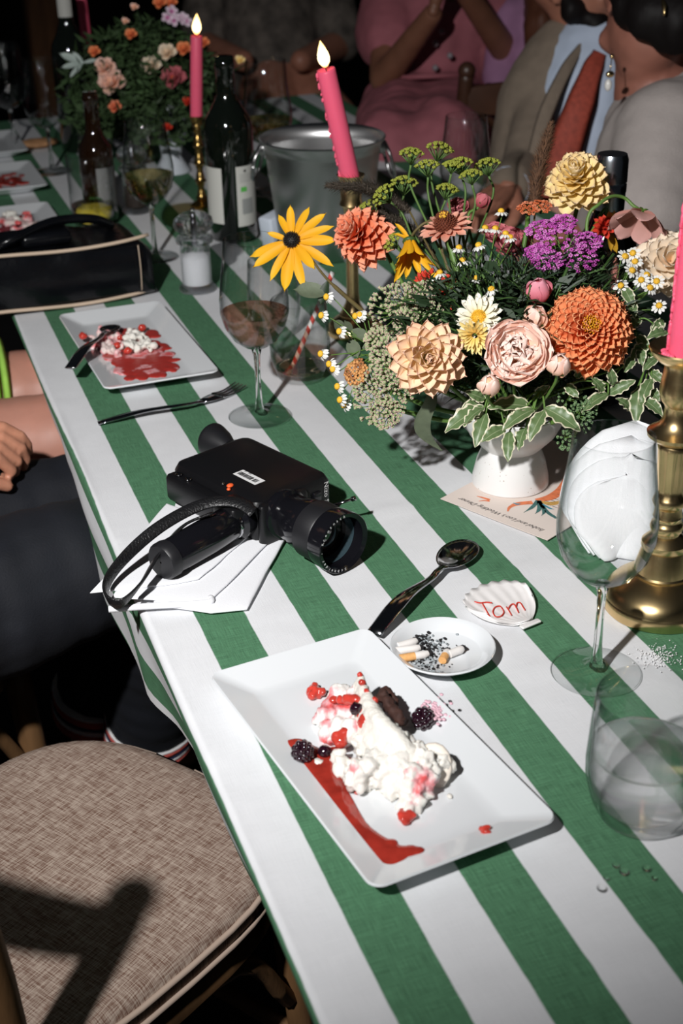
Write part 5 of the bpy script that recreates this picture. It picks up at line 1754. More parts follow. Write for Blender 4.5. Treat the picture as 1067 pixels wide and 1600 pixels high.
DN = ['topmost of the left-hand daisies, beside the sage leaf', 'second highest of the left-hand daisies, next to the straw', 'left one of the daisy pair under the rudbeckia stem', 'right one of the daisy pair under the rudbeckia stem', 'daisy above the small sage leaves on the left', 'leftmost daisy level with the middle of the tumbler', 'daisy just above the amber seed head',
      'daisy touching the one above it beside the amber seed head', 'second lowest of the left-hand daisies', 'lowest daisy hanging over the green stripe', 'half-hidden daisy behind the lowest one', 'daisy with a tall yellow dome right of the salmon zinnia', 'daisy with drooping petals under the salmon zinnia', 'highest daisy standing left of the russet cluster',
      'side-on daisy above the dusky pink rose', 'daisy at the left edge of the magenta yarrow', 'daisy tucked under the left edge of the magenta yarrow', 'daisy directly above the ivory chrysanthemum', 'daisy lying on the deep red dahlia', 'small daisy beside the one on the deep red dahlia', 'daisy between the zinnia stem and the fennel stalks',
      'small daisy behind the salmon zinnia petals', 'budding daisy upper left of the pink rosebud', 'leftmost of the upper daisies beside the cream dahlia', 'topmost daisy beside the cream dahlia', 'daisy touching the topmost one beside the cream dahlia', 'daisy lowest in the upper trio beside the cream dahlia', 'middle daisy of the right-hand spray',
      'rightmost daisy close to the candle', 'daisy between the middle one and the candle', 'lone daisy above the upper right of the orange dahlia', 'lowest daisy of the right-hand spray, near the wax drips', 'daisy half behind the middle one of the right-hand spray']
for i, (px, py, d, g) in enumerate(DL):
    f = {'L': (-.8, .1, .5), 'M': (-.1 + .2 * math.sin(i), .9, .35), 'R': (-.1 + .5 * math.sin(i * 2), .4, .9)}[g]
    M, nr = toward(px, py, d, f)
    lab_ = {'L': 'tiny white daisy with drooping petals on the left of the arrangement', 'M': 'tiny white daisy standing among the middle flowers', 'R': 'tiny white and yellow daisy in the spray beside the candle'}[g]
    t = thing('small_daisy', 'tiny white ' + DN[i], 'flower', M=M, group={'L': 'small daisies on the left', 'M': 'small daisies in the middle', 'R': 'small daisies on the right'}[g])
    o = inst('flower_centre', DB, t, Matrix.Translation((0, 0, .001)))
    rr = random.Random(i)
    n_ = 11
    for j in range(n_):
        a = 2 * PI * j / n_ + rr.uniform(-.1, .1)
        th = {'L': 2.3, 'M': 2.1, 'R': 1.6}[g] + rr.uniform(-.2, .2)
        dd = V((math.sin(th) * math.cos(a), math.sin(th) * math.sin(a), math.cos(th)))
        place_petal(t, DP, V((math.cos(a), math.sin(a), 0)) * .0028, dd, V((-math.cos(th) * math.cos(a), -math.cos(th) * math.sin(a), math.sin(th))), 0, .0062 * rr.uniform(.85, 1.1))
    hub = {'L': dp(590, 545 + (i % 3) * 8, 1.43), 'M': dp(735 + (i % 3) * 8, 500, 1.41), 'R': dp(950, 500, 1.43)}[g]
    b = MB(); h = M.to_translation(); b.tube(smooth_path([h, h - nr * .008, h.lerp(hub, .6) + V((0, 0, .004)), hub], 4), .0006, 5); b.build('stem', stem_g, t, world=True)

# magenta yarrow, sedum, small clusters
def cluster(name, label, spots, m1, m2, fr, n, shape='five', stem_m=stem_g, seed=1, group=None, rr0=.0022):
    c0 = spots[0]
    M, nr = toward(c0[0], c0[1], c0[2], fr)
    t = thing(name, label, 'flower', M=M, group=group)
    rr = random.Random(seed)
    b1 = MB(); b2 = MB(); bs = MB()
    for (px, py, d, r) in spots:
        c = dp(px, py, d)
        hub = c - nr * (r * 1.1)
        for i in range(n):
            k = (i + .5) / n; th = 1.55 * math.sqrt(k) * .98; a = i * 2.4 + rr.uniform(-.2, .2)
            dl = V((math.sin(th) * math.cos(a), math.sin(th) * math.sin(a), math.cos(th) * .62))
            q = c - nr * r * .45 + frame(nr).to_3x3() @ dl * r * rr.uniform(.90, 1.08)
            b = b1 if rr.random() < .6 else b2
            if shape == 'five':
                F = frame(nr + (q - hub).normalized() * .6 + V((rr.uniform(-.4, .4), rr.uniform(-.4, .4), rr.uniform(-.4, .4)))).to_3x3()
                for j in range(5):
                    aa = j * 1.257
                    b.ell(q + F @ V((math.cos(aa) * rr0 * .75, math.sin(aa) * rr0 * .75, 0)), (rr0 * .55, rr0 * .55, rr0 * .3), 5, 4, rot=F)
            else:
                F = frame((q - hub).normalized()).to_3x3()
                for j in range(5):
                    aa = j * 1.257 + i
                    e = F @ V((math.cos(aa) * .42, math.sin(aa) * .42, 1))
                    bb_ = b1 if j % 3 else b2
                    bb_.ell(q + e * rr0 * .4, (rr0 * .38, rr0 * .38, rr0 * .85), 5, 4, rot=frame(e).to_3x3())
            if i % 4 == 0: bs.tube([hub, q], .0005, 4)
    o = b1.build('florets', m1, t, world=True, kind='stuff'); o2 = b2.build('floret_tips', m2, t, world=True, kind='stuff')
    bs.build('stalks', stem_m, t, world=True, kind='stuff')
    stem_to(t, dp(*c0[:3]) - nr * c0[3], back=-nr, r=.0026)
    return t


mg1 = mat('magenta_floret', (.50, .07, .40), .6, vary=.4, vscale=300); mg2 = mat('pale_magenta_floret', (.66, .20, .56), .6)
cluster('yarrow', 'bright magenta yarrow flower head above the orange dahlia', [(880, 370, 1.41, .024), (846, 352, 1.43, .016), (905, 398, 1.41, .019), (857, 400, 1.40, .016), (838, 388, 1.41, .012), (916, 372, 1.43, .016), (878, 342, 1.44, .014)], mg1, mg2, (-.15, .75, .65), 62, seed=2)
og1 = mat('russet_floret', (.60, .13, .04), .7, vary=.3, vscale=300)
cluster('milkweed', 'small russet orange flower cluster beside the dark grass plume', [(826, 321, 1.45, .011), (846, 318, 1.45, .011)], og1, mat('russet_floret_pale', (.72, .24, .12), .7), (0, .7, .6), 45, seed=5, rr0=.0017)
sd1 = mat('sedum_green', (.36, .46, .22), .6, vary=.3, vscale=200); sd2 = mat('sedum_pink', (.60, .40, .36), .6, vary=.2, vscale=200)
for lb, sp, sd in (('pale green sedum head under the deep red dahlia', [(612, 478, 1.415, .026), (628, 468, 1.42, .018)], 3), ('pale green sedum head left of the ivory chrysanthemum', [(655, 490, 1.40, .021), (640, 505, 1.40, .016), (660, 458, 1.42, .012)], 4),
                   ('sedum head with drooping stalks lowest on the left of the arrangement', [(592, 622, 1.39, .026), (613, 600, 1.385, .020), (577, 600, 1.395, .018), (600, 645, 1.39, .014)], 6), ('sedum head squeezed against the left of the peach dahlia', [(603, 555, 1.39, .018), (613, 570, 1.38, .018), (588, 530, 1.41, .012)], 7)):
    cluster('sedum', lb, sp, sd1, sd2, (-.35, .15, .9), 84, 'bud', seed=sd, rr0=.0030)
gs = mat('sedum_bud_green', (.10, .19, .08), .6, vary=.3, vscale=200)
cluster('sedum', 'tight green sedum bud cluster between the vase and the wine glass', [(905, 655, 1.36, .014), (893, 628, 1.37, .013), (915, 640, 1.365, .012), (886, 688, 1.37, .009)], gs, mat('sedum_bud_light', (.22, .32, .15), .6), (.2, -.2, 1), 34, 'bud', seed=9, rr0=.0026)
cluster('sedum', 'small amber seed head on the left under the daisies', [(553, 580, 1.40, .012)], mat('amber_floret', (.62, .30, .10), .6), mat('amber_floret_dark', (.34, .13, .04), .6), (-.5, .2, .7), 24, 'five', seed=10, rr0=.0036)

# fennel umbels
fen = mat('fennel_yellow', (.30, .33, .04), .6); fens = mat('fennel_stalk', (.09, .17, .04), .6)
for i, (px, py, r) in enumerate([(642, 244, 17), (687, 237, 20), (668, 263, 17), (718, 260, 18), (633, 290, 20), (601, 306, 18), (736, 277, 15), (576, 331, 20), (699, 300, 16), (706, 262, 12), (761, 261, 18), (613, 380, 14)]):
    fl_ = ['fennel umbel upper left of the tallest one', 'tallest fennel umbel', 'fennel umbel between the two tallest', 'fennel umbel right of the tallest, before the jacket', 'fennel umbel in the middle of the left-hand row', 'fennel umbel over the end of the dark grass plume', 'low small fennel umbel at the right of the bunch',
           'fennel umbel lying on the coral dahlia', 'fennel umbel low in the middle behind the others', 'smallest fennel umbel, behind the tallest ones', 'rightmost fennel umbel', 'fennel umbel beside the drooping yellow flower'][i]
    d = 1.50 + .02 * math.sin(i * 2); c = dp(px, py, d); rad = r / FPX * d * 1.15
    nrm = (UP * .9 - FW * .35 + RT * .25 * math.sin(i * 1.7)).normalized()
    if px < 620: nrm = (UP * .5 - FW * .5 - RT * .6).normalized()
    t = thing('fennel_umbel', 'yellow-green ' + fl_, 'flower', tuple(c), group='fennel umbels above the arrangement')
    b = MB(); bs = MB(); F = frame(nrm).to_3x3(); hub = c - nrm * rad * .7
    for j in range(20):
        k = math.sqrt((j + .5) / 20); a = j * 2.4
        q = c + F @ V((k * rad * .9 * math.cos(a), k * rad * .9 * math.sin(a), rad * .45 * (1 - k * k)))
        bs.tube([hub, q], .0005, 4)
        for m in range(6):
            aa = m * 1.05 + j; e = (F @ V((math.cos(aa) * .6 + k * math.cos(a), math.sin(aa) * .6 + k * math.sin(a), .9))).normalized()
            b.tube([q, q + e * .0042], [.0004, .0009], 4)
    b.build('florets', fen, t, world=True, kind='stuff'); bs.build('rays', fens, t, world=True, kind='stuff')
    stem_to(t, hub, fens, .0013, -nrm, mouth=dp(715, 450 + (i % 3) * 15, 1.46))

# grass plumes
def plume(label, path, r0, m_, n=900, seed=1, stemm=stem_b):
    pts = smooth_path([dp(*p) for p in path], 8)
    t = thing('grass_plume', label, 'grass', tuple(pts[0]))
    rr = random.Random(seed); b = MB()
    N = len(pts) - 1
    for i in range(n):
        u = rr.random() * .999; k = int(u * N); p = pts[k].lerp(pts[k + 1], u * N - k); tdir = (pts[k + 1] - pts[k]).normalized()
        o = V((rr.gauss(0, 1), rr.gauss(0, 1), rr.gauss(0, 1))); o -= tdir * o.dot(tdir)
        if o.length < .01: continue
        o.normalize(); rad = r0 * math.sin(PI * min(.98, .12 + u * .85)) ** .6 * rr.uniform(.6, 1.2)
        e = p + o * rad + tdir * rad * .9
        s = tdir.cross(o) * .0005
        b.add([p + s, p - s, e], [(0, 1, 2)])
        if i % 3 == 0:
            q = p + o * rad * .3; b.ell(q, (.0010, .0010, .0018), 4, 3)
    b.build('bristles', m_, t, world=True, kind='stuff', smooth=False)
    b = MB(); b.tube(pts, .0010, 5); b.tube([pts[0], pts[0].lerp(MOUTH, .5), MOUTH], .0011, 5); b.build('stem', stemm, t, world=True)


gd = mat('plume_dark', (.055, .042, .030), .8); gr2 = mat('plume_russet', (.11, .050, .022), .8, vary=.6, vscale=200)
plume('dark bristly grass plume arching left in front of the leaning candle', [(640, 330, 1.50), (600, 303, 1.50), (560, 292, 1.50), (510, 290, 1.51)], .016, gd, 1500, 1)
plume('dark grass plume sagging behind the coral dahlia and the drooping flower', [(680, 400, 1.52), (640, 355, 1.52), (600, 335, 1.52), (585, 310, 1.52)], .014, gd, 1000, 2)
plume('tall russet grass plume left of the pale yellow dahlia', [(836, 330, 1.46), (838, 290, 1.48), (848, 245, 1.50), (862, 192, 1.52)], .013, gr2, 2200, 3)
plume('short pink-brown grass spike right of the magenta yarrow', [(958, 470, 1.42), (960, 440, 1.43), (962, 405, 1.44)], .006, mat('plume_pink', (.36, .14, .11), .8), 500, 4)


# variegated pittosporum
def variegated():
    m, t, b, out = nt('variegated_leaf')
    uv = t.nodes.new('ShaderNodeUVMap'); sp = t.nodes.new('ShaderNodeSeparateXYZ'); t.links.new(uv.outputs[0], sp.inputs[0])
    n = t.nodes.new('ShaderNodeTexNoise'); n.inputs['Scale'].default_value = 5; t.links.new(uv.outputs[0], n.inputs['Vector'])

    def Mm(op, a, b_=None, c=None):
        q = t.nodes.new('ShaderNodeMath'); q.operation = op
        for i, z in enumerate((a, b_, c)):
            if z is None: continue
            if isinstance(z, (int, float)): q.inputs[i].default_value = z
            else: t.links.new(z, q.inputs[i])
        return q.outputs[0]
    e = Mm('ABSOLUTE', Mm('SUBTRACT', sp.outputs[0], .5))
    e = Mm('MULTIPLY_ADD', n.outputs['Fac'], .22, e)
    tip = Mm('MULTIPLY', Mm('MAXIMUM', Mm('SUBTRACT', sp.outputs[1], .80), 0), .8)
    k = Mm('GREATER_THAN', Mm('ADD', e, tip), .50)
    mid = Mm('LESS_THAN', Mm('ABSOLUTE', Mm('SUBTRACT', sp.outputs[0], .5)), .022)
    mx = t.nodes.new('ShaderNodeMix'); mx.data_type = 'RGBA'; t.links.new(k, mx.inputs[0]); mx.inputs[6].default_value = (.12, .19, .075, 1); mx.inputs[7].default_value = (.72, .68, .50, 1)
    m2 = t.nodes.new('ShaderNodeMix'); m2.data_type = 'RGBA'; t.links.new(mid, m2.inputs[0]); t.links.new(mx.outputs[2], m2.inputs[6]); m2.inputs[7].default_value = (.30, .36, .20, 1)
    t.links.new(m2.outputs[2], b.inputs['Base Color']); b.inputs['Roughness'].default_value = .42
    tr = t.nodes.new('ShaderNodeBsdfTranslucent'); t.links.new(m2.outputs[2], tr.inputs[0]); mi = t.nodes.new('ShaderNodeMixShader'); mi.inputs[0].default_value = .12
    t.links.new(b.outputs[0], mi.inputs[1]); t.links.new(tr.outputs[0], mi.inputs[2]); t.links.new(mi.outputs[0], out.inputs[0])
    return m


vlm = variegated()


def vleaf(t, p0, p1, W, seed, nrm=None):
    p0, p1 = V(p0), V(p1); L = (p1 - p0).length; rr = random.Random(seed)
    b = MB()

    def fn(u, v):
        s = (u - .5) * 2
        wd = W * math.sin(PI * min(1, (v * .97 + .02)) ** .85) ** .75
        x = s * wd / 2 * (1 + .10 * math.sin(v * 26 + seed) * abs(s))
        z = .30 * wd * abs(s) ** 1.5 * .5 + abs(s) ** 2 * .0016 * math.sin(v * 24 + seed * 1.7 + s) - .10 * L * v * v + .08 * L * math.sin(v * PI)
        return V((x, L * v, z))
    b.grid(fn, 6, 16)
    me = b.mesh('leaf', vlm)
    n_ = (nrm or V((-.42, -.55, .72))) + V((rr.uniform(-.35, .35), rr.uniform(-.35, .35), rr.uniform(-.2, .2)))
    y = (p1 - p0).normalized(); z = n_ - y * n_.dot(y); z.normalize(); x = y.cross(z)
    Mw = Matrix(((x.x, y.x, z.x, p0.x), (x.y, y.y, z.y, p0.y), (x.z, y.z, z.z, p0.z), (0, 0, 0, 1)))
    return inst('leaf', me, t, local_mat(t).inverted() @ Mw)


SPR = [('variegated green and cream sprig hanging over the left rim of the vase', (770, 610, 1.38), [(757, 637, 695, 671, 1.375), (757, 637, 723, 663, 1.37), (759, 646, 742, 697, 1.37), (789, 669, 753, 688, 1.365), (757, 624, 729, 612, 1.38), (752, 630, 720, 640, 1.385)]),
       ('variegated green and cream sprig hanging over the front of the vase', (845, 610, 1.37), [(832, 637, 763, 633, 1.37), (834, 640, 785, 669, 1.36), (851, 637, 907, 671, 1.355), (851, 642, 826, 687, 1.355), (796, 674, 793, 720, 1.36), (821, 668, 809, 702, 1.365), (836, 620, 857, 603, 1.375), (820, 630, 800, 655, 1.37)]),
       ('variegated sprig reaching right from under the orange dahlia', (950, 600, 1.37), [(950, 616, 909, 641, 1.37), (950, 616, 992, 594, 1.375), (958, 601, 952, 574, 1.365), (885, 601, 903, 620, 1.36), (942, 612, 925, 590, 1.37), (900, 590, 915, 570, 1.38), (989, 560, 976, 580, 1.38)]),
       ('variegated sprig drooping left of the large candle', (1015, 560, 1.40), [(999, 605, 993, 661, 1.385), (1018, 592, 999, 631, 1.385), (1004, 624, 1036, 648, 1.38), (1015, 608, 1030, 625, 1.39), (1042, 519, 1012, 526, 1.40), (1010, 540, 985, 560, 1.40), (1025, 560, 1005, 578, 1.39), (1015, 580, 1038, 598, 1.39), (1000, 545, 1003, 570, 1.39), (1035, 500, 1020, 520, 1.41), (985, 640, 965, 622, 1.385)]),
       ('variegated sprig high on the right behind the daisies', (985, 500, 1.42), [(975, 450, 990, 478, 1.41), (985, 470, 992, 495, 1.41), (1000, 500, 975, 520, 1.41), (1020, 505, 1038, 530, 1.41), (965, 520, 945, 545, 1.40), (995, 525, 1015, 545, 1.41)]),
       ('sage green sprig on the far left behind the daisies', (560, 560, 1.44), [(548, 520, 538, 500, 1.44), (550, 515, 575, 530, 1.43), (545, 530, 560, 560, 1.43), (540, 520, 520, 500, 1.44), (565, 545, 590, 535, 1.43)])]
for k, (lb, hb_, lv) in enumerate(SPR):
    h0 = dp(*hb_)
    t = thing('foliage_sprig', lb, 'foliage', tuple(h0))
    b = MB()
    for i, (x0, y0, x1, y1, d) in enumerate(lv):
        p0 = dp(x0, y0, d); p1 = dp(x1, y1, d - .012)
        L = (p1 - p0).length
        if k == 5:
            leaf_between(t, p0, p1, L * .55, sage)
        else:
            vleaf(t, p0, p1, max(.011, L * (.42 if L > .03 else .52)), k * 20 + i)
        b.tube(smooth_path([h0, h0.lerp(p0, .6) + V((0, 0, .004)), p0], 3), .0009, 5)
    b.tube([h0, h0.lerp(MOUTH, .5) + V((0, 0, .005)), MOUTH], .0013, 5)
    b.build('stem', stem_g, t, world=True)
# drooping long leaf at left of the vase
t = thing('drooping_leaf', 'long grey-green leaf drooping onto the cloth left of the vase', 'foliage', tuple(dp(672, 605, 1.40)))
b = MB(); lp_ = smooth_path([dp(676, 606, 1.40), dp(672, 630, 1.40), dp(661, 655, 1.41), dp(661, 675, 1.42), dp(672, 690, 1.43), dp(690, 704, 1.44)], 5)
n = len(lp_); Lf = []; Rt = []; Md = []
for i, p in enumerate(lp_):
    k = i / (n - 1); s = RT * (.0085 * math.sin(PI * min(.97, .08 + k * .92)) ** .7)
    Lf.append(p - s); Rt.append(p + s); Md.append(p + FW * .003)
b.add(Lf + Md + Rt, [(i, i + 1, n + i + 1, n + i) for i in range(n - 1)] + [(n + i, n + i + 1, 2 * n + i + 1, 2 * n + i) for i in range(n - 1)])
b.build('leaf_blade', sage, t, world=True)
b = MB(); b.tube(smooth_path([dp(676, 606, 1.40), dp(690, 590, 1.42), MOUTH], 4), .0014, 6); b.build('stem', stem_g, t, world=True)

# fine filler greenery: stems and thread leaves through the whole bunch
rr = random.Random(31); b = MB(); b2 = MB()
CEN = VX + V((0.01, .015, .175))
for i in range(4200):
    d = V((rr.gauss(0, 1), rr.gauss(0, 1), rr.gauss(0, 1))).normalized()
    rad = rr.random() ** .45
    p = CEN + V((d.x * .135, d.y * .085, d.z * .075)) * rad
    if p.z < .075: continue
    e = (d * .6 + V((rr.uniform(-1, 1), rr.uniform(-1, 1), rr.uniform(-.3, 1)))).normalized(); L = rr.uniform(.012, .032)
    s = e.orthogonal().normalized() * rr.uniform(.0005, .0016)
    (b if rr.random() < .8 else b2).add([p + s, p - s, p + e * L * .6 - s * .7, p + e * L + V((0, 0, -.003)), p + e * L * .6 + s * .7], [(0, 1, 2, 4), (4, 2, 3)])
for i in range(500):
    d = V((rr.gauss(0, 1), rr.gauss(0, .8), rr.gauss(0, .9))).normalized()
    p = CEN + V((d.x * .125, d.y * .075, d.z * .06)) * rr.random() ** .5
    e = V((rr.uniform(-1, 1), rr.uniform(-1, 1), rr.uniform(-.5, .8))).normalized(); L = rr.uniform(.015, .03); s = e.orthogonal().normalized() * L * .22
    if p.z < .08: continue
    b.add([p, p + e * L * .4 + s, p + e * L, p + e * L * .4 - s], [(0, 1, 2, 3)])
for i in range(70):
    a = rr.uniform(0, 6.28); q = CEN + V((math.cos(a) * rr.uniform(.02, .12), math.sin(a) * rr.uniform(.01, .07), rr.uniform(-.02, .07)))
    b2.tube(smooth_path([MOUTH, MOUTH.lerp(q, .5) + V((0, 0, .01)), q], 3), rr.uniform(.0008, .0018), 4)
fg = thing('filler_foliage', 'fine dark green filler foliage packed between the flowers in the white vase', 'foliage', tuple(MOUTH))
fg['kind'] = 'stuff'
b.build('leaves', leaf_d, fg, world=True, kind='stuff'); b2.build('stalks', leaf_g, fg, world=True, kind='stuff')

# ---------------------------------------------------------------- far flower arrangement (blurred in the dark)
FV = on(270, 268, .0012)
fv = thing('flower_vase', 'pale ceramic vase of the dim flower arrangement further up the table', 'vase', tuple(FV))
MB().lathe([(.0005, .001), (.035, 0), (.036, .004), (.020, .03), (.022, .05), (.048, .10), (.052, .14), (.049, .14), (.02, .06), (.0005, .055)], 40, cap0=True).build('bowl', mat('pale_ceramic', (.62, .66, .72), .3), fv, sharp=50)
dF = depth(FV) - .09
FM = FV + V((0, 0, .14))
FC = dp(225, 150, dF)
rr = random.Random(77); b = MB()
for i in range(5200):
    d = V((rr.gauss(0, 1), rr.gauss(0, 1), rr.gauss(0, 1))).normalized(); k = rr.random() ** .4
    p = FC + (RT * d.x * .16 + UP * d.y * .145 + FW * d.z * .09) * k
    if p.z < .08: continue
    e = V((rr.uniform(-1, 1), rr.uniform(-1, 1), rr.uniform(-.6, 1))).normalized(); L = rr.uniform(.015, .035); s = e.orthogonal().normalized() * L * .16
    b.add([p, p + e * L * .4 + s, p + e * L, p + e * L * .4 - s], [(0, 1, 2, 3)])
far_f = thing('filler_foliage', 'dark leafy foliage of the dim arrangement further up the table', 'foliage', tuple(FM)); far_f['kind'] = 'stuff'
b.build('leaves', mat('far_leaf', (.045, .085, .03), .6, vary=.5, vscale=20), far_f, world=True, kind='stuff')
FL = [(272, 124, .030, r_dk, 'pink open rose with an orange heart in the dim arrangement'), (237, 104, .024, r_cr, 'pale pink rose left of the orange-hearted one'), (262, 84, .022, r_cr, 'pale cream-pink rose above the orange-hearted one'), (176, 132, .034, r_ro, 'blush peony-like bloom hanging at the left of the dim arrangement'), (165, 108, .026, r_ro, 'pink bloom above the hanging blush one'), (180, 168, .016, r_co, 'drooping salmon petal cluster lowest in the dim arrangement'),
      (148, 82, .014, r_or, 'small orange blossom at the upper left of the dim arrangement'), (205, 55, .014, r_or, 'small orange blossom left of centre in the dim arrangement'), (250, 6, .016, r_or, 'orange marigold at the top edge of the photo'), (268, 5, .014, r_or, 'second orange marigold at the top edge of the photo'), (318, 68, .014, r_or, 'orange blossom behind the left candle flame'), (288, 78, .018, r_or, 'dim orange blossom between two candles'), (293, 160, .012, r_rd, 'red bud under the open pink rose'), (262, 200, .011, r_rd, 'red bud hanging beside the pale vase'),
      (375, 95, .012, r_ye, 'small yellow petal right of the dim arrangement'), (210, 12, .010, r_ro, 'tiny pale pink blossom near the top edge'), (196, 34, .009, r_ro, 'tiny pink blossom below the pale one near the top edge')]
for i, (px, py, r, m_, lb) in enumerate(FL):
    M, nr = toward(px, py, dF - .07, (-.2, .2, 1))
    t = thing('blossom', lb, 'flower', M=M)
    me = petal(1, .85, .45, .15, .65, .5, m_=m_, nu=4, nv=4, base=.4)
    k_ = 14 if r > .012 else 8
    for j in range(k_):
        k = j / k_; a = j * 2.4; th = lerp(1.45, .4, k)
        dd = V((math.sin(th) * math.cos(a), math.sin(th) * math.sin(a), math.cos(th)))
        place_petal(t, me, dd * .001, dd, V((-math.cos(th) * math.cos(a), -math.cos(th) * math.sin(a), math.sin(th))), 0, r * lerp(1, .6, k))
    b = MB(); b.tube(smooth_path([M.to_translation(), M.to_translation() - nr * .02, FM], 3), .0015, 5); b.build('stem', leaf_d, t, world=True)
    if i == 0: cone(t, .008, .005, mat('orange_heart', (.55, .10, .02), .6), 40, 'flower_centre', z=.004)
me = petal(1, .8, .2, -.05, .7, .4, m_=ramp_mat('phlox_petal', [(0, (.55, .05, .32)), (.25, (.80, .62, .74)), (1, (.82, .70, .80))], noise_amt=.05), nu=4, nv=4, base=.4)
for i, (px, py) in enumerate(((272, 32), (262, 28), (284, 28), (290, 33), (268, 18))):
    M, nr = toward(px, py, dF - .08, (-.1 + .1 * i, .3, 1))
    t = thing('phlox_blossom', 'white and purple phlox blossom, ' + ('middle one of the dim cluster', 'leftmost of the dim cluster', 'second from the right in the dim cluster', 'rightmost of the dim cluster', 'topmost of the dim cluster')[i], 'flower', M=M, group='phlox blossoms in the dim arrangement')
    rays(t, me, 5, .001, 1.4, .05, i, ks=[.013])
M, nr = toward(130, 98, dF - .05, (-.3, .3, 1))
t = thing('silver_leaf_sprig', 'pale silvery leaves at the left of the dim arrangement', 'foliage', M=M)
me = petal(1, .3, .2, .05, .5, .8, m_=mat('silver_leaf', (.42, .50, .46), .6))
for a, L in ((160, .05), (195, .045), (135, .03), (230, .04), (10, .03)):
    a = math.radians(a); place_petal(t, me, V((0, 0, 0)), M.to_3x3().inverted() @ (RT * math.cos(a) + UP * math.sin(a)), V((0, 0, 1)), 0, L, 'leaf')
# ---------------------------------------------------------------- chairs
def linen():
    m, t, b, out = nt('woven_linen')
    tc = t.nodes.new('ShaderNodeTexCoord')

    def nz(sx, sy, sc_=1.0, det=2):
        mp = t.nodes.new('ShaderNodeMapping'); mp.inputs['Scale'].default_value = (sx, sy, 40)
        t.links.new(tc.outputs['Object'], mp.inputs[0]); n = t.nodes.new('ShaderNodeTexNoise'); n.inputs['Scale'].default_value = sc_; n.inputs['Detail'].default_value = det
        t.links.new(mp.outputs[0], n.inputs['Vector']); return n.outputs['Fac']
    a, b1 = nz(900, 55), nz(55, 900)
    ad = t.nodes.new('ShaderNodeMath'); ad.operation = 'ADD'; t.links.new(a, ad.inputs[0]); t.links.new(b1, ad.inputs[1])
    r = t.nodes.new('ShaderNodeValToRGB'); e = r.color_ramp.elements
    e[0].position = .38; e[0].color = (.17, .095, .068, 1); e[1].position = .62; e[1].color = (.50, .40, .33, 1)
    h = t.nodes.new('ShaderNodeMath'); h.operation = 'MULTIPLY'; h.inputs[1].default_value = .5; t.links.new(ad.outputs[0], h.inputs[0])
    t.links.new(h.outputs[0], r.inputs[0]); t.links.new(r.outputs[0], b.inputs['Base Color']); b.inputs['Roughness'].default_value = .9; b.inputs['Specular IOR Level'].default_value = .1
    bp = t.nodes.new('ShaderNodeBump'); bp.inputs['Strength'].default_value = .6; bp.inputs['Distance'].default_value = .0008
    t.links.new(h.outputs[0], bp.inputs['Height']); t.links.new(bp.outputs[0], b.inputs['Normal'])
    return m


lin = linen()
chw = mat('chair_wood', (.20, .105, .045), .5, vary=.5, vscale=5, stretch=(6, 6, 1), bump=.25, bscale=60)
chd = mat('dark_chair_wood', (.075, .032, .018), .4, vary=.4, vscale=8, spec=.6)


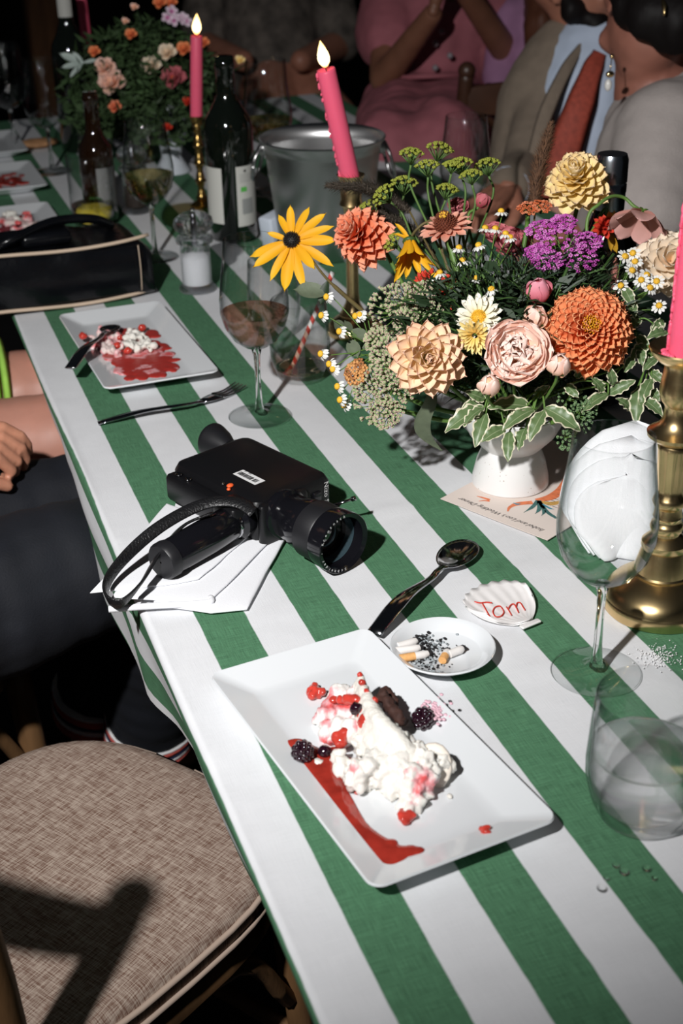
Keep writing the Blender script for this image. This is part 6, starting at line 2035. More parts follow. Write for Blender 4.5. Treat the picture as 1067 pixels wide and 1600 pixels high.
def cross_chair(label, cx, cy, seat_z, rot, wood, cush=True, bz=.40, W=.39, D=.42, cyo=.0):
    t = thing('cross_back_chair', label, 'chair', (cx, cy, -.75), rot)
    sz = seat_z + .75
    fr = []
    for i in range(48):     # seat outline: front bowed, corners rounded
        a = 2 * PI * i / 48; c_, s_ = math.cos(a), math.sin(a); p_ = 3.2
        x = (abs(c_) ** (2 / p_)) * (1 if c_ > 0 else -1) * D / 2; y = (abs(s_) ** (2 / p_)) * (1 if s_ > 0 else -1) * W / 2
        y *= 1 - .10 * (.5 - x / D)
        x += .012 * (1 - (2 * y / W) ** 2) * (c_ > 0)
        fr.append((x, y))

    def sc_(k, z, dz=0): return [V((x * k, y * k, z)) for x, y in fr]
    ct = .045 if cush else 0
    b = MB(); b.rings([sc_(.955, sz - ct - .038), sc_(.985, sz - ct - .032), sc_(.99, sz - ct - .010), sc_(.96, sz - ct - .002)], True, True); b.build('seat_frame', wood, t, sharp=40)
    if cush:
        b = MB(); b.rings([sc_(.93, sz - ct - .001), sc_(.985, sz - ct + .003), sc_(1.0, sz - ct + .012), sc_(1.0, sz - .018), sc_(.985, sz - .010), sc_(.955, sz - .004), sc_(.9, sz - .001), sc_(.75, sz + .001), sc_(.5, sz + .003), sc_(.2, sz + .004)], True, True)
        cu = b.build('cushion', lin, t)
        for k, z in ((1.004, sz - .017), (1.004, sz - ct + .008)):
            b = MB(); l_ = sc_(k, z); b.tube(l_ + [l_[0], l_[1]], .0032, 6); b.build('piping', mat('piping_linen', (.52, .40, .32), .9), cu)
    for sy in (-1, 1):
        b = MB(); b.tube(smooth_path([V((D * .42, sy * W * .40, sz - ct - .02)), V((D * .44, sy * W * .42, sz * .5)), V((D * .47, sy * W * .44, .004))], 3), [.018] * 3 + [.015] * 4, 10); b.build('leg', wood, t)
        b = MB(); b.tube(smooth_path([V((-D * .44, sy * W * .42, sz - ct - .02)), V((-D * .46, sy * W * .43, sz * .5)), V((-D * .55, sy * W * .45, .004))], 3), [.018] * 3 + [.015] * 4, 10); b.build('leg', wood, t)
        # back post rising out of the rear leg, rounded end above the rail
        b = MB(); pp = smooth_path([V((-D * .44, sy * W * .42, sz - ct - .03)), V((-D * .48, sy * W * .46, sz + bz * .35)), V((-D * .56, sy * W * .50, sz + bz * .8)), V((-D * .60, sy * W * .51, sz + bz))], 4)
        b.tube(pp, .0165, 12); b.ell(pp[-1], .019, 12, 8); b.build('back_post', wood, t)
        b = MB(); b.tube(smooth_path([V((D * .40, sy * W * .42, sz * .55)), V((D * .2, sy * W * .43, sz - ct - .05)), V((-D * .2, sy * W * .43, sz - ct - .05)), V((-D * .42, sy * W * .43, sz * .55))], 4), .010, 8); b.build('bent_brace', wood, t)
        b = MB()
        b.tube(smooth_path([V((-D * .46, sy * W * .43, sz + .02)), V((-D * .56, sy * W * .05, sz + bz * .42)), V((-D * .57, -sy * W * .30, sz + bz * .72)), V((-D * .59, -sy * W * .47, sz + bz * .80))], 6), .0125, 8, flat=(1, .6)); b.build('cross_brace', wood, t)
    b = MB(); L = []
    for i in range(17):
        u = (i / 16 - .5) * 2; p = V((-D * .59 - .045 * (1 - u * u), u * W * .51, sz + bz * .86)); hh = .034 * (1 - .25 * u ** 4)
        L.append([p + V((dx, 0, dz)) for dx, dz in ((-.009, -hh), (.009, -hh), (.011, 0), (.009, hh), (-.009, hh), (-.011, 0))])
    b.rings(L, True, True); b.build('top_rail', wood, t, sharp=50)
    b = MB(); b.tube([V((D * .43, -W * .42, sz * .42)), V((D * .43, W * .42, sz * .42))], .010, 8); b.build('stretcher', wood, t)
    return t


cross_chair('wooden cross-back chair with a woven linen cushion pulled out in the foreground', -.123, 1.082, -.27, math.radians(35), chw)
cross_chair('wooden cross-back chair under the person in navy trousers', -.330, 1.585, -.262, math.radians(35), chw)
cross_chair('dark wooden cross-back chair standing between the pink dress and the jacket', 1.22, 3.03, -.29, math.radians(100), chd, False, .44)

# ---------------------------------------------------------------- people
skin_l = mat('skin_light', (.56, .27, .20), .45, sss=.15, vary=.10, vscale=25)
skin_h = mat('skin_warm', (.60, .27, .17), .45, sss=.15, vary=.18, vscale=60)
skin_d = mat('skin_brown', (.20, .085, .050), .5, vary=.12, vscale=25)
skin_m = mat('skin_tan', (.40, .17, .11), .5, vary=.12, vscale=25)
hair_k = mat('black_hair', (.005, .0035, .0035), .6, spec=.2, bump=.9, bscale=60, stretch=(1, 1, .2))
hair_b = mat('brown_hair', (.10, .035, .018), .5, bump=.9, bscale=60, stretch=(1, 1, .2))


def cloth_fold(a1=.006, s1=14, a2=.002, s2=40):
    def f(co, n):
        return n * (a1 * noise.noise(V((co.x * s1, co.y * s1, co.z * s1 * .5))) + a2 * noise.noise(co * s2))
    return f


def head_balls(c, face, r=.090, tilt=None):
    """Skull, jaw, nose, ears, brow, lips, neck root; face = direction looked at."""
    f = V(face).normalized(); up = V((0, 0, 1)) if tilt is None else V(tilt).normalized(); up = (up - f * up.dot(f)).normalized(); s = f.cross(up)
    Rm = Matrix((s, f, up)).transposed(); k = r / .09

    def q(x, y, z): return c + (s * x + f * y + up * z) * k
    B = [(q(0, -.012, .022), (.074 * k, .090 * k, .085 * k), Rm), (q(0, .018, -.02), (.062 * k, .070 * k, .082 * k), Rm), (q(0, .040, -.070), (.040 * k, .038 * k, .034 * k), Rm), (q(0, .062, -.086), (.022 * k, .018 * k, .016 * k), Rm),
         (q(0, .088, -.010), (.010 * k, .014 * k, .024 * k), Rm), (q(0, .100, -.026), (.014 * k, .012 * k, .010 * k), Rm), (q(0, .078, .024), (.046 * k, .014 * k, .012 * k), Rm), (q(0, .082, -.052), (.024 * k, .010 * k, .007 * k), Rm), (q(0, .081, -.062), (.020 * k, .010 * k, .007 * k), Rm)]
    for e in (-1, 1):
        B.append((q(e * .040, .066, -.022), (.022 * k, .016 * k, .022 * k), Rm))
        for j in range(9):
            a = -1.9 + j * .62
            B.append((q(e * .078, -.006 - .016 * math.cos(a), -.006 + .026 * math.sin(a)), .0055 * k))
        B.append((q(e * .076, -.002, -.006), (.006 * k, .014 * k, .024 * k), Rm))
    return B, q, Rm


def add_face(t, q, k, iris=(.05, .03, .02)):
    ew = mat('eye_white', (.25, .22, .20), .3); ei = mat('iris_dark', iris, .2)
    for e in (-1, 1):
        b = MB(); b.ell(q(e * .032, .074, .002), (.0095 * k,) * 3, 12, 8); o = b.build('eye', ew, t, world=True)
        b = MB(); b.ell(q(e * .032, .083, .002), (.005 * k,) * 3, 10, 6); b.build('iris', ei, o, world=True)


def hand_balls(wrist, d, nrm, thumb, k=1.0, curl=.5, spread=.10, curls=None):
    """Palm with four unequal bent fingers and a side thumb. d = finger direction, nrm = back of the hand, thumb = side of the thumb."""
    d = V(d).normalized(); n = V(nrm); n = (n - d * n.dot(d)).normalized(); s = d.cross(n)
    if s.dot(V(thumb)) < 0: s = -s
    B = []; w = V(wrist)
    for i, x in enumerate((.028, .010, -.010, -.027)):
        B += chain([(w + s * x * .55 * k, .0135 * k), (w + (d * .080 + s * x) * k, .0115 * k)])
    for i, (x, L) in enumerate(((.029, .068), (.010, .076), (-.010, .071), (-.028, .056))):
        p = w + (d * .084 + s * x) * k; a = 0; r = .0094 * k; dd = (d + s * (x * spread * 20 * .1)).normalized()
        pts = [(p, r)]
        cu = curls[i] if curls else curl
        for j, (f_, c_) in enumerate(((.42, .8), (.32, 1.1), (.26, .8))):
            a += cu * c_
            p = p + (dd * math.cos(a) - n * math.sin(a)) * L * f_ * k; r *= .93
            pts.append((p, r))
        B += chain(pts)
    p = w + (d * .022 + s * .022) * k; q1 = p + (d * .030 + s * .026 - n * .010) * k; q2 = q1 + (d * .030 + s * .006 - n * .012) * k; q3 = q2 + (d * .022 - s * .006 - n * .010) * k
    B += chain([(p, .0150 * k), (q1, .0118 * k), (q2, .0105 * k), (q3, .0088 * k)])
    return B


def person(label, balls, skin, voxel=.010, hands=()):
    p0 = balls[0][0]
    t = thing('person', label, 'person', tuple(p0))
    me = remesh(balls, voxel, 3)
    for h in hands: me = join_mesh(me, remesh(h, .0031, 2))
    obj_mesh('body', me, skin, t)
    return t


def cloth(t, name, balls, m_, voxel=.008, f=None):
    return obj_mesh(name, remesh(balls, voxel, 3, f or cloth_fold()), m_, t)


# woman in the pink dress, seated beyond the table, hands raised
D0 = 3.30
pel, che, nek = dp(672, 185, D0 + .05), dp(695, 20, D0), dp(700, -55, D0 - .02)
hd = dp(703, -125, D0 - .04)
shL, shR = dp(612, -15, D0), dp(782, -15, D0)
elL, wrL = dp(600, 122, D0 - .10), dp(676, 22, D0 - .30)
elR, wrR = dp(800, 95, D0 - .05), dp(715, -30, D0 - .32)
knL, knR = dp(612, 232, D0 - .40), dp(690, 222, D0 - .40)
anL, anR = V((knL.x, knL.y - .05, -.68)), V((knR.x + .02, knR.y - .05, -.68))
HB, hq, _ = head_balls(hd, -FW + V((-.2, 0, 0)), .095)
B = chain([(pel, .115), (pel.lerp(che, .5), .105), (che, .112), (che.lerp(nek, .6), .075), (nek, .050), (hd + V((0, 0, -.05)), .050)]) + HB
B += chain([(shL, .050), (elL, .036), (wrL, .024)]) + chain([(shR, .050), (elR, .036), (wrR, .024)]) + chain([(shL, .05), (che, .09), (shR, .05)])
B += chain([(pel + V((-.06, 0, 0)), .085), (knL, .058), (anL, .035), (anL + V((0, -.12, -.02)), .025)]) + chain([(pel + V((.06, 0, 0)), .085), (knR, .058), (anR, .035), (anR + V((0, -.12, -.02)), .025)])
pw = person('person in a dusty pink puff-sleeved dress seated beyond the table, hands raised', B, skin_d, hands=(hand_balls(wrL, UP * 1 + RT * .25, -RT, -FW, curl=.25), hand_balls(wrR, UP * 1 - RT * .2, RT, -FW, curl=.25)))
add_face(pw, hq, .095 / .09)
pinkd = mat('dusty_pink_dress', (.32, .098, .120), .85, vary=.2, vscale=14)
DR = chain([(pel, .140), (pel.lerp(che, .42), .116), (che + V((0, 0, -.03)), .132)]) + chain([(shL.lerp(che, .25) + V((0, 0, -.02)), .065), (che + V((0, 0, -.03)), .118), (shR.lerp(che, .25) + V((0, 0, -.02)), .065)])
DR += chain([(shL, .070), (shL.lerp(elL, .55), .074)]) + chain([(shR, .070), (shR.lerp(elR, .6), .078)])
DR += chain([(pel + V((-.06, 0, 0)), .125), (knL, .080), (anL.lerp(knL, .35), .100)]) + chain([(pel + V((.06, 0, 0)), .125), (knR, .080), (anR.lerp(knR, .35), .105)]) + chain([(knL, .07), (knR, .07)])
cloth(pw, 'dress', DR, pinkd, .011, cloth_fold(.014, 12, .004, 35))
b = MB(); b.tube(smooth_path([dp(622, 122, D0 - .125), dp(655, 120, D0 - .17), dp(700, 118, D0 - .165), dp(735, 115, D0 - .11)], 5), .006, 8); b.build('waist_seam', pinkd, pw, world=True)
for px, py in ((680, 68), (703, 87), (680, 106), (690, 50)):
    b = MB(); c_ = dp(px, py, D0 - .135); b.ell(c_, .0075, 10, 6); b.build('button', mat('grey_button', (.25, .22, .24), .4), pw, world=True)
hb_ = [(hq(x * .07, -.03 - .02 * abs(x), .045 + .03 * z), .055) for x in (-1, -.5, 0, .5, 1) for z in (-1, 0, 1)]
cloth(pw, 'hair', hb_ + [(hq(0, -.04, .06), .075)], hair_k, .008)

# man in the beige jacket with a rust tie
D1 = 2.62
nk_, pv = dp(938, 55, D1), dp(885, 330, D1 + .05)
ch_ = nk_.lerp(pv, .38)
hd = dp(905, -30, D1 - .03)
sA_, sB_ = dp(856, 128, D1 + .02), dp(1010, 115, D1 + .08)
eA, wA = dp(818, 268, D1 - .08), V((.905, 2.20, .045))
eB, wB = dp(1030, 250, D1), dp(985, 330, D1 - .15)
HB, hq, Rm = head_balls(hd, -FW * .6 + RT * .9 - UP * .25, .098)
B = chain([(pv, .11), (ch_, .11), (ch_.lerp(nk_, .6), .085), (nk_, .056), (hd + V((0, 0, -.05)), .056)]) + HB
B += chain([(sA_, .040), (eA, .034), (wA, .026)]) + chain([(sB_, .050), (eB, .042), (wB, .028)]) + chain([(sA_, .055), (ch_.lerp(nk_, .4), .08), (sB_, .055)])
hip = V((pv.x, pv.y, -.18))
B += chain([(pv, .12), (hip, .12)]) + chain([(hip + V((0, -.08, 0)), .08), (hip + V((-.36, -.12, .02)), .06), (hip + V((-.38, -.12, -.42)), .04)]) + chain([(hip + V((0, .10, 0)), .08), (hip + V((-.36, .10, .02)), .06), (hip + V((-.38, .10, -.42)), .04)])
mn = person('man in a beige-brown jacket, pale blue shirt and rust red tie leaning to the table', B, skin_m, hands=(hand_balls(wA, V((-.7, -.5, -.12)), V((0, 0, 1)), V((.3, -1, 0)), curl=.35),))
add_face(mn, hq, 1.05)
jk = mat('beige_jacket', (.21, .165, .125), .9, vary=.12, vscale=40, bump=.3, bscale=300)
shirt = mat('pale_blue_shirt', (.50, .58, .72), .8, vary=.06, vscale=20); tie = mat('rust_tie', (.36, .06, .035), .7, vary=.25, vscale=120)
tocam = (CAM - ch_).normalized(); acr = RT
cloth(mn, 'shirt', chain([(pv, .120), (ch_, .124), (ch_.lerp(nk_, .55), .100), (nk_ + V((0, 0, -.02)), .066)]), shirt, .008, cloth_fold(.004, 14))
J = []
for (a, ra), (b_, rb) in zip([(pv, .13), (ch_, .130), (ch_.lerp(nk_, .55), .108)], [(ch_, .130), (ch_.lerp(nk_, .55), .108), (nk_.lerp(ch_, .22), .095)]):
    for i in range(7):
        p = a.lerp(b_, i / 7); r = lerp(ra, rb, i / 7)
        J.append((p - RT * (.082 * r / .13) - tocam * .012, (r * .70)))
        J.append((p + RT * (.115 * r / .15) - tocam * .045, (r * .74)))
        J.append((p - tocam * .065, r * .80))
J += chain([(sA_, .052), (eA, .047), (eA.lerp(wA, .82), .042)]) + chain([(sB_, .068), (eB, .058), (eB.lerp(wB, .8), .044)]) + chain([(sA_, .066), (nk_.lerp(ch_, .35) - tocam * .05, .07), (sB_, .066)])
cloth(mn, 'jacket', J, jk, .008, cloth_fold(.006, 10, .002, 30))
b = MB(); b.tube([eA.lerp(wA, .80), wA.lerp(eA, .03)], [.040, .038], 20); b.build('shirt_cuff', shirt, mn, world=True)


def ribbon_px(path, ws, d, th=.006, name='x', m_=None, t=None):
    pts = smooth_path([dp(px, py, dd) for px, py, dd in path], 5); n = len(pts); L = []
    for i, p in enumerate(pts):
        wv = interp([(k / (len(ws) - 1), q) for k, q in enumerate(ws)], i / (n - 1))
        tg_ = (pts[min(i + 1, n - 1)] - pts[max(0, i - 1)]).normalized(); s = tg_.cross(-tocam).normalized()
        L.append([p - s * wv, p - s * wv * .6 + tocam * th, p + s * wv * .6 + tocam * th, p + s * wv, p - tocam * th])
    b = MB(); b.rings(L, True, True); return b.build(name, m_, t, world=True)


fr_ = depth(ch_) - .134
ribbon_px([(938, 82, fr_ + .022), (925, 110, fr_ + .006), (906, 165, fr_ - .004), (888, 215, fr_), (873, 270, fr_), (866, 310, fr_)], [.014, .020, .027, .031, .034, .034], 0, .007, 'tie', tie, mn)
ribbon_px([(915, 62, fr_ + .045), (884, 110, fr_ + .012), (856, 170, fr_ - .002), (838, 225, fr_ - .004), (828, 285, fr_)], [.006, .012, .014, .012, .008], 0, .004, 'lapel', jk, mn)
ribbon_px([(978, 140, fr_ + .05), (972, 190, fr_ + .03), (962, 240, fr_ + .02), (955, 300, fr_ + .02)], [.008, .014, .014, .008], 0, .004, 'lapel', jk, mn)
HBk = [(hq(x, y, z), r) for x, y, z, r in ((0, .07, -.085, .030), (.035, .05, -.065, .030), (-.035, .05, -.065, .030), (.06, .02, -.04, .026), (-.06, .02, -.04, .026), (.07, -.005, -.005, .018), (-.07, -.005, -.005, .018), (0, .086, -.045, .010))]
cloth(mn, 'beard', HBk, hair_k, .008, cloth_fold(.003, 60))
cloth(mn, 'hair', [(hq(x, -.02, .06 - .3 * x * x), .06) for x in (-.05, 0, .05)] + [(hq(0, -.06, .03), .07), (hq(0, .03, .085), .045)], hair_k, .008)

# woman in the grey sweater, seen from behind
D2 = 2.18
hd = dp(1022, 12, D2); nk_ = dp(1012, 122, D2 + .05); bk = dp(1085, 300, D2 + .12); pv = V((bk.x + .02, bk.y + .06, -.17))
HB, hq, Rm = head_balls(hd, -RT * .30 + FW * .95 - UP * .34, .094, UP + RT * .15)
sA_, sB_ = dp(1040, 212, D2 - .05), dp(1115, 150, D2 + .22)
eA, wA = dp(1010, 330, D2 - .10), V((.93, 1.93, .05))
B = chain([(pv, .12), (bk, .12), (bk.lerp(nk_, .6), .09), (nk_, .055), (hd + (nk_ - hd) * .4, .058)]) + HB + chain([(sA_, .05), (eA, .04), (wA, .028)]) + chain([(sA_, .05), (bk.lerp(nk_, .45), .08), (sB_, .05)])
B += chain([(pv, .12), (pv + V((-.32, -.09, .02)), .07), (pv + V((-.34, -.09, -.42)), .045)]) + chain([(pv, .12), (pv + V((-.32, .10, .02)), .07), (pv + V((-.34, .10, -.42)), .045)])
wm = person('woman with pinned-up black hair and a grey-beige sweater seated at the right', B, mat('skin_rosy', (.33, .135, .095), .5, vary=.12, vscale=25), .0075, (hand_balls(wA, V((-1, .1, -.15)), V((0, 0, 1)), V((0, -1, 0)), curl=.4),))  # skin colour set darker to stand for the shade on her neck
add_face(wm, hq, 1.05)
swt = mat('grey_beige_sweater', (.42, .375, .355), .95, vary=.05, vscale=60, bump=.7, bscale=350, spec=.1)
cloth(wm, 'sweater', chain([(pv + V((0, 0, .05)), .15), (bk, .165), (bk.lerp(nk_, .48), .120)]) + chain([(sA_, .082), (eA, .074), (eA.lerp(wA, .9), .045)]) + chain([(sA_, .080), (bk.lerp(nk_, .42), .095), (sB_, .085)]) + [(bk.lerp(sA_, .5), .14), (dp(1060, 250, D2), .13), (dp(1030, 300, D2 - .02), .09)], swt, .008, cloth_fold(.005, 9, .0015, 30))
H = [(hq(x, y, z), r) for x, y, z, r in ((.05, -.035, -.01, .045), (-.05, -.035, -.01, .045), (0, -.06, -.03, .058), (0, -.062, -.075, .050), (.035, -.052, -.065, .042), (-.035, -.052, -.065, .042), (.055, -.03, -.04, .034), (-.055, -.03, -.04, .034), (0, -.04, .055, .080), (.03, -.02, .06, .066), (-.03, -.02, .06, .066), (0, -.07, .00, .066), (.035, -.06, -.015, .050), (-.035, -.06, -.015, .050), (0, .03, .085, .045), (0, -.115, .045, .058), (0, -.125, .07, .045), (0, -.085, -.045, .038), (.045, -.03, .03, .046), (-.045, -.03, .03, .046), (.03, -.07, -.05, .028), (-.03, -.07, -.05, .028))]
cloth(wm, 'hair', H, hair_k, .008, cloth_fold(.004, 40, .002, 90))
gold = mat('gold_jewel', (.85, .60, .28), .2, metal=1); pearl = mat('pearl', (.80, .78, .74), .2, coat=.6)
b = MB(); ez_ = dp(956, 88, D2 - .10)
b.ell(ez_, .0035, 8, 6); b.ell(dp(953, 116, D2 - .10), (.0075, .005, .005), 10, 6); b.tube([ez_, dp(953, 112, D2 - .10)], .0008, 5)
er = b.build('earring', gold, wm, world=True)
b = MB(); b.ell(dp(950, 133, D2 - .10), (.0055, .0055, .009), 12, 8); b.build('pearl_drop', pearl, er, world=True)
b = MB(); b.tube(smooth_path([dp(1035, 0, D2 - .135), dp(1038, 12, D2 - .14), dp(1038, 24, D2 - .14)], 3), [.002, .003, .004, .004, .003, .003, .002], 8); b.build('hair_clip', gold, wm, world=True)

# long-haired guest in lilac in the dark behind the jacket
D3 = 3.25
hd = dp(880, -70, D3); ck_ = dp(860, 60, D3); pv = dp(855, 240, D3)
HB, hq, Rm = head_balls(hd, -FW - RT * .3, .095)
B = chain([(pv, .12), (ck_, .11), (dp(872, -10, D3), .05), (hd, .05)]) + HB + chain([(dp(800, 40, D3), .05), (dp(785, 150, D3), .04), (dp(820, 235, D3 - .2), .03)]) + chain([(dp(930, 40, D3), .05), (dp(950, 150, D3), .04), (dp(930, 235, D3 - .1), .03)]) + chain([(dp(800, 40, D3), .05), (ck_, .08), (dp(930, 40, D3), .05)])
B += chain([(pv, .12), (V((pv.x - .1, pv.y - .35, -.2)), .07), (V((pv.x - .1, pv.y - .38, -.65)), .04)]) + chain([(pv, .12), (V((pv.x + .1, pv.y - .35, -.2)), .07), (V((pv.x + .1, pv.y - .38, -.65)), .04)])
lg = person('guest with long brown hair and a lilac top in the dark behind the jacket', B, skin_m, .009)
add_face(lg, hq, 1.05)
lil = mat('lilac_top', (.34, .17, .30), .85, vary=.15, vscale=14)
cloth(lg, 'top', chain([(pv, .135), (ck_, .128), (dp(868, 10, D3), .07)]) + chain([(dp(805, 40, D3), .068), (dp(788, 140, D3), .058)]) + chain([(dp(925, 40, D3), .068), (dp(946, 140, D3), .058)]) + chain([(dp(805, 40, D3), .068), (ck_, .09), (dp(925, 40, D3), .068)]), lil, .01)
cloth(lg, 'hair', chain([(hd + UP * .04, .09), (dp(858, -20, D3 - .07), .06), (dp(848, 40, D3 - .13), .045), (dp(842, 95, D3 - .14), .035)]) + chain([(hd + UP * .04, .09), (dp(905, -20, D3 - .05), .05), (dp(905, 60, D3 - .12), .04)]), hair_b, .008, cloth_fold(.006, 40))

# guest in a pale floral shirt at the far end
D4 = 4.1
ck_ = dp(420, 10, D4); pv = dp(430, 120, D4); hd = dp(415, -150, D4)
HB, hq, Rm = head_balls(hd, -FW, .095)
B = chain([(pv, .12), (ck_, .13), (dp(415, -85, D4), .05), (hd, .05)]) + HB + chain([(dp(330, -35, D4), .055), (dp(315, 70, D4), .045), (dp(380, 95, D4 - .25), .032)]) + chain([(dp(510, -35, D4), .055), (dp(530, 70, D4), .045), (dp(470, 95, D4 - .25), .032)]) + chain([(dp(330, -35, D4), .055), (dp(420, -40, D4), .09), (dp(510, -35, D4), .055)])
B += chain([(pv, .12), (V((pv.x - .12, pv.y - .35, -.2)), .07), (V((pv.x - .12, pv.y - .38, -.65)), .04)]) + chain([(pv, .12), (V((pv.x + .12, pv.y - .35, -.2)), .07), (V((pv.x + .12, pv.y - .38, -.65)), .04)])
fg_ = person('guest in a pale patterned shirt barely lit at the far end of the table', B, skin_m, .01)
add_face(fg_, hq, 1.05)
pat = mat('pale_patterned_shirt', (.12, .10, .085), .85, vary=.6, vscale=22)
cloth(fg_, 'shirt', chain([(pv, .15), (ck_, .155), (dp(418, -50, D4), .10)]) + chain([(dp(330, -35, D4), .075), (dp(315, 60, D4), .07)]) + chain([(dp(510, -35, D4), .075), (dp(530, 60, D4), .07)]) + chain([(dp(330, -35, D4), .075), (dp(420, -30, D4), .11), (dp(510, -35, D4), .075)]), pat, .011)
cloth(fg_, 'hair', [(hq(0, -.03, .05), .085)], hair_b, .01)

# guest in navy trousers on the left, hand in the lap
navy = mat('navy_trousers', (.0035, .005, .010), .8, vary=.2, vscale=20, bump=.4, bscale=400)
hipc = V((-.43, 1.38, -.17)); kn = V((.115, 1.50, -.150)); an = V((.085, 1.73, -.66))
hip2 = V((-.43, 1.62, -.17)); kn2 = V((.06, 1.66, -.16)); an2 = V((.02, 1.80, -.66))
chs = V((-.50, 1.52, .22)); hdn = V((-.50, 1.54, .48))
HB, hq, Rm = head_balls(hdn, V((1, .1, -.1)), .098)
wr = V((-.135, 1.64, -.020)); el = V((-.42, 1.36, -.02))
B = chain([(V((-.45, 1.5, -.13)), .13), (V((-.48, 1.5, .05)), .12), (chs, .13), (V((-.5, 1.52, .34)), .055), (hdn + V((0, 0, -.05)), .055)]) + HB
B += chain([(hipc, .09), (kn, .060), (an, .040), (an + V((.10, .05, -.03)), .030)]) + chain([(hip2, .09), (kn2, .060), (an2, .040), (an2 + V((.10, .05, -.03)), .030)])
B += chain([(V((-.5, 1.33, .26)), .055), (el, .043), (wr, .027)]) + chain([(V((-.5, 1.71, .26)), .055), (V((-.46, 1.76, .0)), .043), (V((-.25, 1.70, -.06)), .03)]) + chain([(V((-.5, 1.33, .26)), .055), (chs, .1), (V((-.5, 1.71, .26)), .055)])
nv = person('person in navy trousers with striped cuffs seated left, hand resting in the lap', B, skin_h, hands=(hand_balls(wr, V((1, -.28, -.30)), V((.15, -.45, .85)), V((0, -.5, -.2)), .88, curls=(.95, .85, .62, .50)),))
add_face(nv, hq, 1.05)
cloth(nv, 'trousers', chain([(V((-.45, 1.5, -.13)), .145), (V((-.47, 1.5, -.02)), .135)]) + chain([(hipc, .105), (hipc.lerp(kn, .5), .098), (kn, .078), (an.lerp(kn, .27), .066)]) + chain([(hip2, .105), (hip2.lerp(kn2, .5), .085), (kn2, .070), (an2.lerp(kn2, .27), .062)]) + chain([(hipc.lerp(kn, .3), .09), (hip2.lerp(kn2, .3), .085)]), navy, .009, cloth_fold(.006, 16, .0015, 40))
blks = mat('black_shirt', (.006, .006, .008), .85)
cloth(nv, 'shirt', chain([(V((-.47, 1.5, -.05)), .15), (chs, .148), (V((-.5, 1.52, .32)), .075)]) + chain([(V((-.5, 1.33, .26)), .07), (el, .055), (el.lerp(wr, .75), .040)]) + chain([(V((-.5, 1.71, .26)), .07), (V((-.46, 1.76, .0)), .056), (V((-.28, 1.71, -.05)), .04)]) + chain([(V((-.5, 1.33, .26)), .07), (chs, .12), (V((-.5, 1.71, .26)), .07)]), blks, .008)
cloth(nv, 'hair', [(hq(0, -.03, .05), .085), (hq(0, -.05, .0), .075)], hair_k, .01)
for (aa, kk) in ((an, kn), (an2, kn2)):
    dd = (kk - aa).normalized(); F = Matrix.Translation(aa) @ frame(dd)
    dd_ = .058
    for j, (z0_, z1_, mm_) in enumerate(((.030, .046, mat('cuff_coral', (.55, .10, .08), .8)), (.046, .056, wht), (.056, .064, mat('cuff_navy', (.02, .03, .08), .8)), (.064, .078, mat('cuff_coral', (.55, .10, .08), .8)), (.078, .084, wht))):
        MB().lathe([(.055, z0_ + dd_), (.0675, z0_ + dd_ + .001), (.0685, z1_ + dd_), (.055, z1_ + dd_)], 30, F).build('cuff_stripe', mm_, nv).data.transform(local_mat(nv).inverted())
    b = MB(); b.ell(aa + V((.06, .02, -.055)), (.13, .048, .036), 20, 10); b.build('shoe', mat('black_shoe', (.01, .01, .011), .25), nv, world=True)

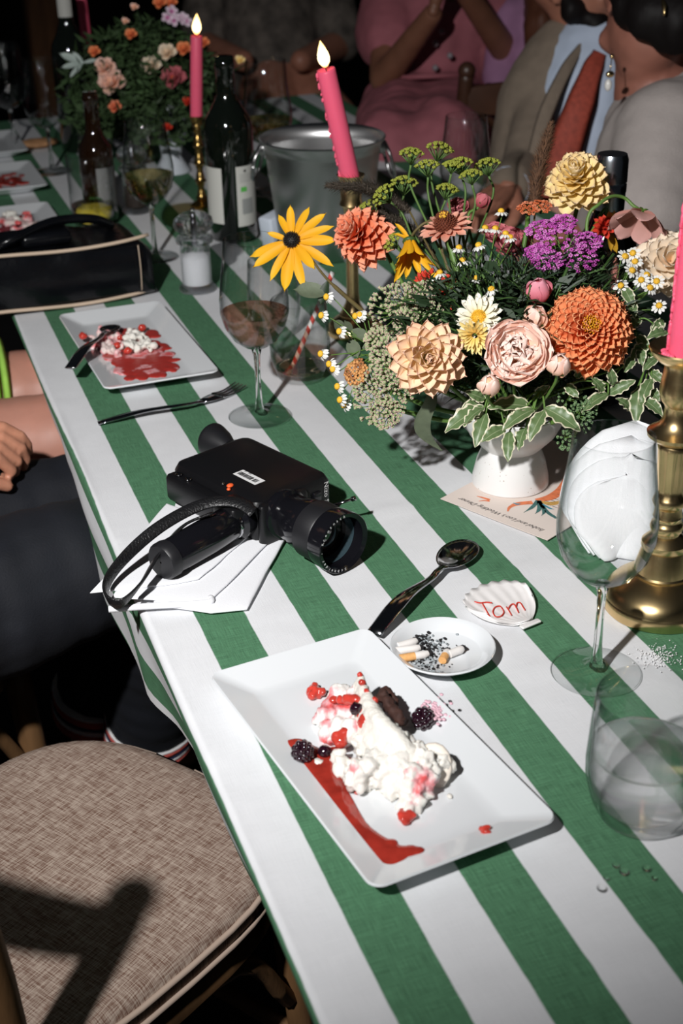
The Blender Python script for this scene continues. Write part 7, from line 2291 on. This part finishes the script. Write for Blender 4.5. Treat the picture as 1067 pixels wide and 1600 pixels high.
# guest with bare legs further left
k1, k2 = V((.11, 1.86, -.155)), V((.13, 2.04, -.150))
chs = V((-.46, 2.02, .20)); hdn = V((-.46, 2.02, .46))
HB, hq, Rm = head_balls(hdn, V((1, .1, -.1)), .092)
B = chain([(V((-.42, 2.0, -.15)), .13), (V((-.44, 2.0, .05)), .11), (chs, .12), (V((-.46, 2.02, .33)), .05), (hdn + V((0, 0, -.05)), .05)]) + HB
B += chain([(V((-.38, 1.90, -.17)), .088), (k1, .070), (V((.12, 1.86, -.62)), .04), (V((.22, 1.86, -.70)), .028)]) + chain([(V((-.38, 2.08, -.17)), .088), (k2, .070), (V((.14, 2.04, -.62)), .04), (V((.24, 2.04, -.70)), .028)])
B += chain([(V((-.46, 1.85, .24)), .048), (V((-.46, 1.80, .0)), .038), (V((-.30, 1.90, -.06)), .028)]) + chain([(V((-.46, 2.19, .24)), .048), (V((-.46, 2.24, .0)), .038), (V((-.30, 2.12, -.06)), .028)]) + chain([(V((-.46, 1.85, .24)), .048), (chs, .09), (V((-.46, 2.19, .24)), .048)])
bl_p = person('person with bare knees and a lime green and black skirt seated behind the handbag', B, skin_l, hands=(hand_balls(V((-.30, 1.90, -.06)), V((1, .3, -.2)), V((0, 0, 1)), V((0, 1, 0)), .9, curl=.3),))
add_face(bl_p, hq, 1.0)
cloth(bl_p, 'top', chain([(V((-.42, 2.0, -.10)), .145), (chs, .138), (V((-.46, 2.02, .28)), .08)]) + chain([(V((-.46, 1.85, .24)), .06), (V((-.46, 1.82, .1)), .052)]) + chain([(V((-.46, 2.19, .24)), .06), (V((-.46, 2.22, .1)), .052)]), blks, .009)
lime = mat('lime_fabric', (.38, .68, .10), .8, vary=.2, vscale=30)
cloth(bl_p, 'skirt', chain([(V((-.38, 1.90, -.16)), .105), (V((-.20, 1.885, -.150)), .092)]) + chain([(V((-.38, 2.08, -.16)), .105), (V((-.10, 2.065, -.145)), .088)]) + chain([(V((-.3, 1.9, -.15)), .09), (V((-.3, 2.08, -.15)), .09)]), blks, .008)
for i in range(3):
    b = MB(); x0 = -.055 + i * .015
    pts = [V((x0 + .02 * math.sin(a) * .2, 2.06 + .086 * math.cos(a), -.147 + .086 * math.sin(a))) for a in [math.radians(q) for q in range(-10, 200, 15)]]
    L = [[p + V((-.0062, 0, 0)), p + (p - V((x0, 2.06, -.147))).normalized() * .006, p + V((.0062, 0, 0)), p - (p - V((x0, 2.06, -.147))).normalized() * .003] for p in pts]
    b.rings(L, True, True); b.build('lime_band', lime, bl_p, world=True)
cloth(bl_p, 'hair', [(hq(0, -.03, .05), .085), (hq(0, -.06, -.02), .07), (hq(0, -.06, -.08), .05)], hair_b, .01)
